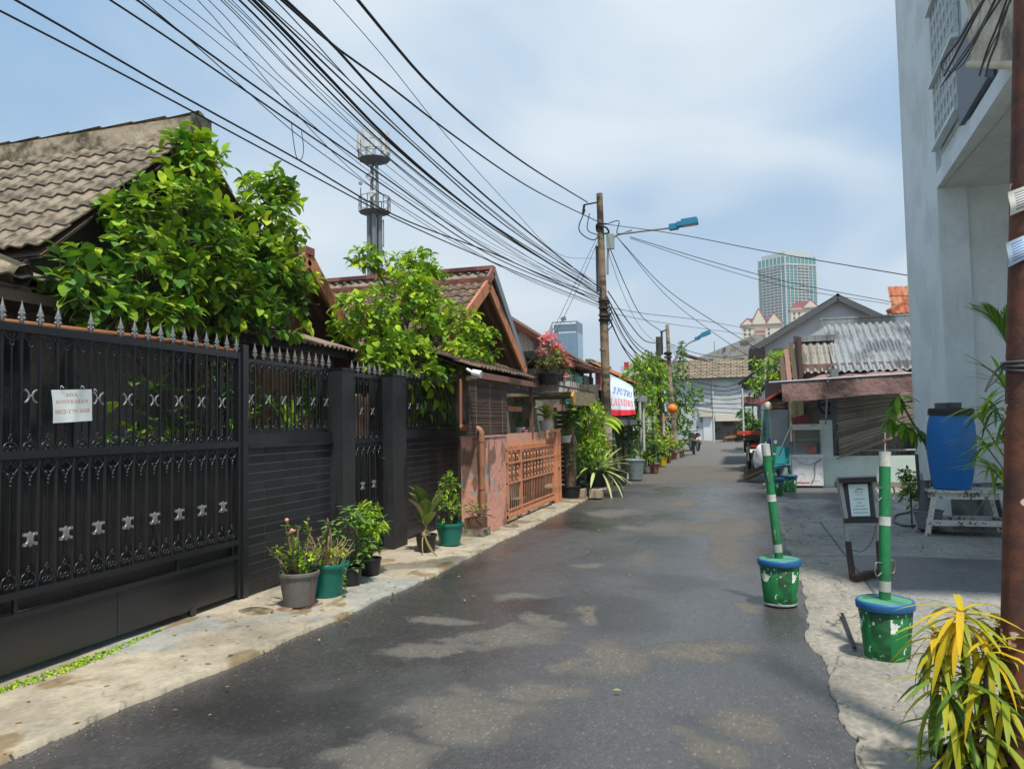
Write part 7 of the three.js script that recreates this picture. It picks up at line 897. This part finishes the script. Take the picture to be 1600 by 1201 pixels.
{ // grey gable house
  const Z = 27, q = (u, v) => PZ(u, v, Z), A = q(1308, 464), Lf = q(1180, 541), Rt = q(1392, 500), t = thing('grey_gable_house', 'large pale grey house with broad gable above the corrugated roofs', 'house', [A.x, 0, -Z]), m = mat([0.58, 0.63, 0.66], 0.85, { map: T.soft }), dxl = Lf.x - A.x, dxr = 3.2; const yR = A.y - (A.y - Lf.y) * dxr / -dxl;
  mesh('gable_wall', [prism([[dxl + 0.25, 0], [dxr, 0], [dxr, yR], [0, A.y - 0.08], [dxl + 0.25, Lf.y + 0.05]], 6, 'z').translate(0, 0, -6)], m, t); mesh('roof', [bar(V(0.05, A.y + 0.05, -2.9), V(dxl - 0.15, Lf.y - 0.1, -2.9), 6.3, 0.09), bar(V(-0.05, A.y + 0.05, -2.9), V(dxr + 0.3, yR - 0.15, -2.9), 6.3, 0.09)], mat([0.13, 0.14, 0.15], 0.7, { map: T.grime }), t); mesh('barge', [bar(V(0, A.y - 0.06, 0.23), V(dxl - 0.15, Lf.y - 0.2, 0.23), 0.05, 0.14), bar(V(0, A.y - 0.06, 0.23), V(dxr + 0.3, yR - 0.25, 0.23), 0.05, 0.14)], mat([0.1, 0.11, 0.12], 0.7), t); mesh('eave_end', [ext(dxl - 0.2, dxl + 0.3, Lf.y - 0.5, Lf.y - 0.12, 0.5, -5)], darkWood, t);
  mesh('down_pipe', [cyl(0.06, 0.06, Lf.y - 0.4, dxl + 0.45, 0, 0.1, 8)], mat([0.14, 0.16, 0.18], 0.6), t); mesh('plaster_patch', [ext(dxl + 0.55, dxl + 1.5, Lf.y - 0.9, Lf.y - 0.1, 0.002, 0.014)], mat([0.36, 0.35, 0.31], 0.9, { map: T.grime }), t); mesh('side_strip', [ext(dxl + 0.25, dxl + 0.4, 0, Lf.y - 0.2, 0.02, 0.05)], potM.white, t);
  const o = thing('orange_roof', 'small roof of bright orange clay tiles beside the pale building', 'roof', PZ(1386, 490, 25)); const cm = [[0.5, 0.16, 0.075], [0.42, 0.13, 0.065], [0.54, 0.22, 0.11]].map((c) => mat(c, 0.8, { map: T.grime })); tileRoof(o, V(1.9, -0.1, 0.4), V(-1, 0, 0), V(0, 0.8, -0.6), 6, 3, 0.3, 0.36, cm); mesh('gable_end', [ext(-0.1, 2, -4.5, -0.12, 0.2, -0.9)], mat([0.25, 0.22, 0.2], 0.9), o); mesh('hip', [bar(V(0, 0.0, 0.4), V(1.2, 0.75, -0.4), 0.2, 0.14)], cm[0], o); mesh('deck', [quadSheet(V(0, -0.12, 0.42), V(2, -0.12, 0.42), V(2, 0.72, -0.22), V(0.9, 0.72, -0.22))], brownPaint, o); }
shrubRow('leafy tree between the grey gable house and the brown awning', [1.0, 0, -24.6], [[0.2, 3.1, 0, 0.9, 0.45, 0.6], [-0.1, 2.5, 0.2, 0.8, 0.4, 0.6], [0.6, 3.4, 0, 0.5, 0.3, 0.5]], 300, 0.2, LIME.concat(GREEN), [LEAF.narrow, LEAF.oval]);
shrubRow('low dark shrubs beside the street end on the right', [0.55, 0, -38], [[-0.3, 1.1, 0, 0.6, 0.6, 0.6], [0.5, 0.9, 0, 0.7, 0.6, 0.6], [-0.4, 1.7, 0, 0.4, 0.4, 0.4]], 260, 0.2, GREEN.concat(DARK), [LEAF.oval]);
{ const t = thing('balcony_house', 'narrow house with dark sheet roofs and red balcony rail on the right', 'house', [0.75, 0, -40]); mesh('wall', [ext(0, 2, 0, 4.4, 0, -4)], mat([0.4, 0.45, 0.48], 0.85, { map: T.grime }), t); mesh('sheet_roof', [bar(V(-0.9, 3.3, 0.3), V(0.5, 4.3, 0.3), 1.6, 0.08), ext(-0.75, 0.3, 3.0, 3.5, 0.9, 0.3)], darkWood, t); mesh('red_rail', [ext(-0.8, 0.4, 2.35, 2.65, 0.9, 0.84)], redPaint, t); mesh('balcony_floor', [ext(-0.8, 0.4, 2.2, 2.34, 0.9, 0)], darkWood, t); for (const x of [-0.7, -0.3, 0.1]) mesh('strut', [ext(x, x + 0.06, 1.5, 2.2, 0.8, 0.74)], darkWood, t); mesh('blue_door', [ext(-0.05, -0.01, 0, 2.0, 0.2, -0.8)], mat([0.16, 0.26, 0.34], 0.6), t); single('white_post', [cyl(0.045, 0.04, 3.0, 0.02, 0, -37.2, 10)], potM.white, 'slim white post at the right road edge near the street end', 'post'); }
// ---- motorcycles and bits at the right road edge
function motorbike(label, p, turn, red) { const t = thing('motorcycle', label, 'motorcycle', p, turn), bk = mat([0.012, 0.012, 0.014], 0.45), bd = red ? mat([0.3, 0.02, 0.02], 0.3, { clearcoat: 0.6 }) : mat([0.02, 0.02, 0.024], 0.3, { clearcoat: 0.6 }), ch = mat([0.5, 0.5, 0.5], 0.3, { metalness: 0.8 });
  for (const z of [0.62, -0.62]) { const w = mesh('wheel', [new THREE.TorusGeometry(0.25, 0.05, 10, 28).rotateY(Math.PI / 2)], bk, t); w.position.set(0, 0.3, z); mesh('rim', [new THREE.TorusGeometry(0.19, 0.015, 6, 24).rotateY(Math.PI / 2), ...[0, 1, 2, 3, 4].map((k) => box(0.02, 0.36, 0.02).rotateX(k * 0.63)), cyl(0.05, 0.05, 0.1, 0, -0.05, 0, 10).rotateZ(Math.PI / 2)], ch, w); }
  mesh('body', [tube([V(0, 0.72, -0.55), V(0, 0.6, 0), V(0, 0.75, 0.35), V(0, 0.82, 0.6)].map((v) => v), 0.11, 24, 10), box(0.16, 0.3, 0.4, 0, 0.42, 0)], bd, t); mesh('seat', [box(0.24, 0.1, 0.62, 0, 0.8, 0.35), box(0.2, 0.08, 0.2, 0, 0.77, 0.0)], bk, t); mesh('rear_fender', [arc(0.33, 0.05, 0.2, 2.4, 0.3, 0.62)], bk, t); mesh('tail_light', [box(0.14, 0.07, 0.05, 0, 0.76, 0.72)], mat([0.6, 0.03, 0.02], 0.3), t); mesh('plate', [box(0.22, 0.1, 0.01, 0, 0.62, 0.76, -0.3)], mat([0.7, 0.7, 0.68], 0.5), t); mesh('fork', [rod(V(0.06, 0.3, -0.62), V(0.06, 0.95, -0.42), 0.025), rod(V(-0.06, 0.3, -0.62), V(-0.06, 0.95, -0.42), 0.025)], ch, t); mesh('front_shield', [box(0.3, 0.4, 0.06, 0, 0.72, -0.5, 0.35)], bd, t); mesh('handlebar', [tube([V(-0.34, 1.02, -0.3), V(-0.1, 1.0, -0.42), V(0.1, 1.0, -0.42), V(0.34, 1.02, -0.3)], 0.018, 16, 6)], bk, t); for (const s of [-1, 1]) { mesh('mirror', [ball(0.06, s * 0.3, 1.2, -0.36, 8), rod(V(s * 0.22, 1.02, -0.36), V(s * 0.3, 1.18, -0.36), 0.008)], bk, t); } mesh('exhaust', [rod(V(0.14, 0.3, 0.1), V(0.16, 0.38, 0.75), 0.045, 0.05)], ch, t); mesh('stand', [rod(V(-0.08, 0.3, 0.05), V(-0.22, 0.02, 0.1), 0.012)], bk, t); return t; }
motorbike('motorcycle parked at the right road edge carrying a red load', [0.2, 0, -24.2], 0.1, false);
motorbike('red motorcycle parked close behind the loaded one', [0.62, 0.02, -25.4], 0.25, true);
motorbike('dark motorcycle parked beyond the plank bench', [-2.45, 0, -41], 0.35, false);
{ const t = thing('cargo_load', 'red bundle and planks strapped across the motorcycle', 'load', [0.2, 0.86, -24.0]); mesh('red_bundle', [box(0.75, 0.1, 0.4, 0, 0.28, 0)], mat([0.62, 0.05, 0.03], 0.6), t); for (let i = 0; i < 6; i++) mesh('plank', [bar(V(-0.75 + rr(-0.2, 0.2), 0.02 + i * 0.035, rr(-0.2, 0.3)), V(0.5, 0.02 + i * 0.035, rr(-0.3, 0.1)), 0.07, 0.025)], pick([barkM, mat([0.32, 0.14, 0.07], 0.8), strawM]), t);
  const h = thing('helmet', 'white helmet resting on the red motorcycle', 'helmet', [0.62, 1.15, -25.4]); mesh('shell', [new THREE.SphereGeometry(0.14, 16, 10, 0, 6.3, 0, 1.9)], potM.white, h); mesh('visor', [box(0.2, 0.05, 0.1, 0, -0.02, 0.12)], mat([0.05, 0.1, 0.3], 0.3), h);
  const s = thing('white_sack', 'white plastic sack leaning beside the motorcycle', 'sack', [0.5, 0, -23.3]); const g = new THREE.SphereGeometry(0.26, 16, 12), q = g.attributes.position; for (let i = 0; i < q.count; i++) { const k = 0.8 + 0.4 * fbm(q.getX(i) * 6 + 3, q.getY(i) * 6 + q.getZ(i) * 5, 3, 256, 90); q.setXYZ(i, q.getX(i) * k, q.getY(i) * k * 1.6, q.getZ(i) * k); } g.computeVertexNormals(); mesh('sack', [g.translate(0, 0.42, 0)], mat([0.62, 0.64, 0.68], 0.6), s); mesh('knot', [ball(0.06, 0, 0.86, 0, 8)], mat([0.62, 0.64, 0.68], 0.6), s);
  const b = thing('firewood_bundle', 'bundle of split firewood lying at the road edge', 'firewood', [0.32, 0.0, -20.2]); for (let i = 0; i < 12; i++) mesh('stick', [bar(V(-0.3 + rr(-0.05, 0.05), 0.03 + (i % 4) * 0.05, -0.15 + Math.floor(i / 4) * 0.09), V(0.12, 0.22 + (i % 4) * 0.05, -0.1 + Math.floor(i / 4) * 0.09), 0.05, 0.04)], pick([mat([0.42, 0.24, 0.12], 0.8), barkM]), b);
  const c = thing('plastic_chair', 'teal plastic chair pushed beside the display fridge', 'chair', [0.82, RY, -18.7]), cm = mat([0.02, 0.28, 0.3], 0.5); mesh('seat', [box(0.36, 0.04, 0.36, 0, 0.42, 0)], cm, c); mesh('backrest', [box(0.36, 0.4, 0.03, 0, 0.66, -0.17, -0.12)], cm, c); for (const x of [-0.15, 0.15]) for (const z of [-0.15, 0.15]) mesh('leg', [rod(V(x * 1.15, 0, z * 1.15), V(x, 0.42, z), 0.02)], cm, c); const d = thing('blue_drum', 'small blue tarpaulin bundle leaning on the far bollard post', 'bundle', [0.62, RY, -20]); mesh('bundle', [lathe([[0, 0], [0.16, 0.02], [0.19, 0.35], [0.15, 0.8], [0.05, 1.0], [0, 1.02]], 12)], mat([0.03, 0.1, 0.28], 0.6, { bump: T.bumpBig, bs: 0.04 }), d); mesh('tie', [new THREE.TorusGeometry(0.13, 0.012, 6, 16).rotateX(Math.PI / 2).translate(0, 0.84, 0)], strawM, d); }
scene.fog = new THREE.FogExp2(new THREE.Color().setRGB(0.62, 0.71, 0.80), 0.00035);
renderer.render(scene, camera);
